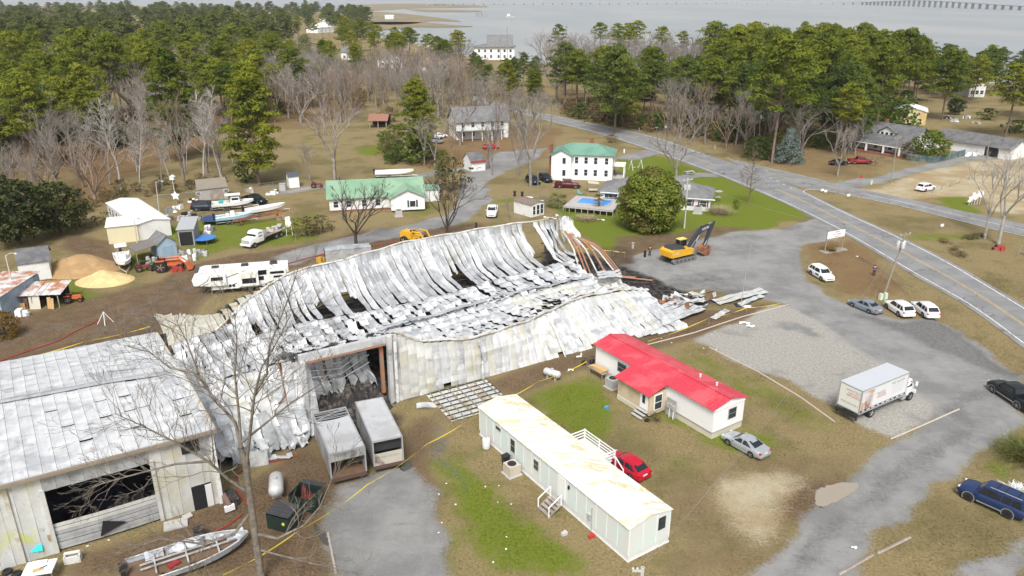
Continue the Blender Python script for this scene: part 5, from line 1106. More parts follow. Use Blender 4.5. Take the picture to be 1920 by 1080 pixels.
def steps(lab, loc, rz, n, w, rise, run, m, rails=True, rm=None, cat='steps', name='entry_steps'):
    t = T(name, lab, cat, loc, rz)          # climbs towards +y, origin at the foot
    for k in range(n): mb = MB(); mb.box((0, run * (k + .5), rise * (k + 1) - .03), (w, run + .03, .06)); mb.build('tread', m, t); mb = MB(); mb.box((0, run * (k + 1) - .02, rise * (k + .5)), (w - .06, .04, rise)); mb.build('riser', m, t)
    if rails:
        for sx in (-1, 1):
            x = sx * w / 2; mb = MB(); mb.box((x, .08, .5), (.09, .09, 1.0)); mb.build('post', rm, t); mb = MB(); mb.box((x, run * n - .05, rise * n + .45), (.09, .09, .95)); mb.build('post', rm, t)
            mb = MB(); mb.tube([(x, .05, .98), (x, run * n, rise * n + .93)], .05, 6); mb.build('handrail', rm, t)
            mb = MB(); mb.box((x, run * n / 2, rise * n / 2), (.06, run * n * 1.1, .14), rx=math.atan2(rise, run)); mb.build('stringer', m, t)
    return t
steps('grey wooden entry steps with white railings at the white trailer door', on(H, H.L * .115, -1.95), HA, 4, 1.5, .2, .34, WOOD, True, WHT2)
mb = MB()
ac_unit(0, 0, 'tan air conditioner against the white trailer wall', HA, mat('ac_tan', (.50, .45, .38), .6), on(H, -H.L * .168, -.95), 1.15)
def bin_(lab, loc, rz, m=None, name='wheelie_bin'):
    t = T(name, lab, 'trash can', loc, rz); mb = MB(); mb.box((0, 0, .55), (.5, .58, .95), taper=1.0); mb.v = [(p[0] * (.85 if p[2] < .5 else 1.1), p[1] * (.85 if p[2] < .5 else 1.1), p[2]) for p in mb.v]; mb.build('bin', m or BLKM, t)
    mb = MB(); mb.box((0, .0, 1.06), (.62, .72, .07), rx=.05); mb.build('lid', m or BLKM, t)
    for k in (-1, 1): mb = MB(); mb.lathe([(.11, -.03), (.11, .03)], (k * .25, .26, .11), 10, 'x'); mb.build('wheel', BLKM, t)
bin_('black wheeled trash bin beside the trailer air conditioner', on(H, -H.L * .232, -.7), HA)
t = T('gas_bottle', 'upright white gas cylinder against the white trailer', 'gas tank', on(H, -H.L * .385, -.75)); mb = MB(); mb.lathe([(.05, .08), (.34, .1), (.38, .2), (.38, 1.05), (.3, 1.2), (.12, 1.28)], n=14); mb.build('tank', mat('tank_white', (.66, .68, .68), .4), t, True); mb = MB(); mb.lathe([(.14, 1.25), (.14, 1.42)], n=10); mb.build('valve_collar', ACG, t)
# deck behind the trailer
t = T('rear_deck', 'white railed wooden deck on the far side of the white trailer', 'deck', on(H, -1.4, 4.35), HA); mb = MB(); mb.box((0, 1.5, .85), (4.4, 3.0, .12)); mb.build('deck_floor', mat('deck_pale', (.6, .59, .56), .8), t)
for x, y in ((-2.15, .1), (-2.15, 2.9), (2.15, 2.9), (2.15, .1), (0, 2.9)): mb = MB(); mb.box((x, y, .95), (.11, .11, 1.9)); mb.build('post', WHT2, t)
for z in (1.2, 1.5, 1.82):
    for (c, d) in (((-2.15, 1.5, z), (.06, 2.8, .1)), ((0, 2.9, z), (4.3, .06, .1)), ((2.15, 2.3, z), (.06, 1.2, .1))): mb = MB(); mb.box(c, d); mb.build('rail', WHT2, t)
steps('white wooden steps running down from the trailer deck', on(H, 2.6, 6.2), HA + PI / 2 + PI * 0, 4, 1.1, .2, .3, mat('deck_pale', (.6, .59, .56), .8), True, WHT2)
# ---- mobile home with the red roof
A0, B = G(1118, 644, 3.35), G(1340, 767, 3.35); A0.z = B.z = 0; LR_ = (B - A0).length
REDR = mat('red_metal_roof', (.56, .05, .075), .4, .05, .12, .8, (.62, .10, .12), .4); H = House('mobile_home', 'white mobile home with bright red metal roof', 'mobile home', A0, B, 4.3, 3.35); HR = H
CRMF = mat('cream_block', (.56, .53, .42), .9, 0, .1, 1); H.walls(WHT2, CRMF, .65, 'x', .5); H.roof(REDR, 'x', .5, .35, .07, .2, .46)
mb = MB(); mb.box((0, 2.15, 3.35 + .5 + .09), (LR_ + .4, .42, .06)); mb.build('ridge_cap', REDR, H.t)
H.slab('f', LR_ / 2 - 4, .66, 8, .1, .03, .003, GREYW, 'base_trim'); H.slab('r', 2.15, .66, 4.3, .1, .03, .003, GREYW, 'base_trim'); H.slab('r', 2.15, 3.0, 4.3, .12, .05, .003, WHT2, 'fascia')
H.win('r', 2.6, 1.6, 1.0, 1.05, GREYW); H.win('f', -4.3, 1.65, 1.3, 1.0, GREYW)
for u in (6.0, 3.8): mb = MB(); mb.lathe([(.09, 3.6), (.09, 3.95), (.13, 3.97)], (u, 3.3, 0), 8); mb.build('vent_pipe', WHT2, H.t)
# porch addition under the same roof
mb = MB(); PW = 5.3; px0 = .1
mb.ext([(px0 - PW / 2 + .25, -2.3, .25), (px0 + PW / 2 - .25, -2.3, .25), (px0 + PW / 2 - .25, -2.3, 2.6), (px0 - PW / 2 + .25, -2.3, 2.6)], (0, 2.28, .0)); mb.build('porch_wall', TAN, H.t)
for k in range(14): mb = MB(); w = PW / 14; x = px0 - PW / 2 + k * w; mb.ext([(x, -2.7, 2.62), (x, 2.0, 3.86), (x, 2.0, 3.93), (x, -2.7, 2.69)], (w * .955, 0, 0)); mb.build('roof_panel', REDR, H.t)
H.slab('f', px0 + 1.6, .75, 1.1, 2.0, .06, 2.305, WHT2, 'door'); H.slab('f', px0 + 1.6, 1.4, .4, .9, .02, 2.37, GLS, 'door_glass'); mb = MB(); mb.box((px0 - .6, -2.34, .3), (3.6, .06, .5)); mb.build('base_board', CRMF, H.t)
mb = MB(); mb.box((px0 + PW / 2 - .22, -1.15, 1.55), (.06, 1.1, 1.75)); w_ = mb.build('window', WHT2, H.t)
for z in (1.15, 1.97): mb = MB(); mb.box((px0 + PW / 2 - .18, -1.15, z), (.02, .9, .72)); mb.build('pane', GLS, w_)
HRA = H.t.rotation_euler.z
steps('short grey steps at the red roofed home porch door', on(H, px0 + 1.6, -3.35), HRA, 3, 1.5, .22, .34, CONC, False)
t = T('meter_board', 'weathered electric meter board against the red roofed home', 'meter', on(H, 3.6, -.35), HRA); mb = MB(); mb.box((0, 0, 1.1), (1.3, .08, 2.0)); mb.build('board', GREYW, t)
for k in (-.35, .05, .4): mb = MB(); mb.box((k, -.12, 1.4 - abs(k) * .3), (.3, .16, .5)); mb.build('meter_box', ACG, t)
for k in (-.1, .45): mb = MB(); mb.tube([(k, -.12, 0), (k, -.12, 1.2)], .05, 6); mb.build('conduit', WHT2, t)
ac_unit(0, 0, 'grey air conditioner left of the red roofed porch', HRA, None, on(H, -4.6, -1.0), 1.2)
t = T('work_bench', 'wooden bench piled with plywood boards by the red roofed home', 'bench', on(H, -7.4, -.8), HRA)
for k in range(4): mb = MB(); mb.box((.1 * k - .1, .05 * k, .95 + .06 * k), (2.3 - .15 * k, .7, .05), rz=.08 * k - .1); mb.build('board', PLY, t)
mb = MB(); mb.box((0, 0, .86), (2.6, .8, .08)); mb.build('bench_top', WOOD, t)
for x in (-1.1, 1.1):
    for y in (-.3, .3): mb = MB(); mb.box((x, y, .42), (.08, .08, .84)); mb.build('leg', WOOD, t)
def lp_tank(lab, loc, rz, r=.42, L=1.7, m=None):
    t = T('propane_tank', lab, 'propane tank', loc, rz); mb = MB(); z = r + .3; mb.lathe([(.02, -L / 2 - r * .6), (r * .7, -L / 2 - r * .35), (r, -L / 2), (r, L / 2), (r * .7, L / 2 + r * .35), (.02, L / 2 + r * .6)], (0, 0, z), 16, 'x'); mb.build('tank', m or mat('tank_silver', (.62, .62, .6), .4, .2, .1, 2, (.42, .4, .37), .3), t, True)
    mb = MB(); mb.lathe([(.18, z + r - .03), (.18, z + r + .14), (.1, z + r + .18)], n=10); mb.build('dome', ACG, t)
    for x in (-.5, .5): mb = MB(); mb.box((x * L * .6, 0, .16), (.14, r * 1.3, .38)); mb.build('foot', CONC, t)
lp_tank('white propane tank on the grass between warehouse and red roofed home', G(1035, 710), WANG - 1.15)
lp_tank('scorched silver propane tank beside the foreground tree', G(520, 925), WANG + 1.3, .62, 2.1)
# ---- white two-storey house with green roof
H = House('farmhouse', 'white two storey house with green metal roof and brick chimneys', 'house', G(1036, 335), G(1147, 340), 8, 5.9); H.walls(WHT2, None, 0, 'box', 0); H.roof(GRNR, 'hip', 2.0, .5)
mb = MB(); mb.ext([(-H.L / 2 - .2, -1.2, 0), (-H.L / 2 + 4.4, -1.2, 0), (-H.L / 2 + 4.4, -1.2, 5.9), (-H.L / 2 + 2.1, -1.2, 7.0), (-H.L / 2 - .2, -1.2, 5.9)], (0, 1.3, 0)); mb.build('wing_wall', WHT2, H.t)
for sg in (-1, 1):
    mb = MB(); xm = -H.L / 2 + 2.1; mb.ext([(xm + sg * 2.8, -1.6, 5.6), (xm, -1.6, 7.05), (xm, -1.6, 7.2), (xm + sg * 2.8, -1.6, 5.75)], (0, 6, 0)); mb.build('roof', GRNR, H.t)
n_ = H.L
for z in (1.1, 3.9):
    for u in (-.1 * n_, .06 * n_, .22 * n_, .4 * n_): H.win('f', u, z, .75, 1.4)
    for u in (2.0, 5.0, 7.0): H.win('r', u, z, .7, 1.4)
    H.slab('f', -H.L / 2 + 2.8, z - .05, .9, 1.5, .05, 1.205, WHT2, 'window'); H.slab('f', -H.L / 2 + 2.8, z, .7, 1.35, .02, 1.26, GLS, 'pane')
    for u in (1.5, 5.5): H.win('l', u, z, .6, 1.3, None, None, True, .2)
mb = MB(); mb.box((-H.L / 2 - .55, .6, 4.0), (.6, 1.0, 8.0)); mb.build('chimney', BRICK, H.t); mb = MB(); mb.box((1.5, 4.6, 8.2), (.8, .8, 1.6)); mb.build('chimney', BRICK, H.t)
mb = MB(); mb.box((H.L / 2 + 1.3, 5.0, 3.0), (2.8, 4.6, .18)); mb.build('porch_roof', WHT2, H.t)
for y in (2.9, 7.1): mb = MB(); mb.box((H.L / 2 + 2.5, y, 1.5), (.22, .22, 3.0)); mb.build('porch_post', WHT2, H.t)
mb = MB(); mb.box((H.L / 2 + 1.3, 5.0, .3), (2.8, 4.6, .5)); mb.build('porch_floor', CONC, H.t)
# ---- ranch house
H = House('ranch_house', 'low white ranch house with grey roof and dark red shutters', 'house', G(1125, 382), G(1330, 397), 9, 2.7); H.walls(WHT, None, 0, 'box', 0); H.roof(SHGL, 'hip', 2.0, .5)
H.slab('f', .5, 2.45, H.L + .9, .2, .05, .48, WHT2, 'fascia')
MAR = mat('maroon_shutter', (.12, .025, .03), .6)
for u in (.46, .33): H.win('f', H.L * (u - .02), .95, 1.25, 1.15, None, MAR)
for u in (-.44, -.4, -.36): H.win('f', H.L * u, .7, .8, 1.5)
H.win('f', -H.L * .25, 1.1, .6, .8); H.door('f', -.18 * H.L); H.win('r', 3, 1, 1, 1.1)
ac_unit(0, 0, 'grey air conditioner beside the ranch house wall', H.t.rotation_euler.z, None, on(H, H.L * .40, -1.6), 1.5)
# ---- green roofed house
H = House('cottage', 'white cottage with pale green roof behind the dark bare tree', 'house', G(632, 398), G(782, 390), 10, 2.9, 18.5); H.walls(WHT, BRICK, .4, 'x', 2.3); H.roof(LGRN, 'x', 2.3, .5, .12, .5)
# gable wing facing the viewer at the right
mb = MB(); xr = H.L / 2 - 3.3; mb.ext([(xr - 3.3, -2.6, .4), (xr + 3.3, -2.6, .4), (xr + 3.3, -2.6, 2.9), (xr, -2.6, 4.4), (xr - 3.3, -2.6, 2.9)], (0, 2.7, 0)); mb.build('wing_wall', WHT2, H.t)
for sg in (-1, 1): mb = MB(); mb.ext([(xr + sg * 3.8, -3.0, 2.75), (xr, -3.0, 4.48), (xr, -3.0, 4.6), (xr + sg * 3.8, -3.0, 2.87)], (0, 7.4, 0)); mb.build('roof', LGRN, H.t)
H.slab('f', xr + .9, 1.0, 1.2, 1.3, .05, 2.605, WHT2, 'window'); H.slab('f', xr + .9, 1.06, 1.05, 1.15, .02, 2.66, GLS, 'pane')
for k in (-1, 1): H.slab('f', xr + .9 + k * .85, .95, .35, 1.4, .04, 2.605, mat('slate_shutter', (.05, .06, .06), .6), 'shutter')
for u in (-8, -5.5, -2.5, .2): H.win('f', u, 1.0, .9, 1.2)
mb = MB(); mb.box((H.L / 2 + 2, 7, 2.5), (4, 5, .15)); mb.build('side_roof', LGRN, H.t); mb = MB(); mb.box((H.L / 2 + 2, 7, 1.2), (3.6, 4.6, 2.4)); mb.build('side_wall', WHT, H.t)
ac_unit(748, 405, 'air conditioner at the green roofed cottage', H.t.rotation_euler.z, None, None, 1.3)
# ---- play house shed, red home shed etc.
def shed(name, lab, A, B, depth, h, wm, rm, gable='x', rise=1.0, wins=(), door=None, cat='shed', over=.2):
    H = House(name, lab, cat, A, B, depth, h); H.walls(wm, None, 0, gable if gable in 'xy' else 'box', rise); H.roof(rm, gable, rise, over, .08, .2)
    for w in wins: H.win(*w)
    if door: H.door(*door)
    return H
BRNR = mat('brown_shingle', (.20, .15, .12), .9, 0, .15, 1.5)
H = shed('garden_shed', 'small white shed with brown roof and french windows on the lawn', G(996, 408), G(1020, 402), 5.0, 2.5, WHT, BRNR, 'y', .35, [('f', -1.0, .5, .6, 1.6), ('f', .05, .4, .7, 1.8), ('f', 1.05, .4, .7, 1.8)])
H = shed('barn_shed', 'small white barn with grey and red roof by the drive', G(884, 322), G(910, 319), 4.6, 2.4, WHT2, SHGD, 'x', 1.8, []); mb = MB(); mb.box((0, -.28, 2.35), (H.L + .4, .12, .5)); mb.build('red_trim', mat('red_paint', (.35, .05, .05), .7), H.t); H.slab('f', .3, .8, 1.0, .12, .05, .01, GREYW, 'latch_bar')
H = shed('barn_shed', 'grey brown gambrel shed with double doors in the boat yard', G(375, 378), G(428, 372), 4.5, 2.6, GREYW, mat('tan_shingle', (.22, .19, .15), .9, 0, .15, 1), 'x', 1.5, [('f', -2.9, 1.5, .8, .45), ('f', 2.6, 1.5, .8, .45)]); H.slab('f', 0, .1, 1.3, 2.1, .05, .01, WOOD, 'door'); H.slab('f', 1.35, .1, 1.3, 2.1, .05, .01, WOOD, 'door')
H = shed('garden_hut', 'little white raised hut with slate roof in the back yard', G(543, 353), G(562, 351), 2.6, 2.6, WHT2, mat('slate_roof', (.07, .08, .10), .8), 'x', .6, [('l', 1.2, 1.4, .4, .5)])
t = T('utility_box', 'grey utility cabinet beside the white garden hut', 'cabinet', G(531, 357)); mb = MB(); mb.box((0, 0, .75), (1.3, 1.0, 1.5)); mb.build('case', ACG, t); mb = MB(); mb.box((0, -.02, 1.54), (1.4, 1.1, .08)); mb.build('lid', GREYW, t)
H = shed('garden_shed', 'pale blue wooden shed beside the orange tractor', G(300, 487), G(334, 480), 4.2, 2.5, BLUS, SHGL, 'y', 1.2, [], ('f', 0, .05, 1.6, 2.0, mat('blue_door', (.27, .38, .47), .8)))
mb = MB(); mb.ext([(-H.L / 2 - 3.4, .2, 1.9), (-H.L / 2, .2, 2.5), (-H.L / 2, .2, 2.6), (-H.L / 2 - 3.4, .2, 2.0)], (0, 4, 0)); mb.build('lean_to_roof', mat('brown_sheet_roof', (.17, .15, .14), .8), H.t)
for y in (.3, 4.0): mb = MB(); mb.box((-H.L / 2 - 3.3, y, .95), (.12, .12, 1.9)); mb.build('post', WOOD, H.t)
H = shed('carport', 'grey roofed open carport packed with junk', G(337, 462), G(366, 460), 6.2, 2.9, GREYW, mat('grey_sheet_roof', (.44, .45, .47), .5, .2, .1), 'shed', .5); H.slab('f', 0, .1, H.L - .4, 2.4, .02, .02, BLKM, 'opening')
H = shed('trailer_home', 'long white trailer house with low roof among the sheds', G(262, 452), G(322, 440), 19.5, 2.9, WHT, MROOF, 'y', .5, [], None, 'mobile home')
H.t.rotation_euler.z -= .06
for y in (11, 13, 15.5, 17.5): H.win('l', y, 1.0, .8, 1.3)
H2 = shed('room_annex', 'cream coloured room with white roof beside the white trailer', G(205, 458), G(262, 452), 5.0, 3.0, YELS, MROOF, 'shed', .35, [], None, 'annex'); H2.win('l', 2, 1.0, .8, 1.0)
H = shed('garden_shed', 'white shed with grey roof at the far left', G(40, 530), G(98, 522), 5.5, 2.9, WHT, SHGD, 'x', 1.5, [('r', 2.5, 1, .6, 1.0)])
t = T('lean_to', 'rust patched white lean to stuffed with boards', 'shed', G(72, 572), .12)
for k in range(9): mb = MB(); x = -3.8 + k * .85; mb.grid(lambda u, v: (x + u * .83, -1.6 + v * 4.2, 2.0 + v * .6 + .04 * math.sin(u * 9 + k)), 3, 3); mb.build('roof_panel', mat('patched_sheet', (.62, .62, .61), .5, .1, .12, 1, (.42, .18, .09), .42), t)
for x in (-3.5, 0, 3.4): mb = MB(); mb.box((x, -1.4, 1.0), (.12, .12, 2.0)); mb.build('post', WOOD, t)
mb = MB(); mb.box((0, 2.0, 1.2), (7, .1, 2.4)); mb.build('back_wall', SOOT, t)
for k, (x, w, h, m, a) in enumerate(((-2.6, 1.5, 1.1, WOOD, .2), (-.9, .5, 1.5, RUST, .15), (.3, 1.4, 1.9, mat('cream_board', (.6, .57, .47), .7), .12), (2.2, .5, 1.6, PLY, .2), (-1.8, 1.8, 1.0, PLY, .0), (2.7, .3, 1.5, PLY, .25))): mb = MB(); mb.box((x, -1.2 - .1 * k, h / 2), (w, .08, h), rx=-a); mb.build('board', m, t)
H = shed('garden_shed', 'narrow blue shed cut off by the left edge', G(-60, 600), G(8, 600), 9, 3.2, BLUS, mat('patched_sheet', (.6, .6, .6), .5), 'shed', .3)
# ---- porch house, garage, metal barn (right)
H = House('porch_house', 'white house with dark grey roof, dormer and columned porch', 'house', G(1618, 281), G(1683, 292), 13.5, 3.4, 14.5); WH_ = H; H.walls(WHT2, BRICK, .6, 'x', 3.6); H.roof(SHGD, 'x', 3.6, .6, .14, .6)
mb = MB(); mb.ext([(-H.L / 2 - .5, -3.2, 2.75), (-H.L / 2 - .5, .4, 3.7), (-H.L / 2 - .5, .4, 3.85), (-H.L / 2 - .5, -3.2, 2.9)], (H.L + 1, 0, 0)); mb.build('porch_roof', SHGD, H.t); mb = MB(); mb.box((0, -3.1, 2.65), (H.L + .9, .2, .3)); mb.build('porch_beam', WHT2, H.t)
for u in (-.48, -.17, .17, .48): mb = MB(); mb.box((u * H.L, -3.0, 1.55), (.4, .4, 2.1)); mb.build('porch_column', WHT2, H.t)
mb = MB(); mb.box((0, -1.55, .3), (H.L, 3.3, .6)); mb.build('porch_floor', BRICK, H.t)
for u in (-4.2, -1.5, 2.6): H.win('f', u, 1.2, .95, 1.4)
H.door('f', .5, .6, 1.0, 2.1, GREYW); H.win('r', 6.75, 3.9, .8, 1.1); H.win('r', 4, 1.2, .9, 1.3)
mb = MB(); mb.ext([(-2.4, 2.2, 4.0), (2.0, 2.2, 4.0), (2.0, 2.2, 5.4), (-.2, 2.2, 6.7), (-2.4, 2.2, 5.4)], (0, 4.5, 0)); mb.build('dormer_wall', WHT2, H.t)
for sg in (-1, 1): mb = MB(); mb.ext([(-.2 + sg * 2.7, 1.8, 5.25), (-.2, 1.8, 6.8), (-.2, 1.8, 6.95), (-.2 + sg * 2.7, 1.8, 5.4)], (0, 5.2, 0)); mb.build('dormer_roof', SHGD, H.t)
for u in (-1.5, -.2, 1.1): H.slab('f', u, 4.4, .7, .9, .04, -2.16, GLS, 'dormer_window')
mb = MB(); mb.box((-4.5, 8.6, 7.0), (.8, .8, 1.6)); mb.build('chimney', BRICK, H.t)
H = House('garage', 'long low white garage with dark grey roof on the right', 'garage', G(1773, 280), G(1866, 296), 8, 2.9, 21); H.walls(WHT2, None, 0, 'x', 2.0); H.roof(SHGD, 'x', 2.0, .6, .12, .5)
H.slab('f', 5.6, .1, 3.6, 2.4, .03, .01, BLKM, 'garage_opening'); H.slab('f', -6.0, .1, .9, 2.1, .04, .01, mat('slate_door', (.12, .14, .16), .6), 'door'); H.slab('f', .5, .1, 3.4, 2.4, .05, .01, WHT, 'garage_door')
H = House('metal_barn', 'cream metal barn with white panelled roof behind the porch house', 'barn', G(1690, 232), G(1722, 234), 12, 4.2, 9); H.walls(mat('cream_metal', (.62, .55, .33), .5, 0, .1, .5, (.6, .42, .18), .25), None, 0, 'y', 1.2); H.roof(MROOF, 'y', 1.2, .3)
for k in range(3): mb = MB(); mb.box((-2.3, 2.5 + 3 * k, 5.0), (3.2, .6, .05), ry=-.26); mb.build('skylight', STEEL, H.t)
# ---- far houses
H = House('white_farmhouse', 'old white house with grey roof half hidden by bare trees', 'house', G(868, 262), G(942, 258), 10, 5.4, 16); H.walls(WHT, None, 0, 'x', 3.4); H.roof(SHGL, 'x', 3.4, .6, .15, .5)
for z in (1.0, 3.6):
    for u in (-6, -3, 0, 3, 6): H.win('f', u, z, .9, 1.3)
    for u in (3, 7): H.win('r', u, z, .8, 1.3)
mb = MB(); mb.box((-1, -1.6, 2.7), (14, 3.2, .16), rx=-.1); mb.build('porch_roof', SHGL, H.t)
for u in (-7, -4, -1, 2, 5): mb = MB(); mb.box((u, -3.0, 1.35), (.2, .2, 2.7)); mb.build('porch_post', WHT2, H.t)
H = House('open_shelter', 'open shelter with rusty roof in the wood', 'shed', G(692, 240), G(726, 240), 7, 2.4); H.roof(mat('rusty_roof', (.26, .13, .09), .8, 0, .2), 'x', 1.5, .4, .12); H.slab('b', 0, 0, H.L, 2.4, .1, 0, SOOT, 'back_wall')
for u in (-.45, 0, .45): mb = MB(); mb.box((u * H.L, .2, 1.2), (.25, .25, 2.4)); mb.build('post', WOOD, H.t)
H = House('waterside_house', 'big white house on the shore with grey gable roof', 'house', G(895, 112), G(958, 112), 18, 8, 27); H.walls(WHT2, None, 0, 'box'); H.roof(SHGL, 'hip', 2.0, 1.2)
mb = MB(); mb.ext([(-4, 2, 9.2), (12, 2, 9.2), (12, 9, 15.5), (-4, 9, 15.5)], (0, .2, 0)); mb = MB(); mb.ext([(-4.0, 1.5, 8.5), (-4.0, 16, 8.5), (-4.0, 8.8, 15)], (16, 0, 0)); mb.build('upper_gable', WHT2, H.t)
for sg in (-1, 1): mb = MB(); mb.ext([(-5, 8.8 + sg * 8, 8.2), (-5, 8.8, 15.2), (-5, 8.8, 15.6), (-5, 8.8 + sg * 8, 8.6)], (17.6, 0, 0)); mb.build('upper_roof', SHGL, H.t)
for u in (-10, -6, -2, 3, 7, 11):
    for z in (1.2, 4.8): H.win('f', u, z, 1.4, 1.8)
for args in [('house', 'white and turquoise cottage between the far pines', (708, 127), (756, 127), 12, 3.6, WHT2, mat('turquoise_wall', (.35, .62, .60), .6), 'y', 2.6), ('house', 'far cottage with orange brown roof', (790, 133), (845, 132), 12, 3.4, WHT, mat('orange_roof', (.34, .20, .13), .9, 0, .1), 'x', 3.4),
             ('house', 'far white house with pale teal hip roof', (803, 92), (830, 91), 14, 6, WHT2, mat('teal_roof', (.25, .42, .40), .6), 'hip', 4), ('house', 'far house with grey roof left of the waterside pines', (640, 112), (672, 112), 12, 5, WHT, SHGL, 'x', 3), ('house', 'tiny white house far off at the marsh edge', (722, 36), (738, 36), 12, 5, WHT2, WHT2, 'x', 2),
             ('house', 'distant white house among the left shore trees', (596, 62), (626, 60), 16, 6, WHT2, WHT2, 'x', 4), ('house', 'tall white house by the distant left shore', (618, 50), (640, 48), 14, 11, WHT2, SHGL, 'y', 4), ('house', 'pale house with steep gable behind the right hand trees', (1815, 182), (1845, 182), 12, 5, WHT, SHGL, 'y', 4), ('house', 'brick house behind the turquoise cottage', (735, 106), (765, 106), 12, 4, BRICK, SHGL, 'x', 3)]:
    nm, lab, a, b, dp, h, wm, rm, gb, rs = args; H = House(nm, lab, 'house', G(*a), G(*b), dp, h); H.walls(wm, None, 0, gb if gb in 'xy' else 'box', rs); H.roof(rm, gb, rs, .6, .2, .5)
    for u in (-.3, 0, .3): H.win('f', u * H.L, 1.2, 1.3, 1.5)
# ---- pool and deck
t = T('pool_deck', 'raised grey wooden deck around the blue pool', 'deck', G(1103, 401), frame_of(G(1058, 393), G(1150, 402))[1])
L_ = (G(1150, 402) - G(1058, 393)).length
for k in range(24): mb = MB(); mb.box((-L_ / 2 + L_ * (k + .5) / 24, 4.0, 1.22), (L_ / 24 * .94, 9.0, .06)); mb.build('deck_board', mat('deck_grey', (.42, .40, .38), .85, 0, .12, 2), t)
for k in range(9): mb = MB(); mb.box((-L_ / 2 + L_ * k / 8, -.4, .6), (.16, .16, 1.2)); mb.build('post', WOOD, t)
mb = MB(); mb.box((0, -.45, 1.1), (L_, .08, .3)); mb.build('fascia', mat('deck_grey', (.42, .40, .38)), t)
POOL = NT('pool_water'); PM = POOL.done(POOL.mix(POOL.noise(.5), (.02, .22, .62), (.05, .32, .78)), .15, 0, .5)
pt_ = T('swimming_pool', 'bright blue swimming pool in the grey deck', 'pool', G(1108, 396), t.rotation_euler.z); mb = MB(); mb.box((0, 2.6, 1.30), (L_ * .62, 4.2, .07)); mb.build('water', PM, pt_)
for (c, d) in (((0, .4, 1.3), (L_ * .66, .25, .14)), ((0, 4.8, 1.3), (L_ * .66, .25, .14)), ((-L_ * .32, 2.6, 1.3), (.25, 4.2, .14)), ((L_ * .32, 2.6, 1.3), (.25, 4.2, .14))): mb = MB(); mb.box(c, d); mb.build('rim', ACG, pt_)
def chair(lab, loc, rz, m):
    t = T('deck_chair', lab, 'chair', loc, rz)
    for nm, c, d, rx in (('seat', (0, 0, .38), (.6, .55, .05), .12), ('backrest', (0, .32, .75), (.6, .05, .85), -.3), ('armrest', (-.36, .05, .58), (.1, .7, .04), 0), ('armrest', (.36, .05, .58), (.1, .7, .04), 0), ('leg', (-.34, -.25, .28), (.07, .07, .58), 0), ('leg', (.34, -.25, .28), (.07, .07, .58), 0), ('leg', (-.34, .25, .2), (.07, .07, .4), 0), ('leg', (.34, .25, .2), (.07, .07, .4), 0)): mb = MB(); mb.box(c, d, rx=rx); mb.build(nm, m, t)
AQ = mat('aqua_paint', (.15, .50, .55), .5)
for x, y, lab in ((1087, 366, 'aqua deck chair behind the pool, left one'), (1133, 371, 'aqua deck chair behind the pool near the ranch house')): chair(lab, G(x, y), 1.0, AQ)
t = T('garden_gazebo', 'tan canopy swing beside the ranch house porch', 'garden swing', G(1112, 360)); mb = MB(); mb.box((0, 0, 2.1), (2.4, 2, .12), ry=.1); mb.build('canopy', mat('canvas_tan', (.55, .5, .4), .8), t)
for x in (-1.1, 1.1):
    for y in (-.8, .8): mb = MB(); mb.box((x, y, 1.05), (.07, .07, 2.1)); mb.build('post', WOOD, t)
mb = MB(); mb.box((0, 0, .6), (1.9, .7, .4)); mb.build('seat', mat('canvas_tan', (.55, .5, .4)), t)
# ================================================================ VEHICLES
def paint_mat(name, c, rough=.28, metal=.2): return mat(name, c, rough, metal, .06, 1.5, None, .5, 0, 8, None, .5)
P_WHT = paint_mat('paint_white', (.78, .78, .78), .3, 0); P_RED = paint_mat('paint_red', (.52, .012, .035)); P_SIL = paint_mat('paint_silver', (.50, .53, .56), .3, .5); P_GRY = paint_mat('paint_grey', (.30, .34, .38), .3, .5)
P_BLU = paint_mat('paint_navy', (.02, .04, .12)); P_BLK = paint_mat('paint_black', (.012, .018, .02)); P_MAR = paint_mat('paint_maroon', (.11, .012, .015)); P_DKG = paint_mat('paint_charcoal', (.02, .03, .04))
TYRE = mat('tyre_rubber', (.018, .018, .019), .85, 0, .2, 3); RIM = mat('alloy_rim', (.48, .49, .50), .35, .6, .1, 3); RIMB = mat('black_rim', (.02, .02, .02), .4, .3); CGL = glass('car_glass', (.015, .018, .022)); TRIMK = mat('trim_black', (.02, .02, .021), .6)
LREDM = mat('tail_lamp', (.45, .01, .015), .25); LWHT = mat('head_lamp', (.72, .73, .74), .15); PLATE = mat('number_plate', (.66, .67, .70), .5)
WHEELS = {}
def wheel_meshes(r, w, rim):
    k = (r, w, rim.name)
    if k not in WHEELS:
        a = MB(); a.lathe([(r * .66, -w / 2), (r * .93, -w / 2), (r, -w * .32), (r, w * .32), (r * .93, w / 2), (r * .66, w / 2)], n=20, axis='y'); b = MB(); b.lathe([(r * .1, -w * .50), (r * .60, -w * .44), (r * .68, -w * .5), (r * .68, w * .5), (r * .60, w * .44), (r * .1, w * .5)], n=16, axis='y')
        c = MB()
        for j in range(5):
            an = 2 * PI * j / 5
            for sd in (-1, 1): c.box((math.cos(an) * r * .36, sd * w * .5, math.sin(an) * r * .36), (r * .56, .02, r * .14), ry=-an)
        WHEELS[k] = (a.mesh('tyre', TYRE, True), b.mesh('rim', TRIMK if rim is not RIMB else RIMB, True), c.mesh('spokes', rim))
    return WHEELS[k]
def wheel(par, x, y, r, w=.22, rim=None):
    m = wheel_meshes(r, w, rim or RIM); t = put('wheel', m[0], par, (x, y, r)); put('rim', m[1], t); put('spokes', m[2], t); return t
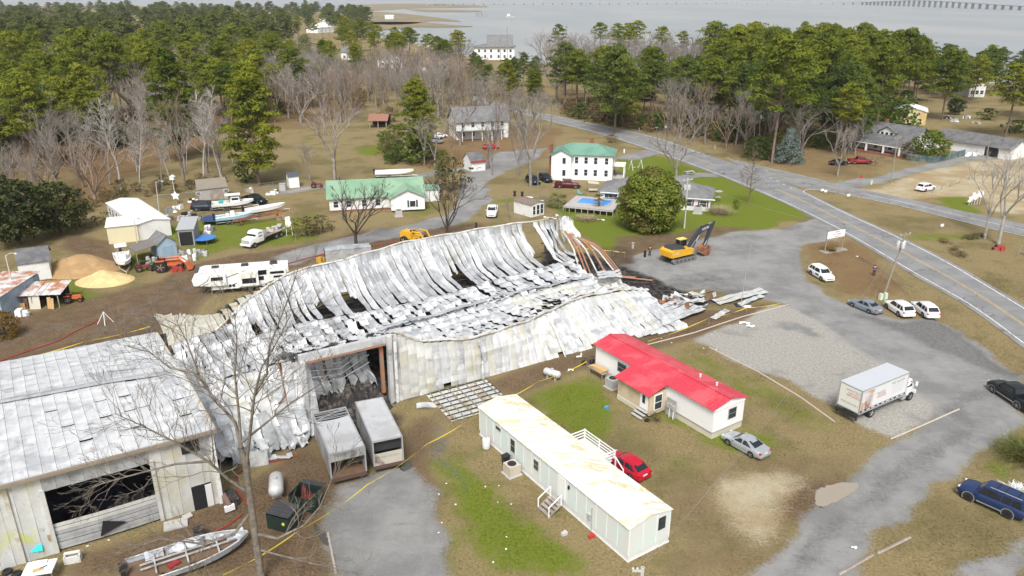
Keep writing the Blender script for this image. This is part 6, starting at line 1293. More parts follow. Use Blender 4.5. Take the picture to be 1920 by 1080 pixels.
KIND = {
 'sedan': dict(L=4.65, W=1.80, wb=2.7, r=.33, body=[(-2.32, .42, .74, .74), (-2.2, .3, .93, .84), (-1.6, .22, .99, .89), (0, .2, .95, .9), (1.0, .2, .93, .9), (1.7, .22, .84, .88), (2.15, .28, .74, .80), (2.32, .38, .6, .68)], cab=[(1.15, .92), (.35, 1.40), (-.75, 1.41), (-1.65, .98)], wt=.60),
 'coupe': dict(L=4.55, W=1.74, wb=2.62, r=.32, body=[(-2.27, .42, .76, .72), (-2.15, .3, .96, .82), (-1.6, .22, 1.0, .87), (0, .2, .94, .87), (1.0, .2, .92, .87), (1.7, .22, .82, .85), (2.1, .28, .72, .77), (2.27, .38, .58, .64)], cab=[(1.1, .91), (.25, 1.37), (-.6, 1.38), (-1.6, 1.0)], wt=.57),
 'hatch': dict(L=4.4, W=1.76, wb=2.64, r=.33, body=[(-2.2, .42, .8, .76), (-2.1, .3, .95, .85), (-1.6, .22, 1.0, .88), (0, .2, .96, .88), (1.0, .2, .94, .88), (1.65, .22, .86, .86), (2.05, .28, .76, .78), (2.2, .38, .6, .66)], cab=[(1.25, .93), (.45, 1.43), (-1.2, 1.45), (-2.0, 1.0)], wt=.62),
 'suv': dict(L=4.75, W=1.88, wb=2.75, r=.37, body=[(-2.37, .5, .9, .82), (-2.28, .36, 1.08, .90), (-1.6, .28, 1.12, .94), (0, .26, 1.08, .94), (1.1, .26, 1.06, .94), (1.8, .28, 1.0, .91), (2.2, .34, .9, .84), (2.37, .45, .72, .72)], cab=[(1.2, 1.05), (.5, 1.66), (-1.75, 1.68), (-2.25, 1.12)], wt=.68),
 'bigsuv': dict(L=5.18, W=1.98, wb=3.0, r=.42, body=[(-2.59, .6, .98, .88), (-2.5, .42, 1.2, .95), (-1.7, .36, 1.24, .99), (0, .34, 1.22, .99), (1.1, .34, 1.2, .99), (1.9, .36, 1.12, .96), (2.4, .42, 1.02, .90), (2.59, .5, .8, .8)], cab=[(1.3, 1.18), (.65, 1.86), (-2.2, 1.88), (-2.5, 1.22)], wt=.74),
 'pickup': dict(L=5.75, W=2.0, wb=3.55, r=.42, body=[(-1.05, .42, 1.22, .98), (0, .4, 1.22, 1.0), (1.2, .4, 1.2, 1.0), (2.1, .42, 1.15, .97), (2.65, .48, 1.05, .92), (2.87, .55, .85, .84)], cab=[(1.45, 1.2), (.75, 1.85), (-.75, 1.86), (-1.03, 1.25)], wt=.76, bed=(-1.08, -2.87)),
}
def car(name, label, kind, paint, W0=None, W1=None, side=1, loc=None, rz=0, cat='car', group=None, rim=None, low=None, decal=None, scale=1.0, rack=False):
    """W0,W1: photo positions where the near front and near rear tyres touch the ground; side=+1 if that is the car's left side"""
    k = KIND[kind]
    if W0:
        a, b = G(*W0), G(*W1); d = (a - b); rz = math.atan2(d.y, d.x); n = Vector((-math.sin(rz), math.cos(rz), 0)); c = (a + b) / 2 - n * side * k['W'] * .42
    else: c = G(*loc) if not isinstance(loc, Vector) else loc
    t = T(name, label, cat, (c.x, c.y, 0), rz, group); t.scale = (scale,) * 3; dx = 0
    mb = MB(); secs = []
    for x, zb, zt, w in k['body']:
        h = zt - zb; half = [(w * .90, zb), (w, zb + h * .18), (w * 1.0, zb + h * .55), (w * .965, zb + h * .86), (w * .86, zt), (w * .4, zt + .03)]
        secs.append([(x, y, z) for y, z in half] + [(x, -y, z) for y, z in half[::-1]])
    mb.loft(secs); body = mb.build('body', paint, t, True)
    (x0, z0), (x1, z1), (x2, z2), (x3, z3) = k['cab']; wb_ = k['W'] / 2 * .93; wt = k['wt']
    mb = MB(); top = [(x0, wb_ * .95, z0), (x1, wt, z1), ((x1 + x2) / 2, wt + .02, max(z1, z2) + .04), (x2, wt, z2), (x3, wb_ * .93, z3)]
    bot = [(x0, wb_, z0 - .12), (x1, wb_, z0 - .1), ((x1 + x2) / 2, wb_, z0 - .1), (x2, wb_, z3 - .12), (x3, wb_ * .96, z3 - .12)]
    i_t = [(mb.pt(p), mb.pt((p[0], p[1] * .45, p[2] + (.03 if 0 < q < 4 else 0))), mb.pt((p[0], -p[1] * .45, p[2] + (.03 if 0 < q < 4 else 0))), mb.pt((p[0], -p[1], p[2]))) for q, p in enumerate(top)]; i_b = [(mb.pt(p), mb.pt((p[0], -p[1], p[2]))) for p in bot]
    for q in range(4):
        for r_ in range(3): mb.face((i_t[q][r_], i_t[q + 1][r_], i_t[q + 1][r_ + 1], i_t[q][r_ + 1]))
        mb.face((i_b[q][0], i_b[q + 1][0], i_t[q + 1][0], i_t[q][0])); mb.face((i_b[q][1], i_t[q][3], i_t[q + 1][3], i_b[q + 1][1]))
    mb.face((i_b[0][0], i_t[0][0], i_t[0][1], i_t[0][2], i_t[0][3], i_b[0][1])); mb.face((i_b[4][0], i_b[4][1], i_t[4][3], i_t[4][2], i_t[4][1], i_t[4][0]))
    mb.build('cabin', paint, t, True)
    def quad(nm, pts, m, par=t): q = MB(); q.poly(pts); return q.build(nm, m, par)
    e = .018
    L3 = lambda A, B, w: tuple(a + (b - a) * w for a, b in zip(A, B))
    # glass: windscreen, rear window, side windows
    A, B = Vector((x0, wb_ * .95, z0)), Vector((x1, wt, z1)); nrm = Vector((z1 - z0, 0, x0 - x1)).normalized() * e
    ws = lambda u, s_: tuple(A.lerp(B, u) * 1 + nrm + Vector((0, (A.lerp(B, u).y * s_ * .9) - A.lerp(B, u).y, .028 if abs(s_) < .5 else .0)))
    q = MB(); q.poly([ws(.08, 1), ws(.08, -1), ws(.93, -1), ws(.93, 1)]); q.build('windscreen', CGL, t)
    A2, B2 = Vector((x3, wb_ * .93, z3)), Vector((x2, wt, z2)); n2 = Vector((-(z2 - z3), 0, (x2 - x3) * -1 * -1)); n2 = Vector((-(z2 - z3), 0, x2 - x3)).normalized() * e
    rw = lambda u, s_: tuple(A2.lerp(B2, u) + n2 + Vector((0, A2.lerp(B2, u).y * s_ * .88 - A2.lerp(B2, u).y, 0)))
    q = MB(); q.poly([rw(.12, 1), rw(.9, 1), rw(.9, -1), rw(.12, -1)]); q.build('rear_window', CGL, t)
    xm = (x1 + x2) / 2 + (.05 if kind != 'pickup' else 0); span = [(x0 - .22, x1 - .02, None, None)]
    def sw(xa_b, xa_t, xb_b, xb_t, sg):
        f = lambda x, u: (x, sg * ((wb_ * (1 - u) + wt * u) + .022), (z0 - .04) * (1 - u) + (min(z1, z2) - .0) * u)
        q = MB(); q.poly([f(xa_b, .12), f(xb_b, .12), f(xb_t, .86), f(xa_t, .86)]); q.build('side_window', CGL, t)
    for sg in (-1, 1):
        sw(x0 - .28, x1 - .03, xm + .05, xm + .05, sg)
        if kind in ('suv', 'bigsuv'):
            xq = x2 + (.45 if kind == 'suv' else .75); sw(xm - .05, xm - .05, xq + .04, xq + .04, sg); sw(xq - .07, xq - .07, x3 + .22, x2 + .08, sg)
        elif kind == 'pickup': sw(xm - .05, xm - .05, x2 + .02, x2 + .05, sg)
        else: sw(xm - .05, xm - .05, x3 + .42, x2 + .10, sg)
        # arches, sill, mirrors, lamps
        for xw in (k['wb'] / 2 + .08, -k['wb'] / 2 + .08):
            q = MB(); R_ = k['r'] * 1.2; yy = sg * (k['W'] / 2 + .003); q.poly([(xw + R_ * math.cos(a_), yy, k['r'] + R_ * math.sin(a_)) for a_ in np.linspace(-.5, PI + .5, 14)]); q.build('wheel_arch', low or TRIMK, t)
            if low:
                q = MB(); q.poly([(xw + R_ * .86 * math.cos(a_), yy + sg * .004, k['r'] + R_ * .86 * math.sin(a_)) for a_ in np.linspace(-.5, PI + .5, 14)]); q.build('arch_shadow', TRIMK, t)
        q = MB(); q.box((0, sg * (k['W'] / 2 - .03), k['body'][3][1] + .1), (k['wb'] - k['r'] * 2.6, .07, .12)); q.build('sill', low or paint, t)
        q = MB(); q.box((x0 - .35, sg * (k['W'] / 2 + .09), z0 + .05), (.16, .2, .13)); q.build('mirror', paint, t)
        fb = k['body'][-2]; q = MB(); q.box((fb[0] + .02, sg * fb[3] * .72, fb[2] - .1), (.22, .36, .13), rz=-sg * .35); q.build('headlight', LWHT, t)
        if 'bed' not in k: rb_ = k['body'][1]; q = MB(); q.box((rb_[0] + .0, sg * rb_[3] * .82, rb_[2] - .14), (.2, .28, .16), rz=sg * .3); q.build('taillight', LREDM, t)
    fb = k['body'][-1]; q = MB(); q.box((fb[0] + .0, 0, fb[1] + .1), (.09, 1.1, .16)); q.build('grille', TRIMK, t); q = MB(); q.box((fb[0] - .06, 0, fb[1] - .02), (.22, k['W'] * .8, .2)); q.build('front_bumper', low or paint, t)
    if 'bed' in k:
        xa, xb = k['bed']; w = k['W'] / 2 - .02; zf = .72; Lb = xa - xb; xc = (xa + xb) / 2
        q = MB(); q.box((xc, 0, zf), (Lb, 2 * w - .1, .06)); q.build('bed_floor', TRIMK, t)
        for sg in (-1, 1): q = MB(); q.box((xc, sg * (w - .05), .82), (Lb, .14, .82)); q.build('bed_side', paint, t); q = MB(); q.box((xb - .02, sg * (w - .08), 1.0), (.08, .16, .34)); q.build('taillight', LREDM, t)
        q = MB(); q.box((xb + .04, 0, .9), (.1, 2 * w - .14, .62)); q.build('tailgate', paint, t); q = MB(); q.box((xb - .1, 0, .5), (.2, 2 * w, .2)); q.build('rear_bumper', RIM, t); q = MB(); q.box((xa - .05, 0, 1.0), (.06, 2 * w - .2, .5)); q.build('bed_front', paint, t)
    else:
        rb_ = k['body'][0]; q = MB(); q.box((rb_[0] + .04, 0, rb_[1] + .04), (.2, k['W'] * .86, .22)); q.build('rear_bumper', low or paint, t); q = MB(); q.box((rb_[0] - .012, 0, rb_[1] + .3), (.03, .5, .15)); q.build('number_plate', PLATE, t)
    if rack:
        for sg in (-1, 1): q = MB(); q.tube([(x1 - .4, sg * wt * .9, z1 + .12), (x2 + .1, sg * wt * .9, z2 + .12)], .035, 5); q.build('roof_rail', RIM, t)
        for xx in (x1 - .8, (x1 + x2) / 2, x2 + .5): q = MB(); q.box((xx, 0, z1 + .1), (.09, wt * 1.8, .04)); q.build('cross_bar', TRIMK, t)
    for xw in (k['wb'] / 2 + .08, -k['wb'] / 2 + .08):
        for sg in (-1, 1): wheel(t, xw, sg * (k['W'] / 2 - .10), k['r'], .23, rim)
    if decal: q = MB(); q.box((.3, -k['W'] / 2 - .004, .72), (.8, .012, .22)); q.build('door_lettering', TRIMK, t); q = MB(); q.box((.3, k['W'] / 2 + .004, .72), (.8, .012, .22)); q.build('door_lettering', TRIMK, t)
    return t
car('car', 'silver coupe parked beside the red roofed home', 'coupe', P_SIL, (1366, 834.4), (1409.6, 858.5), 1)
car('car', 'bright red hatchback beside the white trailer', 'hatch', P_RED, (1146, 874), (1184, 900), 1)
car('car', 'navy blue SUV with silver trim parked at the right edge', 'bigsuv', P_BLU, (1819, 940), (1886.5, 970.3), 1, cat='suv', rim=RIMB, low=mat('trim_silver', (.30, .31, .32), .45, .3), rack=True)
car('pickup_truck', 'black pickup truck half out of frame at the right', 'pickup', P_BLK, (1862, 737), (1907, 767), 1, cat='pickup', low=mat('trim_tan', (.30, .27, .24), .6))
car('car', 'white SUV with door lettering parked by the brown verge', 'suv', P_WHT, (1540, 527), (1520, 515), -1, cat='suv', decal=True)
car('car', 'grey sedan parked left of two white SUVs', 'sedan', P_GRY, (1600, 576), (1629, 588), 1)
car('car', 'white SUV between the grey sedan and another white SUV', 'suv', P_WHT, (1663, 579), (1685.5, 594), 1, cat='suv')
car('car', 'rightmost white SUV of the three cars by the ditch', 'suv', P_WHT, (1712, 581), (1731, 596), 1, cat='suv')
car('car', 'white SUV driving across the pale sand lot', 'suv', P_WHT, (1749, 357), (1733, 360), -1, cat='suv')
car('pickup_truck', 'white pickup truck standing on the drive', 'pickup', P_WHT, (929.5, 409), (932, 397), 1, cat='pickup')
car('pickup_truck', 'white pickup truck behind the small lawn shed', 'pickup', P_WHT, (975, 388), (1004, 390), 1, cat='pickup')
car('pickup_truck', 'dark red pickup truck in front of the white two storey house', 'pickup', P_MAR, (1081, 354), (1046, 353), -1, cat='pickup')
car('car', 'dark SUV left of the pair beside the white two storey house', 'suv', P_DKG, (1000, 347), (987, 341), -1, cat='suv')
car('car', 'dark SUV right of the pair beside the white two storey house', 'suv', P_BLK, (1023, 343), (1011, 337), -1, cat='suv')
car('car', 'dark blue SUV parked behind the green roofed cottage', 'bigsuv', P_BLU, loc=(805, 361), rz=PI + .15, cat='suv')
car('pickup_truck', 'red pickup truck on the straw lawn before the porch house', 'pickup', paint_mat('paint_dull_red', (.26, .03, .03), .5), loc=(1612, 307), rz=-.05, cat='pickup')
car('car', 'black car beside the red pickup on the straw lawn', 'sedan', P_BLK, loc=(1572, 309), rz=.1)
car('car', 'small red car below the bare trees by the old farmhouse', 'hatch', P_RED, loc=(920, 279), rz=.3)
car('car', 'dark SUV in the boat yard next to the grey shed', 'bigsuv', P_DKG, loc=(385, 394), rz=.15, cat='suv')
car('pickup_truck', 'black pickup behind the cabin boat', 'pickup', P_BLK, loc=(478, 381), rz=-.5, cat='pickup')
car('car', 'white car hidden behind the shrubs left of the farmhouse', 'sedan', P_WHT, loc=(825, 258), rz=.4)
car('car', 'grey van under the bare trees left of the farmhouse', 'bigsuv', P_SIL, loc=(816, 268), rz=2.5, cat='van')
# ---- delivery trucks
BOXW = mat('box_white', (.72, .73, .73), .45, .05, .05, 1); ALU = mat('aluminium', (.52, .53, .54), .4, .5, .1, 2)
def text(par, s, size, loc, rot, m, name='lettering'):
    cu = bpy.data.curves.new(name, 'FONT'); cu.body = s; cu.size = size; cu.extrude = .002; cu.align_x = 'CENTER'; cu.align_y = 'CENTER'; cu.materials.append(m)
    tmp = bpy.data.objects.new(name, cu); COL.objects.link(tmp); bpy.context.view_layer.update()
    me = bpy.data.meshes.new_from_object(tmp.evaluated_get(bpy.context.evaluated_depsgraph_get())); bpy.data.objects.remove(tmp)
    o = put(name, me, par, loc); o.rotation_euler = rot; return o
INK = mat('ink_black', (.03, .03, .035), .6); INKR = mat('ink_red', (.5, .05, .04), .6); INKG = mat('ink_grey', (.25, .26, .28), .6)
def truck_wheels(t, xs, W, r=.48, dual=True):
    for x in xs:
        for sg in (-1, 1): wheel(t, x, sg * (W / 2 - .16), r, .26, RIM if x > 0 or not dual else mat('steel_rim', (.62, .62, .6), .4, .3))
t = T('box_truck', 'white delivery box truck with printed sides on the gravel lot', 'truck'); a, b = G(1704.6, 750.7), G(1632, 782.5); d = a - b; rz = math.atan2(d.y, d.x); nn = Vector((-math.sin(rz), math.cos(rz), 0)); c = (a + b) / 2 + nn * 1.1
t.location = (c.x, c.y, 0); t.rotation_euler = (0, 0, rz); wbT = d.length; xr = -wbT / 2; xf = wbT / 2; XB, XA = xr - 2.4, xf - 1.35
mb = MB(); mb.box(((XA + XB) / 2, 0, 2.45), (XA - XB, 2.5, 2.6)); bx_ = mb.build('cargo_box', BOXW, t)
mb = MB(); mb.box(((XA + XB) / 2, 0, 3.77), (XA - XB + .06, 2.56, .06)); mb.build('roof', mat('box_roof', (.55, .57, .60), .5, .2, .05), t)
for (c_, d_) in (((XB, 1.24, 2.45), (.1, .1, 2.66)), ((XB, -1.24, 2.45), (.1, .1, 2.66)), ((XA, -1.24, 2.45), (.1, .1, 2.66)), (((XA + XB) / 2, -1.255, 3.7), (XA - XB, .06, .12)), (((XA + XB) / 2, -1.255, 1.17), (XA - XB, .06, .14)), ((XB, 0, 3.7), (.06, 2.5, .12))): mb = MB(); mb.box(c_, d_); mb.build('edge_rail', ALU, t)
# printed side panel (right side faces the viewer) and rear door
def sp(nm, x, z, w, h, m, e=.004): mb = MB(); mb.box((x, -1.25 - e, z), (w, .006, h)); return mb.build(nm, m, t)
Lb = XA - XB
sp('print_kitchen', XB + Lb * .14, 2.45, Lb * .24, 2.1, mat('print_kitchen', (.55, .36, .26), .5, 0, .5, 1.8, (.66, .64, .66), .55)); sp('print_oven', XB + Lb * .15, 1.9, Lb * .1, .9, mat('print_orange', (.6, .25, .1), .5, 0, .3, 3)); sp('print_fridge', XB + Lb * .17, 2.5, Lb * .08, 1.0, mat('print_grey', (.62, .62, .66), .5, 0, .1)); sp('print_band', XB + Lb * .5, 1.36, Lb * .98, .24, INK, .008)

for k in range(9): sp('print_word', XB + Lb * (.08 + .105 * k), 1.36, Lb * (.05 + .03 * (k % 3) / 2), .12, BOXW, .014)
text(t, 'MANTEO', .34, (XB + Lb * .42, -1.256, 2.75), (PI / 2, 0, 0), INKG); text(t, 'FURNITURE &', .2, (XB + Lb * .44, -1.256, 2.53), (PI / 2, 0, 0), INKR); text(t, 'APPLIANCE', .3, (XB + Lb * .44, -1.256, 2.28), (PI / 2, 0, 0), INKR); text(t, 'FREE DELIVERY', .34, (XB + Lb * .78, -1.256, 3.2), (PI / 2, 0, 0), INKG)
for k in range(5): sp('print_line', XB + Lb * .78, 2.9 - k * .22, Lb * .24, .05, mat('ink_pale', (.5, .52, .54), .6))
mb = MB(); mb.box((XB - .055, 0, 2.45), (.02, 2.3, 2.35)); mb.build('rear_door', mat('door_cream', (.70, .70, .64), .5, 0, .05), t)
RR = (PI / 2, 0, -PI / 2)
text(t, 'MANTEO', .36, (XB - .07, -.35, 3.25), RR, INKG); text(t, 'FURNITURE &', .2, (XB - .07, -.4, 2.96), RR, INKR); text(t, 'APPLIANCE', .3, (XB - .07, -.4, 2.7), RR, INKR); text(t, 'FREE DELIVERY', .3, (XB - .07, -.1, 1.85), RR, INKG)
mb = MB(); mb.box(((XB + xf) / 2, 0, .95), (xf - XB + .4, .9, .26)); mb.build('chassis', TRIMK, t); mb = MB(); mb.box((XB - .15, 0, .85), (.3, 2.4, .22)); mb.build('lift_gate', TRIMK, t)
for sg in (-1, 1): mb = MB(); mb.box((XB - .1, sg * 1.1, .65), (.12, .14, .5)); mb.build('bumper_post', TRIMK, t)
mb = MB(); secs = [[(x, y, z) for y, z in ((w, .75), (w, zt * .8 + .15), (w * .9, zt), (-w * .9, zt), (-w, zt * .8 + .15), (-w, .75))] for x, zt, w in ((XA + .05, 2.5, 1.08), (XA + .85, 2.62, 1.08), (XA + 1.35, 2.5, 1.06), (XA + 1.75, 1.85, 1.0), (xf + .75, 1.7, .92), (xf + .98, 1.45, .8))]; mb.loft(secs); mb.build('cab', P_WHT, t, True)
mb = MB(); mb.poly([(XA + 1.38, .9, 2.42), (XA + 1.38, -.9, 2.42), (XA + 1.76, -.95, 1.88), (XA + 1.76, .95, 1.88)]); mb.build('windscreen', CGL, t)
for sg in (-1, 1): mb = MB(); mb.poly([(XA + .5, sg * 1.09, 1.75), (XA + 1.4, sg * 1.09, 1.75), (XA + 1.25, sg * 1.05, 2.35), (XA + .5, sg * 1.05, 2.35)]); mb.build('side_window', CGL, t); mb = MB(); mb.box((XA + 1.7, sg * 1.35, 2.0), (.1, .22, .5)); mb.build('mirror', P_WHT, t); mb = MB(); mb.box((XA + .2, sg * .95, .75), (.7, .35, .5)); mb.build('fuel_tank', ALU, t)
mb = MB(); mb.box((xf + 1.0, 0, .75), (.2, 2.1, .35)); mb.build('front_bumper', P_WHT, t); mb = MB(); mb.box((xf + .99, 0, 1.25), (.06, 1.1, .45)); mb.build('grille', TRIMK, t); truck_wheels(t, (xf, xr), 2.4, .5)
# ---- two burnt box trucks backed to the bay
BBOX = mat('burnt_box', (.42, .43, .44), .6, .15, .15, .8, (.30, .27, .25), .45); BROOF = mat('burnt_box_roof', (.50, .51, .52), .6, .1, .08, .7, (.42, .42, .42), .5); SCO = mat('scorched_panel', (.50, .46, .38), .7, 0, .15, .9, (.16, .1, .07), .4)
def burnt(lab, foot_l, foot_r, top_y, L, open_, rot_add=0):
    a, b = G(*foot_l), G(*foot_r); d = (b - a); rz = math.atan2(d.y, d.x) + rot_add; W = d.length; c = (a + b) / 2; t = T('burnt_truck', lab, 'truck', (c.x, c.y, 0), rz); h = 3.25; zb = .75      # x right, y away from viewer
    for x in (-W / 2, W / 2): mb = MB(); mb.box((x, L / 2, (h + zb) / 2), (.08, L, h - zb)); mb.build('side_wall', BBOX, t)
    y0 = 0 if not open_ else 0; mb = MB(); mb.grid(lambda u, v: ((u - .5) * W, v * (L if not open_ else L * .80), h - .02 + (.0 if not open_ else -.10 * math.sin(u * 3.1) * (.4 + v))), 6, 10); mb.build('roof', BROOF, t)
    for (c_, d_) in (((-W / 2, 0, (h + zb) / 2), (.13, .13, h - zb)), ((W / 2, 0, (h + zb) / 2), (.13, .13, h - zb)), ((0, 0, h), (W + .1, .13, .13)), ((0, L, h), (W + .1, .12, .12)), ((-W / 2, L / 2, h), (.1, L, .1)), ((W / 2, L / 2, h), (.1, L, .1))): mb = MB(); mb.box(c_, d_); mb.build('edge_rail', ALU, t)
    mb = MB(); mb.box((0, L / 2, zb), (W, L, .14)); mb.build('floor', mat('burnt_floor', (.17, .10, .06), .9, 0, .4, 1.5), t); mb = MB(); mb.box((0, L, (h + zb) / 2), (W, .08, h - zb)); mb.build('front_wall', SOOT, t)
    if open_:
        mb = MB(); mb.box((0, .0, h - .45), (W - .15, .06, .75)); mb.build('rear_door', mat('burnt_door', (.36, .37, .35), .7, 0, .2, 1.5, (.15, .15, .14), .4), t); text(t, 'FREE DELIVERY', .25, (0, -.04, h - .35), (PI / 2, 0, 0), INKG)
        for k in range(5): mb = MB(); mb.box((0, L * (.82 + .036 * k), h - .05), (W, .05, .05), rz=.1 * (k % 2)); mb.build('roof_bow', ALU, t)
        mb = MB(); mb.tube([(-W / 2, L * .82, h), (W / 2, L, h)], .04, 5); mb.build('roof_brace', ALU, t)
    else:
        mb = MB(); mb.box((0, -.01, zb + .62), (W - .16, .07, 1.2)); mb.build('rear_door', SCO, t); mb = MB(); mb.box((0, .35, h - .65), (W - .2, .05, 1.2)); mb.build('door_opening', SOOT, t); text(t, 'FREE DELIVERY', .27, (.15, -.06, zb + .8), (PI / 2, 0, 0), INKG)
    mb = MB(); mb.box((0, -.1, zb - .15), (W, .25, .22)); mb.build('rear_bumper', mat('burnt_bumper', (.10, .06, .045), .9, 0, .3), t); mb = MB(); mb.box((0, L / 2 + .8, .5), (.9, L + 1, .25)); mb.build('chassis', CHAR, t)
    mb = MB(); mb.box((0, L + .9, 1.1), (W * .85, 1.5, 1.3)); mb.build('burnt_cab', CHAR, t)
    for y in (1.2, L + .6):
        for x in (-W / 2 + .2, W / 2 - .2): mb = MB(); mb.lathe([(.3, -.12), (.42, -.12), (.42, .12), (.3, .12)], (x, y, .42), 14, 'x'); mb.build('burnt_wheel', CHAR, t)
burnt('burnt box truck with open scorched rear and broken roof', (623, 912), (688, 896), 0, 7.4, True)
burnt('burnt box truck with half open rear door, right of two', (703, 888), (757, 876), 0, 7.6, False)
# ---- fifth wheel camper
a, b = G(372, 556), G(537, 541); c, rz, L_ = frame_of(a, b); L_ = 13.2; t = T('camper_trailer', 'white fifth wheel camper with black graphics and slide outs', 'camper', (c.x, c.y, 0), rz)
CAMP = mat('camper_white', (.76, .77, .77), .35, 0, .05, .8, (.66, .63, .52), .25); D_ = 2.5
mb = MB(); prof = [(-L_ / 2 + 1.2, .75), (L_ / 2, .75), (L_ / 2, 3.5), (-L_ / 2 + 1.6, 3.75), (-L_ / 2 + .5, 3.45), (-L_ / 2, 2.6), (-L_ / 2 + .1, 1.65), (-L_ / 2 + 2.4, 1.35), (-L_ / 2 + 2.5, .75)]; prof = [(-L_ / 2 + 2.5, .75), (L_ / 2, .75), (L_ / 2, 3.5), (-L_ / 2 + 1.6, 3.72), (-L_ / 2 + .5, 3.4), (-L_ / 2, 2.5), (-L_ / 2 + .15, 1.6), (-L_ / 2 + 2.4, 1.35)]
mb.ext([(x, 0, z) for x, z in prof], (0, D_, 0)); mb.build('body', CAMP, t)
mb = MB(); mb.box((.8, D_ / 2, 3.64), (L_ - 1.9, D_ - .1, .06), ry=.014); mb.build('roof', MROOF, t)
mb = MB(); mb.ext([(-L_ / 2 - .02, .1, 2.5), (-L_ / 2 + .48, .1, 3.42), (-L_ / 2 + 1.0, .1, 3.6), (-L_ / 2 + .25, .1, 2.1)], (0, D_ - .2, 0)); mb.build('front_cap', CGL, t)
for (x, w, z, h, o_) in ((1.1, 2.6, 1.15, 2.0, .6), (-3.2, 2.4, 1.5, 1.7, .45), (5.0, 2.5, 1.5, 1.7, .4)): mb = MB(); mb.box((x, -o_ / 2, z + h / 2), (w, o_, h)); mb.build('slide_out', CAMP, t)
for (x, z, w, h, o_) in ((1.1, 1.55, 1.9, .75, .6), (-3.2, 2.3, 1.6, .5, .45), (5.0, 2.6, 1.9, .35, .4), (5.1, 2.0, 1.3, .3, .4), (2.95, 2.45, 1.2, .7, 0), (2.75, 1.65, .7, .6, 0)): mb = MB(); mb.box((x, -o_ - .02, z + h / 2), (w, .04, h)); mb.build('window', CGL, t)
for (x, z, L2, an) in ((-5.0, 1.95, 2.6, .5), (-4.6, 1.75, 2.4, .4), (-.6, 2.9, 2.8, .3), (.2, 1.0, 2.0, .45), (3.4, 1.1, 2.4, .3), (3.0, 2.95, 2.8, .25), (-1.2, 1.3, 1.2, .4), (6.1, 1.1, 1.6, .3)): mb = MB(); mb.box((x, -.012, z), (L2, .015, .09), ry=-an); mb.build('stripe', BLKM, t)
for x in (-3.4, .6, 4.6): mb = MB(); mb.box((x, D_ / 2, 3.78), (1.1, .9, .26), taper=.8); mb.build('roof_air_unit', BLKM, t)
for x in (1.0, 2.0): wheel(t, x, .2, .4, .24); wheel(t, x, D_ - .2, .4, .24)
for x in (-4.2, -2.8): mb = MB(); mb.box((x, .4, .5), (.12, .12, 1.0)); mb.build('landing_leg', STEEL, t)
for k in range(2): mb = MB(); mb.box((-1.6 + k * .5, -.02, 1.2), (.35, .03, .4)); mb.build('hatch', BLKM, t)
# burnt camper behind the wall
t = T('burnt_camper', 'burnt grey camper shell behind the warehouse wall', 'camper', G(655, 495), WANG - .25); mb = MB(); mb.grid(lambda u, v: (-3.6 + 7.2 * u, 2.4 * v, 2.5 + .12 * math.sin(u * 14) * math.sin(v * 6)), 20, 6); mb.build('roof', S_GRY, t)
for (c_, d_, m_) in (((0, 0, 1.5), (7.2, .08, 1.9), S_GRY), ((0, 2.4, 1.5), (7.2, .08, 1.9), SOOT), ((3.6, 1.2, 1.5), (.08, 2.4, 1.9), SOOT)): mb = MB(); mb.box(c_, d_); mb.build('wall', m_, t)
mb = MB(); mb.box((-3.6, 1.2, 1.45), (.1, 2.2, 1.8)); mb.build('burnt_front', SOOT, t)
# ---- flatbed truck
a, b = G(463, 461), G(515, 440); rz = math.atan2((a - b).y, (a - b).x); c = a.lerp(b, .5); t = T('flatbed_truck', 'white cab flatbed truck loaded with junk in the yard', 'truck', (c.x, c.y, 0), rz); t.location += Vector((math.sin(rz), -math.cos(rz), 0)) * -1.0
mb = MB(); secs = [[(x, y, z) for y, z in ((w, .7), (w, zt * .8), (w * .9, zt), (-w * .9, zt), (-w, zt * .8), (-w, .7))] for x, zt, w in ((1.5, 2.5, 1.1), (2.6, 2.55, 1.1), (3.0, 2.4, 1.08), (3.35, 1.75, 1.0), (4.7, 1.6, .95), (4.85, 1.4, .9))]; mb.loft(secs); mb.build('cab', P_WHT, t, True)
mb = MB(); mb.poly([(3.02, .9, 2.32), (3.02, -.9, 2.32), (3.36, -.92, 1.8), (3.36, .92, 1.8)]); mb.build('windscreen', CGL, t); mb = MB(); mb.box((4.87, 0, 1.15), (.06, 1.6, .6)); mb.build('grille', ACG, t); mb = MB(); mb.box((4.95, 0, .65), (.2, 2.2, .3)); mb.build('front_bumper', P_WHT, t)
for sg in (-1, 1): mb = MB(); mb.poly([(1.9, sg * 1.11, 1.65), (2.8, sg * 1.11, 1.65), (2.7, sg * 1.06, 2.3), (1.9, sg * 1.06, 2.3)]); mb.build('side_window', CGL, t)
mb = MB(); mb.box((-1.7, 0, 1.25), (6.0, 2.4, .16)); mb.build('flat_bed', WOOD, t); mb = MB(); mb.box((0, 0, .85), (8, .9, .3)); mb.build('chassis', TRIMK, t); mb = MB(); mb.box((1.2, 0, 1.7), (.12, 2.3, 1.4)); mb.build('headboard', ACG, t)
for k in range(12): mb = MB(); mb.box((random.uniform(-4, 1), random.uniform(-.8, .8), 1.5 + random.uniform(0, .4)), (random.uniform(.4, 1.6), random.uniform(.3, .8), random.uniform(.15, .5)), rz=random.uniform(0, 3), ry=random.uniform(-.2, .2)); mb.build('scrap', (ACG, WOOD, STEEL, GALV)[k % 4], t)
truck_wheels(t, (3.9, -1.6, -2.9), 2.4, .48)
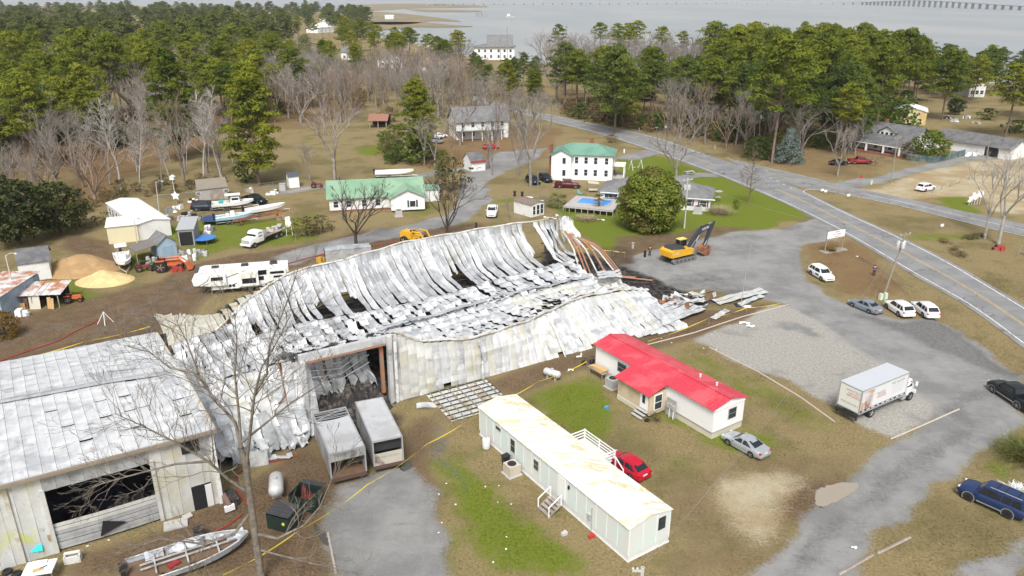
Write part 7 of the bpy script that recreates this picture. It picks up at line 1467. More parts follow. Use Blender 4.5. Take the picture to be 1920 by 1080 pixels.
# ---- excavator
a = G(1262, 497); b = G(1303, 487); rz = math.atan2((b - a).y, (b - a).x); c = (a + b) / 2 + Vector((-math.sin(rz), math.cos(rz), 0)) * 1.35; EX = T('excavator', 'yellow and dark grey tracked excavator on the grey lot', 'excavator', (c.x, c.y, 0), rz)
EYEL = mat('machine_yellow', (.66, .36, .02), .45, 0, .08, 1, (.5, .28, .03), .2); EDK = mat('machine_grey', (.045, .05, .06), .5, .1, .2, 1); TRK = mat('track_steel', (.19, .185, .175), .8, .2, .2, 2)
for sg in (-1, 1):
    y = sg * 1.25; mb = MB(); prof = [(2.1 + .42 * math.cos(q), .45 + .42 * math.sin(q)) for q in np.linspace(-PI / 2, PI / 2, 8)] + [(-2.1 + .42 * math.cos(q), .45 + .42 * math.sin(q)) for q in np.linspace(PI / 2, 3 * PI / 2, 8)]
    mb.ext([(x, y - .3, z) for x, z in prof], (0, .6, 0)); mb.build('track', TRK, EX)
    for k in range(16): mb = MB(); x = -2.1 + 4.2 * k / 15; mb.box((x, y, .89), (.18, .64, .05)); mb.build('track_shoe', EDK, EX)
    for k in range(5): mb = MB(); mb.lathe([(.2, -.02), (.2, .04)], (-1.7 + .85 * k, y + sg * .3, .4), 10, 'y'); mb.build('roller', EDK, EX)
mb = MB(); mb.lathe([(.9, .8), (.9, 1.15)], n=16); mb.build('turntable', EDK, EX)
mb = MB(); mb.ext([(-2.75, -1.4, 1.15), (1.9, -1.4, 1.15), (2.0, -1.35, 2.0), (-2.3, -1.4, 2.35), (-2.85, -1.4, 2.1)], (0, 2.8, 0)); mb.build('body', EYEL, EX)
mb = MB(); mb.box((-2.75, 0, 1.65), (.5, 2.5, .9)); mb.build('counterweight', EYEL, EX); mb = MB(); mb.ext([(-2.4, -1.0, 2.3), (.2, -1.2, 2.16), (0, -1.1, 2.6), (-2.2, -.9, 2.68)], (0, 2.0, 0)); mb.build('engine_hood', EDK, EX)
mb = MB(); mb.box((1.25, .85, 2.35), (1.5, 1.0, 1.6), taper=.9); mb.build('cab', CGL, EX); mb = MB(); mb.box((1.25, .85, 3.2), (1.5, 1.05, .12)); mb.build('cab_roof', mat('machine_lemon', (.70, .60, .16), .5), EX)
for x in (.55, 1.95):
    for y in (.38, 1.32): mb = MB(); mb.box((x, y, 2.4), (.09, .09, 1.6)); mb.build('cab_pillar', EDK, EX)
def arm(nm, pts, w, hs, m=EDK):
    mb = MB(); secs = []
    for (x, z), h in zip(pts, hs): secs.append([(x, -w / 2 - .3, z - h / 2), (x, w / 2 - .3, z - h / 2), (x, w / 2 - .3, z + h / 2), (x, -w / 2 - .3, z + h / 2)])
    mb.loft(secs); return mb.build(nm, m, EX)
arm('boom', [(1.7, 1.9), (2.7, 3.3), (3.8, 4.3), (5.2, 4.7), (6.6, 4.9)], .5, [.7, .85, .95, .75, .5])
mb = MB(); secs = [[(x + dx, y - .3, z) for dx, y in ((-w, -.2), (-w, .2), (w, .2), (w, -.2))] for x, z, w in ((7.1, 5.5, .2), (6.7, 4.9, .4), (6.1, 3.4, .32), (5.5, 1.9, .24))]; mb.loft(secs); mb.build('stick', EDK, EX)
def cyl(nm, a, b): mb = MB(); A_, B_ = Vector(a), Vector(b); mb.tube([A_, A_.lerp(B_, .55)], .13, 8); mb.build(nm, EDK, EX); mb = MB(); mb.tube([A_.lerp(B_, .5), B_], .07, 8); mb.build('piston', mat('chrome', (.7, .7, .7), .2, .8), EX)
cyl('boom_cylinder', (2.2, -.75, 1.8), (3.5, -.75, 3.8)); cyl('boom_cylinder', (2.2, .15, 1.8), (3.5, .15, 3.8)); cyl('stick_cylinder', (4.2, -.3, 5.0), (7.1, -.3, 5.4)); cyl('bucket_cylinder', (6.0, -.8, 3.5), (4.9, -.8, 1.9))
text(EX, 'DEERE', .55, (5.1, -.56, 4.68), (PI / 2, -.17, 0), WHT2); text(EX, 'DEERE', .5, (-2.0, -1.42, 1.75), (PI / 2, 0, 0), mat('decal_cream', (.75, .7, .5), .6))
mb = MB(); prof = [(5.5, 1.9), (4.7, 1.4), (4.4, .75), (4.9, .15), (5.7, .1), (6.3, .55), (6.3, 1.4)]; mb.ext([(x, -1.0, z) for x, z in prof], (0, 1.4, 0)); mb.build('bucket', RUST, EX)
for k in range(4): mb = MB(); mb.box((4.35, -.9 + .4 * k, .7), (.35, .12, .14), ry=.5); mb.build('bucket_tooth', STEEL, EX)
# ---- loader, tractor, mowers
def tractor(lab, loc, rz, m, L=2.8, r1=.7, r2=.45, name='tractor', cat='tractor', loader=False, big=1.0, bm=None):
    t = T(name, lab, cat, loc, rz); t.scale = (big,) * 3
    mb = MB(); mb.box((.7, 0, 1.0), (1.7, .7, .6), taper=.85); mb.build('hood', m, t); mb = MB(); mb.box((-.55, 0, .85), (.9, .6, .5)); mb.build('chassis', bm or TRIMK, t); mb = MB(); mb.box((-.8, 0, 1.35), (.5, .55, .12)); mb.build('seat', BLKM, t); mb = MB(); mb.box((-1.05, 0, 1.6), (.12, .55, .5)); mb.build('backrest', BLKM, t); mb = MB(); mb.tube([(-.1, 0, 1.2), (-.3, 0, 1.6)], .04, 5); mb.build('steering_column', BLKM, t)
    for sg in (-1, 1):
        w_ = wheel(t, -.8, sg * .7, r1, .38, RUSTO if m is not EYEL else RIM); wheel(t, 1.25, sg * .58, r2, .24, RUSTO if m is not EYEL else RIM); mb = MB(); mb.box((-.8, sg * .7, r1 * 2 + .03), (1.0, .42, .07)); mb.build('fender', m, t)
        if loader: mb = MB(); mb.tube([(-.2, sg * .5, 1.45), (1.3, sg * .5, 1.5), (2.2, sg * .5, .7)], .09, 6); mb.build('loader_arm', m, t)
    if loader: mb = MB(); mb.ext([(2.1, -.85, .95), (2.75, -.85, .25), (2.15, -.85, .12)], (0, 1.7, 0)); mb.build('bucket', m, t)
    return t
ORG = mat('tractor_orange', (.55, .12, .035), .5, 0, .12, 2); JGR = mat('tractor_green', (.04, .16, .04), .5)
tractor('orange tractor with front loader beside the blue shed', G(318, 507), .25, ORG, loader=True, big=1.3); tractor('small green garden tractor beside the orange tractor', G(291, 505), 2.1, JGR, big=.75)
tractor('red ride on mower with white hood on the yard grass', G(138, 566), .3, ORG, name='ride_on_mower', cat='mower', big=.75)
tractor('dark red ride on mower in front of the white boat', G(268, 508), .6, mat('dull_red_machine', (.2, .04, .04), .6), name='ride_on_mower', cat='mower', big=.7)
tractor('small maroon lawn tractor on the straw by the lane', G(594, 352), .2, mat('dull_red_machine', (.2, .04, .04)), name='ride_on_mower', cat='mower', big=.8)
t = T('wheel_loader', 'yellow wheel loader behind the warehouse wall', 'loader', G(778, 458), -.55); t.scale = (1.25,) * 3
mb = MB(); mb.box((-1.0, 0, 1.35), (2.0, 1.5, .9), taper=.9); mb.build('engine_cover', EYEL, t); mb = MB(); mb.box((.4, 0, 1.1), (1.6, 1.0, .6)); mb.build('chassis', EYEL, t); mb = MB(); mb.box((.1, 0, 2.2), (.1, 1.2, .1)); mb.build('roll_bar', EYEL, t)
for sg in (-1, 1):
    wheel(t, -1.1, sg * .95, .62, .42, EYEL); wheel(t, 1.1, sg * .95, .62, .42, EYEL); mb = MB(); mb.tube([(.1, sg * .6, 1.3), (.1, sg * .6, 2.2)], .06, 6); mb.build('roll_post', EYEL, t); mb = MB(); mb.tube([(.3, sg * .7, 2.0), (1.6, sg * .7, 2.0), (2.3, sg * .7, .9)], .12, 6); mb.build('loader_arm', EYEL, t)
mb = MB(); mb.ext([(2.1, -1.2, 1.3), (3.1, -1.2, .3), (2.2, -1.2, .15)], (0, 2.4, 0)); mb.build('bucket', STEEL, t)
mb = MB(); mb.box((-.3, 0, 1.75), (.5, .55, .5)); mb.build('seat', BLKM, t)
# ---- boats
def boat(lab, loc, rz, L, W, hull, kind='console', trailer=True, inner=None, h=.95, z0=.55, name='motor_boat'):
    t = T(name, lab, 'boat', loc, rz); mb = MB(); secs = []; N = 10
    for k in range(N + 1):
        u = k / N; x = -L / 2 + L * u; w = W / 2 * (1 if u < .45 else math.cos((u - .45) / .55 * PI / 2) ** .6 if u < 1 else .03); zk = z0 + (.0 if u < .5 else h * .9 * ((u - .5) / .5) ** 2.4); zt = z0 + h + .28 * u * u; w = max(w, .03)
        secs.append([(x, w, zt), (x, w * .93, z0 + h * .45 + (zk - z0) * .5), (x, 0, zk), (x, -w * .93, z0 + h * .45 + (zk - z0) * .5), (x, -w, zt)])
    mb.loft(secs, False, True); mb.build('hull', hull, t, True)
    mb = MB(); fl = [(x[0][0], x[0][1] * .86, z0 + h * .62) for x in secs[:-1]]; mb.poly(fl + [(p[0], -p[1], p[2]) for p in fl[::-1]]); mb.build('deck', inner or WHT2, t)
    for sg in (-1, 1): mb = MB(); mb.tube([(s[0][0], sg * s[0][1] * .97, s[0][2]) for s in secs], .07, 5); mb.build('gunwale', WHT2, t)
    if kind == 'console': mb = MB(); mb.box((-.2, 0, z0 + h + .3), (.8, .8, 1.1), taper=.85); mb.build('console', WHT2, t); mb = MB(); mb.box((-1.1, 0, z0 + h + .1), (.5, .9, .7)); mb.build('seat', WHT2, t)
    if kind == 'ttop':
        mb = MB(); mb.box((-.2, 0, z0 + h + .2), (.9, .9, 1.0), taper=.85); mb.build('console', WHT2, t); mb = MB(); mb.box((-.2, 0, z0 + h + 2.0), (2.0, 1.7, .1)); mb.build('hard_top', WHT2, t)
        for x in (-.9, .4):
            for y in (-.6, .6): mb = MB(); mb.tube([(x, y, z0 + h * .6), (x, y * .95, z0 + h + 1.95)], .04, 5); mb.build('top_post', ALU, t)
    if kind == 'cabin':
        mb = MB(); mb.box((.5, 0, z0 + h + .55), (1.8, 1.6, 1.1), taper=.85); mb.build('cabin', WHT2, t); mb = MB(); mb.box((.1, 0, z0 + h + 1.5), (2.9, 1.8, .1)); mb.build('hard_top', WHT2, t)
        for sg in (-1, 1): mb = MB(); mb.box((.5, sg * .74, z0 + h + .7), (1.3, .03, .45)); mb.build('cabin_window', CGL, t); mb = MB(); mb.tube([(-1.2, sg * .8, z0 + h * .8), (-1.2, sg * .8, z0 + h + 1.45)], .04, 5); mb.build('top_post', ALU, t)
        mb = MB(); mb.box((1.36, 0, z0 + h + .75), (.04, 1.2, .45)); mb.build('windscreen', CGL, t); mb = MB(); mb.box((-2.2, 0, z0 + h + .1), (.9, 1.3, .6)); mb.build('tote', mat('aqua_crate', (.08, .40, .40), .5), t)
    mb = MB(); mb.box((-L / 2 - .2, 0, z0 + .75), (.35, .4, 1.0)); mb.build('outboard_motor', BLKM, t); mb = MB(); mb.box((-L / 2 - .2, 0, z0 + 1.4), (.5, .45, .5), taper=.8); mb.build('engine_cowl', BLKM, t)
    if trailer:
        for sg in (-1, 1): mb = MB(); mb.tube([(-L / 2 + .2, sg * W * .3, z0 - .05), (L * .3, sg * W * .3, z0 - .05), (L / 2 + .9, 0, z0 - .1)], .06, 5); mb.build('trailer_rail', GALV, t)
        for x in (-L * .2, -L * .2 + .8):
            for sg in (-1, 1): wheel(t, x, sg * W * .44, .3, .2)
        mb = MB(); mb.box((L / 2 + .8, 0, z0 / 2 - .05), (.1, .1, z0)); mb.build('trailer_jack', GALV, t)
    return t
LBL = mat('hull_skyblue', (.35, .55, .68), .4)
boat('white centre console boat with canopy beside the sand piles', G(233, 500), -1.05, 6.8, 2.4, WHT2, 'ttop'); boat('white cabin boat with hard top in the yard', G(438, 392), .35, 8.0, 2.6, WHT2, 'cabin'); boat('pale blue and white open boat on a trailer', G(440, 418), .42, 6.6, 2.2, LBL, 'console')
boat('long white skiff on a trailer behind the flatbed truck', G(498, 402), .62, 8.0, 2.2, WHT2, 'none', True, ACG); boat('long white boat on a trailer behind the green roofed cottage', G(740, 333), .12, 9.0, 2.3, WHT2, 'none', True, WHT2, 1.0, .6)
t = boat('scorched grey hull frame of a burnt boat in the foreground', G(358, 1052), .52, 8.6, 3.3, mat('burnt_hull', (.42, .45, .49), .6, .2, .2, 1.2, (.2, .19, .18), .35), 'none', False, mat('burnt_hull_floor', (.16, .1, .06), .9, 0, .4, 1), .75, .02, 'burnt_boat')
for k in range(10): mb = MB(); x = -3.7 + .72 * k; sg = 1 if k % 2 else -1; mb.grid(lambda u, v: (x + u * 1.3, sg * (1.45 - .55 * v - max(0, x - .5) * .28), .9 + .12 * math.sin(u * 5 + k) - .45 * v), 5, 3); mb.build('folded_plating', mat('burnt_hull', (.42, .45, .49)), t)
for y in (-.1, .45): mb = MB(); mb.box((0, y, .75), (6.8, .1, .1), rz=.02); mb.build('frame_rail', WHT2, t)
for x in (-2.4, -.2, 2.0): mb = MB(); mb.box((x, .1, .72), (.12, 2.2, .1)); mb.build('cross_member', WHT2, t)
mb = MB(); mb.box((-1.2, -.5, .55), (.8, .5, .3), rz=.4); mb.build('red_scrap', mat('red_scrap', (.3, .03, .03), .7), t)
for c_ in t.children:
    if c_.name.startswith(('gunwale', 'frame_rail', 'cross_member')): c_.data.materials[0] = mat('burnt_frame', (.50, .51, .52), .6, .1, .2, 1.5, (.3, .27, .24), .4)
t = T('steel_ramp', 'long rusty steel boom lying across the boat yard', 'ramp', G(487, 417), .58); t.location.z = 0
for y in (-.45, .45): mb = MB(); mb.box((0, y, 1.3), (9.5, .18, .3), ry=-.06); mb.build('beam', RUST, t)
for k in range(12): mb = MB(); mb.box((-4.4 + k * .8, 0, 1.32 + .048 * (k - 5.5)), (.1, .8, .12)); mb.build('rung', RUST, t)
for x in (-3.5, 3.5): mb = MB(); mb.box((x, 0, .6), (.2, .9, 1.2)); mb.build('stand', RUST, t)
# ================================================================ STREET AND YARD THINGS
POLEM = mat('pole_wood', (.27, .24, .20), .9, 0, .2, 2); TRF = mat('transformer_grey', (.58, .59, .58), .45, .1, .1, 3); WIRE = mat('cable_grey', (.25, .25, .24), .6)
def upole(lab, x, y, yt, xt=None, arms=1, cans=0, r=.15, m=None, h=None, sw=2.2):
    g = G(x, y); h = h or HT(x, y, yt); t = T('utility_pole', lab, 'utility pole', g, .5); lean = 0
    X2 = G(xt, yt, h).x - G(P(g.x, g.y, h)[0], yt, h).x if xt is not None else 0
    R0 = Matrix.Rotation(-.5, 3, 'Z') @ Vector((X2, 0, 0)); top = Vector((R0.x, R0.y, h)); mb = MB(); mb.tube([(0, 0, -.1), top], [r, r * .65], 8); mb.build('pole', m or POLEM, t, True); t['top'] = tuple(g + Vector((X2, 0, h)))
    for k in range(arms):
        c = top * (1 - (.35 + .8 * k) / h); mb = MB(); mb.box(c, (sw, .12, .14)); mb.build('crossarm', m or POLEM, t)
        for d in (-.45, 0, .45): mb = MB(); mb.lathe([(.05, 0), (.07, .08), (.04, .2)], c + Vector((d * sw, 0, .07)), 7); mb.build('insulator', TRF, t)
    for k in range(cans):
        a = k * 2.1; c = top * (1 - 1.9 / h) + Vector((math.cos(a) * .42, math.sin(a) * .42, -.3)); mb = MB(); mb.lathe([(.05, -.02), (.24, 0), (.26, .1), (.26, .8), (.22, .92), (.06, .98)], c, 12); mb.build('transformer', TRF, t, True); mb = MB(); mb.box(c.lerp(top * (1 - 1.9 / h), .5) + Vector((0, 0, .45)), (.5, .12, .1), rz=a); mb.build('bracket', STEEL, t)
    return t
def wire(lab, a, b, sag=.8, r=.014, n=14):
    a, b = Vector(a), Vector(b); mb = MB(); c = a.copy(); mb.tube([a.lerp(b, k / n) - Vector((0, 0, sag * 4 * (k / n) * (1 - k / n))) for k in range(n + 1)], r, 4, False); o = mb.build('power_cable', WIRE); return tag(o, lab, 'cable')
pA = upole('leaning utility pole with grey transformers beside the ditch', 1656, 557, 436, 1699, 1, 3, .16); pB = upole('utility pole with two white transformers beside the magnolia', 1283, 428, 334, 1290, 1, 2, .17, mat('pole_pale', (.5, .49, .46), .8))
pC = upole('roadside utility pole, right of a close pair near the spruce', 1424, 285, 207, 1425, 1, 1); pC2 = upole('roadside utility pole, left of a close pair near the spruce', 1412, 287, 210, 1417, 1, 0)
pD = upole('wooden pole standing before the porch house', 1670, 342, 256, 1684, 1, 0); pE = upole('dark pole beside the garage drive', 1849, 305, 256, 1856, 0, 0); pF = upole('utility pole at the highway bend with small transformer', 1096, 222, 162, 1100, 1, 1)
pH = upole('thin pole near the parked dark SUVs', 1008, 384, 322, 1009, 0, 0, .09); pI = upole('roadside pole in the trees above the highway', 1297, 240, 186, 1300, 1, 0); pJ = upole('weathered pole before the big waterside house', 938, 128, 64, 939, 0, 0, .25); pK = upole('taller weathered pole before the big waterside house', 951, 126, 50, 951, 0, 0, .25)
pL = upole('dead pale pole among the far pines', 780, 160, 90, 780, 0, 0, .25, BARK_L if 'BARK_L' in globals() else None)
gt = G(1205, 1064, 9.0); pZ = T('utility_pole', 'utility pole top with white insulators at the bottom edge', 'utility pole', (gt.x, gt.y, 0)); mb = MB(); mb.tube([(0, 0, -.1), (0, 0, 9)], [.16, .11], 8); mb.build('pole', mat('pole_pale', (.5, .49, .46)), pZ, True); mb = MB(); mb.box((-.25, 0, 8.75), (.7, .1, .1)); mb.build('crossarm', mat('pole_pale', (.5, .49, .46)), pZ)
for x in (-.55, -.3, 0): mb = MB(); mb.lathe([(.05, 8.8), (.08, 8.9), (.04, 9.0)], (x, 0, 0), 8); mb.build('insulator', TRF, pZ)
tp = lambda t, d=0: Vector(t['top']) + Vector((d, 0, -.3))
wire('upper cable from the bottom edge pole to the leaning pole', (gt.x, gt.y, 8.9), tp(pA), 1.2, .007); wire('lower cable from the bottom edge pole to the leaning pole', (gt.x - .4, gt.y, 8.8), tp(pA, -.6), 2.6, .007); wire('cable from the magnolia pole to the leaning pole', tp(pB), tp(pA), 1.5); wire('cable from the magnolia pole to the roadside pair', tp(pB), tp(pC), 1.5)
for d in (-.8, 0, .8): wire({-.8: 'nearest', 0: 'middle', .8: 'farthest'}[d] + ' roadside cable between the spruce pole and tree line pole', tp(pC, d), tp(pI, d), 1.2, .015); wire({-.8: 'nearest', 0: 'middle', .8: 'farthest'}[d] + ' roadside cable between tree line pole and bend pole', tp(pI, d), tp(pF, d), 1.2, .015)
wire('cable from the roadside pair to the porch house pole', tp(pC), tp(pD), 1.4, .02); wire('left guy wire of the leaning pole', tp(pA), G(1612, 572), 0, .008); wire('right guy wire of the leaning pole', tp(pA), G(1628, 578), 0, .008)
t = T('pole_guard', 'pale green guard boxes at the leaning pole foot', 'utility box', G(1655, 561), .3)
for x in (-.4, .4): mb = MB(); mb.box((x, 0, .45), (.5, .45, .9), taper=.8); mb.build('box', mat('pale_green_plastic', (.55, .66, .50), .5), t)
def lamp_pole(lab, x, y, yt, xt=None):
    t = upole(lab, x, y, yt, xt, 0, 0, .1, mat('pole_pale', (.5, .49, .46))); t['category'] = 'lamp post'; t.name = 'lamp_post'; h = Vector(t['top']) - Vector(t.location); R_ = Matrix.Rotation(-.5, 3, 'Z') @ h; mb = MB(); mb.tube([R_ * .97, R_ + Vector((.5, 0, .15)), R_ + Vector((1.1, 0, .1))], .05, 6); mb.build('lamp_arm', STEEL, t); mb = MB(); mb.lathe([(.05, .12), (.22, .0), (.18, -.12)], R_ + Vector((1.2, 0, .0)), 10); mb.build('lamp_head', TRF, t)
lamp_pole('leaning yard lamp post at the far left', 31, 566, 478, 10); lamp_pole('yard lamp post beside the white trailer house', 299, 402, 341, 292); lamp_pole('grey lamp post in front of the cream annex', 257, 455, 412, 251)
# flagpole
g = G(1389, 573); t = T('flagpole', 'thin white flagpole on the grey lot', 'flagpole', g); h = HT(1389, 573, 458); mb = MB(); mb.tube([(0, 0, 0), (.15, 0, h * .5), (.45, 0, h)], [.05, .04, .022], 8); mb.build('pole', ALU, t); mb = MB(); mb.box((0, 0, .08), (1.6, 1.2, .16)); mb.build('base', TRIMK, t)
# business sign
a, b = G(1546, 474), G(1578, 468); c, rz, L_ = frame_of(a, b); t = T('business_sign', 'white two post business sign above a planting bed', 'sign', (c.x, c.y, 0), rz)
for x in (-L_ / 2, L_ / 2): mb = MB(); mb.box((x, 0, 2.0), (.16, .16, 4.0)); mb.build('post', POLEM, t)
mb = MB(); mb.box((0, -.06, 3.0), (L_ + .1, .12, 1.2)); mb.build('panel', WHT2, t)
for (x, z, w, hh, m) in ((.2, 3.4, .9, .08, INK), (.6, 3.0, .9, .12, INKG), (-.4, 3.05, .7, .06, INKR), (.3, 2.6, 1.2, .08, INKG)): mb = MB(); mb.box((x, -.127, z), (w, .01, hh)); mb.build('lettering', m, t)
mb = MB(); mb.box((0, 0, .12), (L_ + 1.0, 1.6, .2)); mb.build('bed_edge', WOOD, t)
# ---- people
def skin(name, V, E, Rd, m, par, root=0):
    me = bpy.data.meshes.new(name); me.from_pydata([tuple(v) for v in V], E, []); me.materials.append(m); o = put(name, me, par); md = o.modifiers.new('skin', 'SKIN'); md.use_smooth_shade = True
    sv = me.skin_vertices[0].data
    for k, r in enumerate(Rd): sv[k].radius = (r, r) if not isinstance(r, tuple) else r
    sv[root].use_root = True; s2 = o.modifiers.new('sub', 'SUBSURF'); s2.levels = s2.render_levels = 1; return o
SKIN = mat('skin_tone', (.42, .26, .19), .6)
def person(lab, loc, rz, top, legs, arms='down', helm=None, band=None, hair=(.03, .02, .015), z=0):
    t = T('person', lab, 'person', (loc.x, loc.y, z), rz); H_ = 1.75          # faces -y
    el = {'down': [(.27, .0, 1.13), (.27, -.06, .86)], 'front': [(.27, .02, 1.14), (.10, -.22, 1.12)], 'up': [(.27, -.05, 1.16), (.18, -.24, 1.3)]}[arms]
    V = [(0, 0, .95), (0, 0, 1.2), (0, 0, 1.42), (0, -.01, 1.52), (0, -.02, 1.62), (0, -.02, 1.72)]; E = [(0, 1), (1, 2), (2, 3), (3, 4), (4, 5)]; Rd = [(.16, .11), (.15, .1), (.16, .09), .055, (.085, .1), (.07, .085)]
    for sg in (-1, 1):
        b = len(V); V += [(sg * .2, 0, 1.42), (sg * el[0][0], el[0][1], el[0][2]), (sg * el[1][0], el[1][1], el[1][2])]; E += [(2, b), (b, b + 1), (b + 1, b + 2)]; Rd += [.07, .05, .035]
        hd = (Vector(V[b + 2]) - Vector(V[b + 1])).normalized(); p = Vector(V[b + 2]) + hd * .08; V.append(tuple(p)); E.append((b + 2, len(V) - 1)); Rd.append((.04, .02)); pm = len(V) - 1; sd = Vector((0, 1, 0)) if abs(hd.z) > .6 else Vector((0, 0, 1))
        for q in range(4): V.append(tuple(p + hd * (.07 + .012 * (q in (1, 2))) + sd * (.03 - .02 * q))); E.append((pm, len(V) - 1)); Rd.append(.009)
        V.append(tuple(p + sd * .06 + hd * .01)); E.append((b + 2, len(V) - 1)); Rd.append(.011)
        b = len(V); V += [(sg * .1, 0, .88), (sg * .11, -.02, .5), (sg * .11, .02, .09), (sg * .11, -.14, .04)]; E += [(0, b), (b, b + 1), (b + 1, b + 2), (b + 2, b + 3)]; Rd += [.09, .06, .045, .04]
    skin('body', V, E, Rd, SKIN, t)
    J = [(0, 0, .92), (0, 0, 1.2), (0, 0, 1.4)]; JE = [(0, 1), (1, 2)]; JR = [(.19, .135), (.18, .13), (.19, .12)]
    for sg in (-1, 1): b = len(J); J += [(sg * .21, 0, 1.41), (sg * el[0][0], el[0][1], el[0][2]), tuple(Vector((sg * el[1][0], el[1][1], el[1][2])))]; JE += [(2, b), (b, b + 1), (b + 1, b + 2)]; JR += [.09, .068, .055]
    skin('jacket', J, JE, JR, top, t)
    L = [(0, 0, .95)]; LE = []; LR = [(.17, .125)]
    for sg in (-1, 1): b = len(L); L += [(sg * .1, 0, .86), (sg * .115, -.02, .5), (sg * .115, .02, .1)]; LE += [(0, b), (b, b + 1), (b + 1, b + 2)]; LR += [.105, .082, .07]
    skin('trousers', L, LE, LR, legs, t)
    for sg in (-1, 1): mb = MB(); mb.box((sg * .115, -.05, .05), (.1, .28, .1), taper=.85); mb.build('shoe', TRIMK, t)
    for sg in (-1, 1): mb = MB(); mb.lathe([(.004, -.012), (.013, 0), (.004, .012)], (sg * .033, -.118, 1.655), 6, 'y'); mb.build('eye', INK, t)
    mb = MB(); mb.box((0, -.128, 1.62), (.022, .03, .05)); mb.build('nose', SKIN, t)
    mb = MB(); mb.lathe([(.112, 1.64), (.118, 1.72), (.09, 1.79), (.02, 1.82)] if not helm else [(.17, 1.70), (.17, 1.72), (.125, 1.74), (.12, 1.82), (.06, 1.88)], (0, .01, 0), 12); mb.build('helmet' if helm else 'hair', helm or mat('hair_dark', hair, .7), t, True)
    if band:
        for z_ in (1.0, 1.25): mb = MB(); mb.lathe([(.205, z_), (.205, z_ + .05)], n=12); mb.v = [(p[0], p[1] * .74, p[2]) for p in mb.v]; mb.build('reflective_band', band, t)
    return t
person('person in dark shirt and trousers standing beside the excavator', G(1218, 480), -.2, mat('cloth_black', (.02, .02, .024), .9), mat('cloth_black2', (.025, .025, .03), .9), 'front')
person('person in blue jacket and dark trousers on the brown verge', G(1638, 517), 2.6, mat('cloth_blue', (.035, .05, .32), .8), mat('cloth_navy', (.015, .018, .03), .9), 'up')
person('firefighter in black gear with yellow stripes inside the dark doorway', G(192, 908), WANG + .4, mat('cloth_black', (.02, .02, .024)), mat('cloth_black2', (.025, .025, .03)), 'up', mat('helmet_black', (.04, .04, .03), .4), mat('reflective_yellow', (.75, .70, .25), .5), z=.07)
# ---- dumpsters and foreground clutter
def dumpster(lab, x, y, rz, closed):
    t = T('dumpster', lab, 'dumpster', G(x, y), rz); W, D, Hh = 2.1, 1.7, 1.35
    for (c_, d_) in (((0, -D / 2, Hh / 2 + .1), (W, .06, Hh - .1)), ((0, D / 2, Hh / 2 + .15), (W, .06, Hh + .1)), ((-W / 2, 0, Hh / 2 + .1), (.06, D, Hh)), ((W / 2, 0, Hh / 2 + .1), (.06, D, Hh))): mb = MB(); mb.box(c_, d_); mb.build('side', DKGN, t)
    mb = MB(); mb.box((0, 0, .15), (W, D, .06)); mb.build('floor', DKGN, t)
    for sg in (-1, 1): mb = MB(); mb.box((sg * (W / 2 + .06), 0, .8), (.1, 1.2, .16)); mb.build('lift_pocket', DKGN, t)
    if closed:
        for k in range(2): mb = MB(); mb.grid(lambda u, v: (-W / 2 + k * W / 2 + u * W * .49, (v - .5) * D, Hh + .18 + .12 * v + .02 * math.sin(v * 30)), 3, 14); mb.build('lid', mat('lid_black', (.05, .05, .055), .6, 0, .2, 2), t)
        mb = MB(); mb.lathe([(.14, -.03), (.14, .03)], (.55, -D / 2 - .04, .9), 12, 'y'); mb.build('yellow_sticker', mat('sticker_yellow', (.65, .66, .05), .5), t)
    else:
        mb = MB(); mb.box((0, D / 2 + .35, Hh + .1), (W, .75, .05), rx=-.2); mb.build('lid', mat('lid_black', (.05, .05, .055)), t); heap('rusty_scrap', 0, .1, W * .46, D * .45, 1.2, mat('red_scrap_heap', (.22, .035, .03), .85, 0, .5, 3, (.05, .03, .03), .4), t, 4, 12, .5)
dumpster('closed dark green dumpster with black lid beside the foreground tree', 535, 985, -.35, True); dumpster('open dark green dumpster full of red scrap', 575, 948, -.3, False)
def item(name, lab, cat, x, y, rz, pieces, z=0):
    t = T(name, lab, cat, G(x, y), rz); t.location.z = z
    for nm, c_, d_, m_, *rot in pieces: mb = MB(); mb.box(c_, d_, rz=rot[0] if rot else 0, rx=rot[1] if len(rot) > 1 else 0); mb.build(nm, m_, t)
    return t
TEAL = mat('teal_plastic', (.03, .62, .58), .4)
item('boat_seat', 'turquoise padded seat leaning on the left building wall', 'seat', 72, 1046, .3, [('cushion', (0, 0, 1.15), (1.0, .22, .9), TEAL, 0, -.35), ('pedestal', (0, .2, .4), (.5, .5, .8), STEEL)])
t = item('work_table', 'white battered table with tools at the bottom left', 'table', 80, 1085, .25, [('table_top', (0, 0, 1.0), (2.0, 1.5, .12), WHT2), ('tray', (-.1, .45, 1.12), (1.0, .4, .12), WHT2), ('tool', (.3, -.1, 1.1), (.5, .06, .06), INK, .6), ('board', (0, -.3, 1.09), (.7, .35, .03), PLY, .3), ('leg', (-.9, -.6, .5), (.08, .08, 1.0), STEEL), ('leg', (.9, -.6, .5), (.08, .08, 1.0), STEEL), ('leg', (-.9, .6, .5), (.08, .08, 1.0), STEEL), ('leg', (.9, .6, .5), (.08, .08, 1.0), STEEL)])
t = T('concrete_block', 'pale hollow concrete block frame by the left building', 'block', G(138, 1052), .3)
for (c_, d_) in (((-.5, 0, .3), (.14, .6, .6)), ((.5, 0, .3), (.14, .6, .6)), ((0, -.25, .3), (1.0, .12, .6)), ((0, .25, .3), (1.0, .12, .6)), ((0, .1, .72), (1.1, .25, .1))): mb = MB(); mb.box(c_, d_); mb.build('side', mat('pale_block', (.6, .6, .57), .8, 0, .15, 3), t)
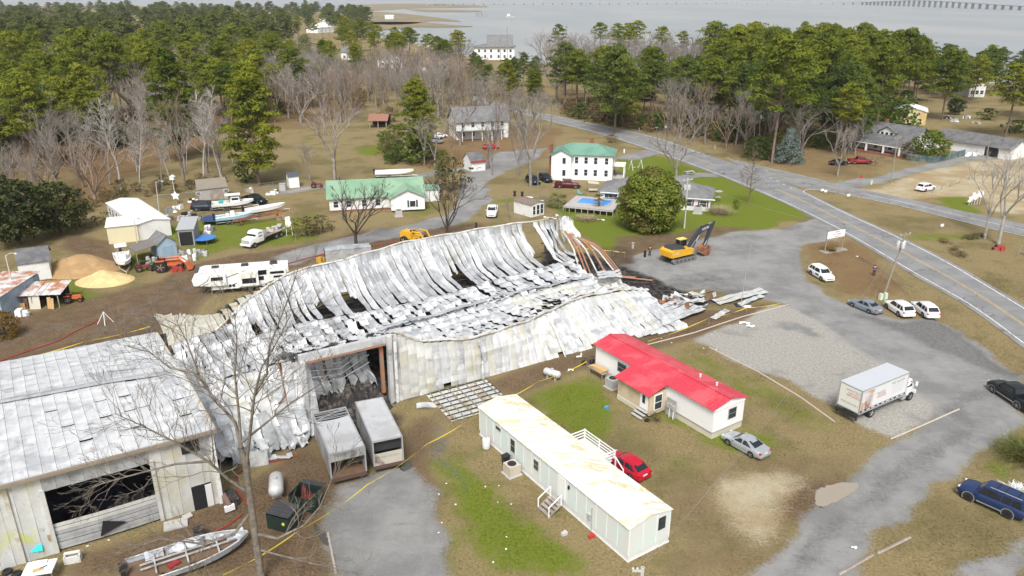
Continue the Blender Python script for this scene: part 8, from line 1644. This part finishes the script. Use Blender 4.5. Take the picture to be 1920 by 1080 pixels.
for k, (x, y) in enumerate(((14, 1074), (32, 1078), (2, 1088))):
    t = T('tyre', ('scorched tyre lying leftmost by the left building', 'scorched tyre nearest the white table', 'scorched tyre cut off by the bottom edge')[k], 'tyre', G(x, y)); mb = MB(); mb.lathe([(.2, .0), (.34, .02), (.36, .12), (.34, .22), (.2, .24), (.18, .12)], n=16); mb.build('tread', TYRE, t, True)
item('leaning_panel', 'white door slab and dark grille beside the left building corner', 'panel', 425, 948, .6, [('slab', (0, 0, .4), (.35, 2.2, .8), mat('maroon_slab', (.2, .12, .1), .7)), ('cap', (0, -1.1, .45), (.8, .25, .5), WHT2), ('grille', (.6, .4, .35), (.7, 1.8, .6), CHAR)])
item('scrap_sheet', 'crumpled white sheet on the soil before the flattened roof', 'metal sheet', 520, 862, .1, [('sheet', (-.6, 0, .25), (1.1, .6, .05), S_WHT, .3, .3), ('sheet', (.5, .1, .2), (1.5, .55, .05), S_WHT, -.1, -.2), ('sheet', (1.1, .2, .3), (.5, .5, .05), S_GRY, .5, .4)])
item('scrap_sheet', 'upright white scrap panel beside the foreground tree', 'metal sheet', 487, 872, .2, [('sheet', (0, 0, .7), (1.6, .06, 1.5), S_WHT, .1, -.2), ('sheet', (.3, .5, .6), (1.4, .06, 1.2), S_GRY, .3, -.1)])
item('scrap_box', 'small charred appliance by the left building door', 'debris', 375, 1010, .4, [('case', (0, 0, .45), (.7, .6, .9), CHAR), ('lid', (0, 0, .95), (.8, .7, .08), CHAR, .2)])
item('concrete_slab', 'pale broken slab in front of the left building', 'slab', 330, 985, .4, [('slab', (0, 0, .1), (1.8, 1.2, .14), CONC), ('piece', (.9, .6, .2), (.7, .5, .12), CONC, .4, .2)])
# loose papers and small litter
lit = [(1396, 575, 1.6, .9, 'bright white sheet at the flagpole foot'), (1396, 607, 1.3, .6, 'white crumpled bag on the gravel, left piece'), (1408, 613, 1.1, .5, 'white crumpled bag on the gravel, right piece'), (1602, 1029, .45, .2, 'white scrap of paper on the gravel lane'), (1582, 470, .5, .3, 'white litter beside the business sign'), (1607, 482, .4, .25, 'white litter in the brown verge'), (1127, 413, 1.4, .3, 'white gutter piece on the lawn'), (1035, 410, 3.6, .35, 'long white gutter on the lawn behind the small shed'), (1070, 695, .6, .3, 'pale scrap beside the yellow tape'), (1312, 560, 1.2, .5, 'white torn scrap on the grey lot')]
for x, y, w, d_, lab in lit:
    t = T('litter', lab, 'litter', G(x, y), random.uniform(-.6, .3)); mb = MB(); k = random.random() * 6; mb.grid(lambda u, v: ((u - .5) * w, (v - .5) * d_, .05 + .09 * (1 + math.sin(u * 7 + k) * math.cos(v * 5))), 6, 4); mb.build('sheet', WHT2, t)
for k in range(26):
    x, y = random.choice([(random.uniform(800, 1000), random.uniform(850, 1070)), (random.uniform(1150, 1350), random.uniform(600, 660)), (random.uniform(140, 400), random.uniform(970, 1060))]); tt = T('litter', 'tiny pale scrap scattered on the ground', 'litter', G(x, y), random.uniform(0, 3), 'tiny scraps on the ground'); mb = MB(); mb.box((0, 0, .03), (random.uniform(.08, .2), random.uniform(.06, .14), .03)); mb.build('scrap', WHT2, tt)
for x, y, c_, lab in ((1137, 767, (.05, .3, .5), 'blue and yellow toy on the lawn near the porch steps'), (1311, 803, (.6, .7, .05), 'yellow green toy beside the red roofed home'), (1213, 790, (.02, .02, .02), 'black bag beside the porch steps'), (1109, 1008, (.45, .03, .03), 'red toy beside the white trailer'), (1058, 1003, (.5, .5, .5), 'pale stone beside the white trailer steps')):
    item('garden_toy', lab, 'toy', x, y, .5, [('body', (0, 0, .14), (.5, .25, .25), mat('toy_%d' % x, c_, .5)), ('handle', (.15, .2, .12), (.3, .2, .12), mat('toy2_%d' % x, (.55, .5, .08) if x in (1137,) else c_, .5), .6)])
plant(SHRUB_B[0], 1228, 790, 1.0, 'small twiggy bush at the porch corner', 'shrub', 'shrub', None, None, 1.0, 4) if 'SHRUB_B' in globals() else None
item('plant_pot', 'potted plant on the porch steps', 'pot', 1198, 762, 0, [('pot', (0, 0, .55), (.3, .3, .3), WHT2), ('leaves', (0, 0, .82), (.25, .25, .3), DKGN, .4)])
item('bicycle', 'small dark bicycle near the red roofed home', 'bicycle', 1102, 684, .3, [('frame', (0, 0, .5), (.9, .05, .06), CHAR, 0, 0), ('handlebar', (.5, 0, .95), (.06, .5, .05), CHAR), ('seat', (-.35, 0, .85), (.25, .12, .06), CHAR), ('fork', (.5, 0, .6), (.05, .05, .7), STEEL), ('seat_post', (-.35, 0, .6), (.05, .05, .5), STEEL)])
t = bpy.data.objects['bicycle']
for x in (-.5, .5): mb = MB(); mb.lathe([(.28, -.02), (.33, -.03), (.33, .03), (.28, .02)], (x, 0, .33), 14, 'y'); mb.build('wheel', TYRE, t)
item('pressure_tank', 'white valve and pipe on the soil by the warehouse wall', 'pipe', 1085, 672, .3, [('pipe', (0, 0, .25), (.6, .15, .15), WHT2), ('valve', (.3, 0, .4), (.15, .15, .5), WHT2)])
# ---- tape, hoses, timbers
TAPE = mat('tape_yellow', (.74, .58, .05), .5)
def line_thing(name, lab, cat, pts, m, r=.03, z=None, posts=0, sag=.15, flat=False):
    q = [Vector(p) if len(p) == 3 and not isinstance(p[0], int) else G(p[0], p[1], 0) + Vector((0, 0, z or 0)) for p in pts]; t = T(name, lab, cat, (q[0].x, q[0].y, 0)); o_ = Vector((q[0].x, q[0].y, 0)); path = []
    for a, b in zip(q, q[1:]):
        for k in range(8): w = k / 8; path.append(a.lerp(b, w) - Vector((0, 0, sag * 4 * w * (1 - w))) - o_)
    path.append(q[-1] - o_)
    if flat:
        mb = MB(); ids = [(mb.pt(p + Vector((0, 0, r * math.cos(k * .6)))) , mb.pt(p - Vector((r * .5, 0, r * math.cos(k * .6))))) for k, p in enumerate(path)]
        for a, b in zip(ids, ids[1:]): mb.face((a[0], a[1], b[1], b[0]))
        mb.build('strip', m, t)
    else: mb = MB(); mb.tube(path, r, 5); mb.build('line', m, t, True)
    if posts:
        for p in q: mb = MB(); mb.tube([(p.x - o_.x, p.y - o_.y, 0), (p.x - o_.x, p.y - o_.y, p.z + .1)], .025, 5); mb.build('stake', STEEL, t)
    return t
def gp(x, y, z): v = G(x, y, z); return (float(v.x), float(v.y), float(v.z))
line_thing('caution_tape', 'yellow caution tape running across the lawn past the burnt trucks', 'tape', [gp(418, 1078, .9), gp(560, 995, .9), gp(690, 908, 1.0), gp(800, 833, 1.0), gp(905, 768, 1.1), gp(1010, 715, 1.0), gp(1100, 678, 1.0)], TAPE, .06, None, 1, .25, True)
line_thing('caution_tape', 'yellow caution tape along the gravel lot edge', 'tape', [gp(1215, 640, 1.0), gp(1330, 596, 1.0), gp(1400, 577, .9), gp(1475, 566, .9)], TAPE, .06, None, 1, .2, True)
line_thing('caution_tape', 'yellow caution tape behind the left building', 'tape', [gp(40, 672, 1.0), gp(160, 640, 1.0), gp(282, 612, 1.0)], TAPE, .06, None, 1, .15, True)
line_thing('caution_tape', 'short yellow tape by the rusted frames', 'tape', [gp(1100, 466, 1.0), gp(1150, 470, 1.0), gp(1172, 473, 1.0)], TAPE, .06, None, 1, .1, True)
HOSE = mat('hose_red', (.33, .035, .03), .7)
line_thing('fire_hose', 'red fire hose across the left yard', 'hose', [(-20, 685), (50, 660), (110, 640), (150, 618), (165, 612), (185, 600)], HOSE, .07, .08, 0, 0); line_thing('fire_hose', 'red fire hose behind the camper', 'hose', [(530, 498), (580, 484), (640, 470), (700, 462), (760, 452)], HOSE, .09, .1, 0, 0)
line_thing('fire_hose', 'red hose looped around the foreground tree', 'hose', [(560, 855), (510, 868), (470, 870), (445, 890), (445, 920), (462, 945), (480, 955)], HOSE, .06, .08, 0, 0); line_thing('fire_hose', 'short red hose beside the left building corner', 'hose', [(400, 1000), (430, 985), (455, 965)], HOSE, .06, .08, 0, 0)
TIM = mat('timber_pale', (.45, .40, .33), .9, 0, .15, 2)
for pts, lab in (([(1210, 648), (1300, 625), (1390, 595), (1478, 572)], 'thin timber edging between soil and gravel lot'), ([(1330, 652), (1420, 697), (1500, 745), (1565, 792)], 'timber edging on the house side of the gravel lot'), ([(1670, 824), (1735, 796), (1798, 768)], 'timber edging at the lane corner of the gravel lot'), ([(615, 1000), (622, 1035), (630, 1075)], 'broken timber edging along the gravel pad')): line_thing('timber_edging', lab, 'edging', pts, TIM, .09, .06, 0, 0)
for (a, b, lab) in (((1572, 1080), (1636, 1043), 'long weathered beam lying on the grass, nearer piece'), ((1645, 1040), (1706, 1010), 'long weathered beam lying on the grass, farther piece')): line_thing('beam', lab, 'beam', [a, b], WOOD, .12, .12, 0, 0)
t = T('tripod_stand', 'white tripod stand holding the red hose', 'tripod', G(198, 606)); 
for k in range(4): an = k * PI / 2 + .4; mb = MB(); mb.tube([(0, 0, 1.6), (math.cos(an) * .95, math.sin(an) * .95, 0)], .045, 5); mb.build('leg', WHT2, t)
# ---- sand piles, trampolines, tank, yard clutter
for x, y, rx, ry, h, c_, lab in ((150, 505, 6.2, 4.6, 2.6, (.33, .21, .10), 'large brown sand pile behind the yard'), (197, 526, 4.3, 3.2, 1.6, (.58, .42, .20), 'smaller pale yellow sand pile')):
    g = G(x, y); t = T('sand_pile', lab, 'sand pile', g); mb = MB(); k = x; mb.grid(lambda u, v: ((u * 2 - 1) * rx, (v * 2 - 1) * ry, max(-.05, h * (1 - min(1, math.hypot(u * 2 - 1, v * 2 - 1)) ** 1.25) * (1 + .10 * math.sin(u * 13 + k) * math.cos(v * 11)) - .04)), 36, 36); mb.build('pile', mat('sand_%d' % x, c_, .95, 0, .18, 1.2, [q * 1.25 for q in c_], .4, .5, 5), t, True)
def trampoline(lab, x, y, r, m, net=True, rim=None):
    t = T('trampoline', lab, 'trampoline', G(x, y)); mb = MB(); mb.lathe([(.02, .86), (r * .86, .86), (r * .86, .9), (.02, .9)], n=26); mb.build('mat', m, t); mb = MB(); mb.lathe([(r * .86, .88), (r, .88), (r, .95), (r * .86, .95)], n=26); mb.build('pad_ring', rim or mat('pad_navy', (.03, .06, .16), .6), t)
    for k in range(6):
        a = k * PI / 3; mb = MB(); mb.tube([(math.cos(a) * r, math.sin(a) * r, 0), (math.cos(a) * r, math.sin(a) * r, 2.6 if net else .9)], .035, 5); mb.build('leg', STEEL, t)
    if net:
        for z in (1.7, 2.55): mb = MB(); mb.tube([(math.cos(q) * r, math.sin(q) * r, z) for q in np.linspace(0, 2 * PI, 25)], .02, 4); mb.build('net_hoop', TRIMK, t)
trampoline('navy trampoline with net poles between the boats', 402, 418, 2.4, mat('mat_navy', (.03, .045, .09), .7)); trampoline('small blue trampoline beside the carport', 385, 455, 1.9, mat('mat_blue', (.04, .16, .42), .6), False, mat('pad_blue', (.06, .2, .5), .5))
t = T('fuel_tank', 'white drum tank raised on two tall legs', 'tank', G(543, 440), .3); mb = MB(); mb.lathe([(.1, -.8), (.55, -.75), (.55, .75), (.1, .8)], (0, 0, 2.2), 14, 'y'); mb.build('drum', WHT2, t, True)
for x in (-.4, .4):
    for y in (-.5, .5): mb = MB(); mb.tube([(x * 1.3, y, 0), (x, y, 1.8)], .05, 5); mb.build('leg', WHT2, t)
t = T('star_sign', 'white star shaped panel at the yard fence', 'sign', G(331, 382), -.1); mb = MB(); mb.ext([(math.cos(q) * (1.0 if k % 2 == 0 else .55), 0, 1.7 + math.sin(q) * (1.0 if k % 2 == 0 else .55)) for k, q in enumerate(np.linspace(PI / 2, PI / 2 + 2 * PI, 11)[:-1])], (0, .06, 0)); mb.build('star', WHT2, t); mb = MB(); mb.box((0, .1, .6), (.1, .1, 1.2)); mb.build('post', WOOD, t)
t = T('birdhouse', 'white birdhouse on a tall pole behind the yard', 'birdhouse', G(328, 366)); mb = MB(); mb.tube([(0, 0, 0), (0, 0, 3.4)], .06, 6); mb.build('pole', WHT2, t); mb = MB(); mb.box((0, 0, 3.7), (.9, .7, .6)); mb.build('house', WHT2, t); mb = MB(); mb.ext([(-.55, -.45, 4.0), (.55, -.45, 4.0), (0, -.45, 4.45)], (0, .9, 0)); mb.build('roof', WHT2, t)
YC = [(352, 402, 'dark engine parts on a pallet in the boat yard'), (372, 410, 'black outboard motors stacked by the trampoline'), (346, 412, 'grey machine left of the outboard stack'), (320, 398, 'metal cages beside the long trailer'), (322, 412, 'wire racks behind the trailer house'), (470, 360, 'pile of tarps behind the grey shed'), (505, 365, 'white wrapped round bundle by the lane'), (515, 362, 'white wrapped bale next to the utility cabinet'), (395, 432, 'small white dinghy on the grass'), (385, 442, 'white tarp covered heap by the blue trampoline'), (375, 478, 'scrap boards beside the carport'), (355, 488, 'white cooler and blue crates before the carport'), (345, 478, 'jumbled gear inside the carport mouth'), (285, 490, 'grey propane cylinder under the lean to'), (276, 500, 'black machinery in front of the lean to'), (530, 412, 'orange brown junk pile behind the flatbed truck'), (335, 508, 'red implement beside the orange tractor'), (603, 490, 'yellow machine and scrap beside the burnt camper'), (45, 590, 'white plank table by the lean to'), (1790, 228, 'grey boat hull junk in the far yard'), (1812, 222, 'white tarped boat in the far junk yard'), (1830, 232, 'mixed junk right of the white tarp'), (1775, 222, 'dark scrap trailer in the far yard'), (1870, 468, 'red and blue play frame on the grass'), (1820, 292, 'golf cart in front of the garage'), (1742, 285, 'garden clutter behind the green fence'), (335, 392, 'white propped boat parts by the fence'), (362, 380, 'white van body behind the dark SUV'), (1055, 342, 'timber scaffold against the white house wall')]
CM = {'white': WHT2, 'black': BLKM, 'dark': TRIMK, 'grey': ACG, 'red': mat('junk_red', (.35, .05, .04), .6), 'orange': RUSTO, 'yellow': EYEL, 'blue': mat('junk_blue', (.06, .15, .35), .6), 'metal': STEEL, 'wire': STEEL, 'timber': WOOD, 'garden': WOOD, 'pile': GREYW, 'small': WHT2, 'scrap': mat('scrap_white', (.5, .5, .48), .7), 'jumbled': GREYW, 'mixed': WOOD, 'golf': WHT2}
rj = random.Random(4)
for x, y, lab in YC:
    w0 = lab.split()[0]; m0 = CM.get(w0, ACG); t = T('yard_junk' if 'golf' not in lab else 'golf_cart', lab, 'junk' if 'golf' not in lab else 'golf cart', G(x, y), rj.uniform(-.5, .5)); big_ = 1.5 if y < 300 else 1.0
    for k in range(rj.randint(5, 8)):
        mm = m0 if k % 2 == 0 else rj.choice([m0, ACG, WHT2, TRIMK, WOOD, STEEL]); a = (rj.uniform(-.9, .9) * big_, rj.uniform(-.5, .5) * big_); hh = rj.uniform(.3, 1.0)
        mb = MB()
        if rj.random() < .3: mb.lathe([(.05, 0), (.28, .03), (.3, hh * .9), (.1, hh)], (a[0], a[1], 0), 10)
        else: mb.box((a[0], a[1], hh / 2), (rj.uniform(.4, 1.3) * big_, rj.uniform(.3, .8) * big_, hh), rz=rj.uniform(0, 3), taper=rj.uniform(.6, 1))
        mb.build('piece', mm, t)
# ---- fences, posts, signs by the roads
def fence(lab, pts, h, m, gap=2.4, link=True, slats=None):
    q = [G(*p) for p in pts]; t = T('fence', lab, 'fence', (q[0].x, q[0].y, 0)); o_ = Vector((q[0].x, q[0].y, 0))
    for a, b in zip(q, q[1:]):
        n = max(1, int((b - a).length / gap))
        for k in range(n + 1): p = a.lerp(b, k / n) - o_; mb = MB(); mb.tube([(p.x, p.y, 0), (p.x, p.y, h)], .035 if link else .06, 5); mb.build('post', m, t)
        for z in ((h,) if link else (h * .3, h * .85)): mb = MB(); mb.tube([a - o_ + Vector((0, 0, z)), b - o_ + Vector((0, 0, z))], .025, 4); mb.build('rail', m, t)
        if link:
            mb = MB(); N_ = int((b - a).length / .3); 
            for k in range(N_):
                p0, p1 = a.lerp(b, k / N_) - o_, a.lerp(b, min(1, (k + 2) / N_)) - o_; mb.tube([p0, p1 + Vector((0, 0, h))], .006, 3, False); mb.tube([p1, p0 + Vector((0, 0, h))], .006, 3, False)
            w = mb.build('wire_mesh', m, t); w['kind'] = 'stuff'
        elif slats:
            N_ = int((b - a).length / .16); d = (b - a).normalized(); an = math.atan2(d.y, d.x)
            for k in range(min(N_, 140)): p = a.lerp(b, (k + .5) / N_) - o_; mb = MB(); mb.box((p.x, p.y, h / 2), (.14, .03, h), rz=an); mb.build('picket', slats, t)
fence('chain link fence around the small lawn shed', [(950, 380), (956, 415), (1003, 436), (1045, 452)], 1.3, STEEL); fence('chain link fence behind the boat yard', [(290, 380), (375, 372), (455, 362), (540, 350)], 1.5, STEEL, 3); fence('chain link fence in front of the pool deck', [(1016, 376), (1060, 402)], 1.3, STEEL)
fence('weathered blue green picket fence right of the porch house', [(1700, 300), (1750, 306), (1808, 292)], 1.7, WOOD, 2.4, False, mat('fence_green', (.06, .13, .14), .8, 0, .2, 1.5, (.2, .22, .22), .4))
for k in range(6): x, y = 1748 + 17 * k, 362 - 6.2 * k; t = T('rope_post', 'short rope post %s along the sand lot' % ('nearest the white SUV', 'second from the white SUV', 'third from the white SUV', 'fourth from the white SUV', 'fifth from the white SUV', 'farthest from the white SUV')[k], 'post', G(x, y), 0, 'rope posts of the sand lot'); mb = MB(); mb.tube([(0, 0, -.1), (0, 0, 1.0)], [.11, .1], 8); mb.build('post', WOOD, t)
line_thing('rope', 'sagging rope between the sand lot posts', 'rope', [gp(1748 + 17 * k, 362 - 6.2 * k, 0)[:2] + (.8,) for k in range(6)], mat('rope_pale', (.5, .45, .36), .9), .04, None, 0, .3)
t = T('cutout_sign', 'white cut out silhouettes on the grass by the side road', 'sign', G(1828, 384), .3)
for k in range(5):
    mb = MB(); x = -1.6 + .75 * k; z = 1.3 + .55 * (k % 2) + .2 * k; mb.ext([(x - .6, .05 * k, z - .5), (x + .2, .05 * k, z - .7), (x + .7, .05 * k, z - .1), (x + .3, .05 * k, z + .6), (x - .4, .05 * k, z + .45), (x - .15, .05 * k, z)], (0, .05, 0)); mb.build('cutout', WHT2, t); mb = MB(); mb.box((x, .05 * k + .02, z / 2 - .3), (.06, .06, z)); mb.build('post', WHT2, t)
def road_sign(lab, x, y, h, kind, m, cat='road sign'):
    t = T('road_sign', lab, cat, G(x, y), .2); mb = MB(); mb.tube([(0, 0, 0), (0, 0, h)], .045, 6); mb.build('post', STEEL, t); mb = MB()
    if kind == 'oct': mb.lathe([(.38, -.02), (.38, .02)], (0, -.05, h - .1), 8, 'y')
    else: mb.box((0, -.05, h - .1), kind)
    mb.build('plate', m, t); return t
road_sign('red stop sign at the house drive mouth', 1611, 352, 2.6, 'oct', mat('stop_red', (.45, .03, .03), .5)); road_sign('green street name sign at the island', 1572, 364, 3.0, (.9, .04, .25), mat('sign_green', (.1, .35, .2), .5)); road_sign('green street sign across the highway', 1230, 254, 2.6, (1.0, .04, .22), mat('sign_green', (.1, .35, .2))); road_sign('pale sign back at the side street mouth', 1247, 256, 3.0, 'oct', ACG); road_sign('orange marker sign at the side street mouth', 1293, 250, 2.6, 'oct', mat('sign_dullred', (.35, .1, .06), .5))
for x, y, lab in ((1541, 362, 'small white yard sign on the island tip, left'), (1547, 364, 'small white yard sign on the island tip, right'), (1765, 429, 'small white yard sign on the grass triangle'), (1590, 372, 'white marker post in the grass beside the side road') ): road_sign(lab, x, y, .8, (.7, .04, .5), WHT2, 'yard sign')
for x, y, lab, m_ in ((1633, 346, 'pale green utility box beside the house drive', mat('pale_green_plastic', (.55, .66, .50))), (1170, 287, 'white marker post on the lawn behind the white house', WHT2), (1198, 246, 'grey mailbox across the highway', STEEL), (1340, 279, 'grey boulder beside the highway', GREYW), (1186, 466, 'pale post on the soil left of the excavator', ACG), (893, 428, 'unclear dark upright figure on the grass behind the warehouse', TRIMK), (1209, 482, 'black bag on the asphalt beside the person', TRIMK)): item('marker_post', lab, 'post', x, y, .3, [('post', (0, 0, .5), (.3, .3, 1.0), m_), ('cap', (0, 0, 1.03), (.4, .4, .08), m_)])  # the dark one stands in for an unclear figure that resembles a person
t = T('swing_set', 'white swing set on the lawn by the white house', 'swing', G(1192, 318), .5)
for x in (-1.5, 1.5):
    for y in (-.9, .9): mb = MB(); mb.tube([(x, y, 0), (x, 0, 2.4)], .06, 6); mb.build('leg', WHT2, t)
mb = MB(); mb.tube([(-1.5, 0, 2.4), (1.5, 0, 2.4)], .06, 6); mb.build('top_bar', STEEL, t)
for x in (-.5, .6):
    mb = MB(); mb.box((x, 0, .6), (.45, .2, .05)); s_ = mb.build('seat', WHT2, t)
    for d in (-.2, .2): mb = MB(); mb.tube([(x + d, 0, .6), (x + d, 0, 2.4)], .015, 4); mb.build('chain', STEEL, t)
item('bird_feeder', 'grey roofed bird feeder beside the ranch house end', 'bird feeder', 1345, 378, .2, [('post', (0, 0, .8), (.12, .12, 1.6), WOOD), ('tray', (0, 0, 1.0), (1.2, 1.0, .08), GREYW), ('roof', (0, 0, 2.2), (1.5, 1.2, .12), ACG), ('support', (0, .3, 1.8), (.1, .1, .9), WOOD)])
item('picnic_bench', 'pale picnic bench on the lawn by the drive', 'bench', 1292, 327, .4, [('table_top', (0, 0, .75), (2.4, .9, .08), ACG), ('seat', (0, -.8, .45), (2.4, .3, .06), ACG), ('seat', (0, .8, .45), (2.4, .3, .06), ACG), ('leg', (-.9, 0, .38), (.1, 1.5, .7), ACG), ('leg', (.9, 0, .38), (.1, 1.5, .7), ACG)])
t = T('slide', 'green plastic slide at the right edge', 'slide', G(1915, 478), -.9); mb = MB(); mb.grid(lambda u, v: (u * 2.6, (v - .5) * .6, 1.6 - 1.5 * u + .15 * (abs(v - .5) * 2) ** 2), 8, 4); mb.build('chute', mat('slide_green', (.03, .28, .2), .5), t)
for y in (-.3, .3): mb = MB(); mb.tube([(-.5, y, 0), (-.05, y, 1.7)], .04, 5); mb.build('ladder', ACG, t)
bin_('dark trash bin beside the tall bare tree, left one', G(965, 368), 0); bin_('dark trash bin beside the tall bare tree, right one', G(979, 369), 0)
t = T('flower_pots', 'white flowers in the grass beside the blue SUV', 'flowers', G(1908, 917)); put('blades', blades(9, 80, .6, .9, .05, WHT2, 'flower_blades'), t) if 'blades' in globals() else None
# ---- bridge and dock
BR = T('bridge', 'long low bridge across the sound on the horizon', 'bridge', G(860, 7, 8)); o_ = Vector(BR.location); BR.location.z = 0; o_.z = 0
BP = [G(800, 7.5, 6), G(860, 6.5, 7), G(1250, 5, 7), G(1600, 5, 8)]; e_ = G(1930, 13, 9); BP += [BP[-1].lerp(e_, .25) + Vector((0, 0, 7)), BP[-1].lerp(e_, .5) + Vector((0, 0, 15)), BP[-1].lerp(e_, .75) + Vector((0, 0, 9)), e_, e_ + (e_ - BP[3]) * .5]
path = resample(smooth_line(BP, 2), 90); CB = mat('bridge_concrete', (.36, .36, .355), .9, 0, .1, .02)
for a, b in zip(path, path[1:]):
    d = (b - a); mb = MB(); c_ = (a + b) / 2 - o_; mb.box((c_.x, c_.y, c_.z), (d.length * 1.0, 12, 2.0), rz=math.atan2(d.y, d.x), ry=-math.atan2(d.z, math.hypot(d.x, d.y))); mb.build('deck_span', CB, BR)
    mb = MB(); p = a - o_; mb.box((p.x, p.y, (p.z - 1.5) / 2 - .5), (2.2, 9, max(.5, p.z + .5)), rz=math.atan2(d.y, d.x)); mb.build('pier', CB, BR)
t = T('ruined_dock', 'ruined wooden dock standing in the shallow water', 'dock', G(905, 31)); t.location.z = 0
for k in range(8): mb = MB(); mb.box((-14 + 4 * k, (k % 2) * 4, 3 - .4 * k + 2 * (k < 4)), (1.2, 1.2, 9)); mb.build('pile', WOOD, t)
mb = MB(); mb.box((-8, 2, 8), (16, 6, .8)); mb.build('platform', WOOD, t)
t = T('work_barge', 'small barge on the water beside the ruined dock', 'boat', G(957, 31)); mb = MB(); mb.box((0, 0, 0), (22, 7, 2.5), taper=.92); mb.build('hull', GREYW, t); mb = MB(); mb.box((-4, 0, 3), (6, 5, 4)); mb.build('deckhouse', WHT, t); mb = MB(); mb.tube([(5, 0, 1), (5, 0, 9)], .4, 6); mb.build('mast', STEEL, t)

# ---- labels that single out each tree of the woods by landmark and order
LMARK = [(60, 'above the dark evergreens'), (190, 'left of the tall pale slim tree'), (280, 'behind the long white trailer'), (400, 'above the grey shed'), (500, 'above the solitary pine'), (610, 'above the white garden hut'), (720, 'by the rusty shelter'), (830, 'left of the old farmhouse'), (920, 'around the old farmhouse'), (1010, 'where the highway vanishes'), (1120, 'behind the white two storey house'), (1230, 'above the magnolia'), (1340, 'at the side street mouth'), (1450, 'behind the blue spruce'), (1560, 'left of the porch house'), (1680, 'behind the porch house'), (1800, 'behind the garage'), (1910, 'at the right edge')]
ORD = ['', 'second', 'third', 'fourth', 'fifth', 'sixth', 'seventh', 'eighth', 'ninth', 'tenth', 'eleventh', 'twelfth', 'thirteenth', 'fourteenth', 'fifteenth', 'sixteenth']
import re as _re
bl = {}
for o in list(COL.objects):
    if o.type == 'EMPTY' and o.get('group') and ('wood' in o['group'] or 'thicket' in o['group'] or 'farmhouse' in o['group']):
        x = P(o.location.x, o.location.y, 0)[0]; lm = min(LMARK, key=lambda l: abs(l[0] - x))[1]; lab = o['label']
        base = _re.split(r' (?:in|at|inside|behind|near|across|below|along|where|among|standing|around|beside|above|between|close|beyond|before|far) ', lab)[0]
        base = {'yellow green pine inside the left wood': 'inner ', 'leafless tree at the water behind the wood': 'shoreline ', 'pine at the right edge behind the garage': 'edge '}.get(lab, '') + base
        bl.setdefault((base, lm), []).append((x, o))
for (base, lm), l in bl.items():
    l.sort(key=lambda q: q[0])
    for k, (x, o) in enumerate(l): o['label'] = base + ' ' + lm + (', %s from left' % (('%dth' % (k + 1) if k > 15 else ORD[k]) if k else 'first') if len(l) > 1 else '')
# ================================================================ HAZE
hzm = bpy.data.materials.new('haze_air'); hzm.use_nodes = True; t = hzm.node_tree
for nd in list(t.nodes):
    if nd.type == 'BSDF_PRINCIPLED': t.nodes.remove(nd)
pv = t.nodes.new('ShaderNodeVolumePrincipled'); pv.inputs['Color'].default_value = (.86, .92, 1, 1); pv.inputs['Density'].default_value = HAZE_D
t.links.new(pv.outputs[0], t.nodes['Material Output'].inputs['Volume'])
mb = MB(); mb.box((0, 5000, 22), (40000, 24000, 60)); o = mb.build('haze', hzm); o['kind'] = 'stuff'
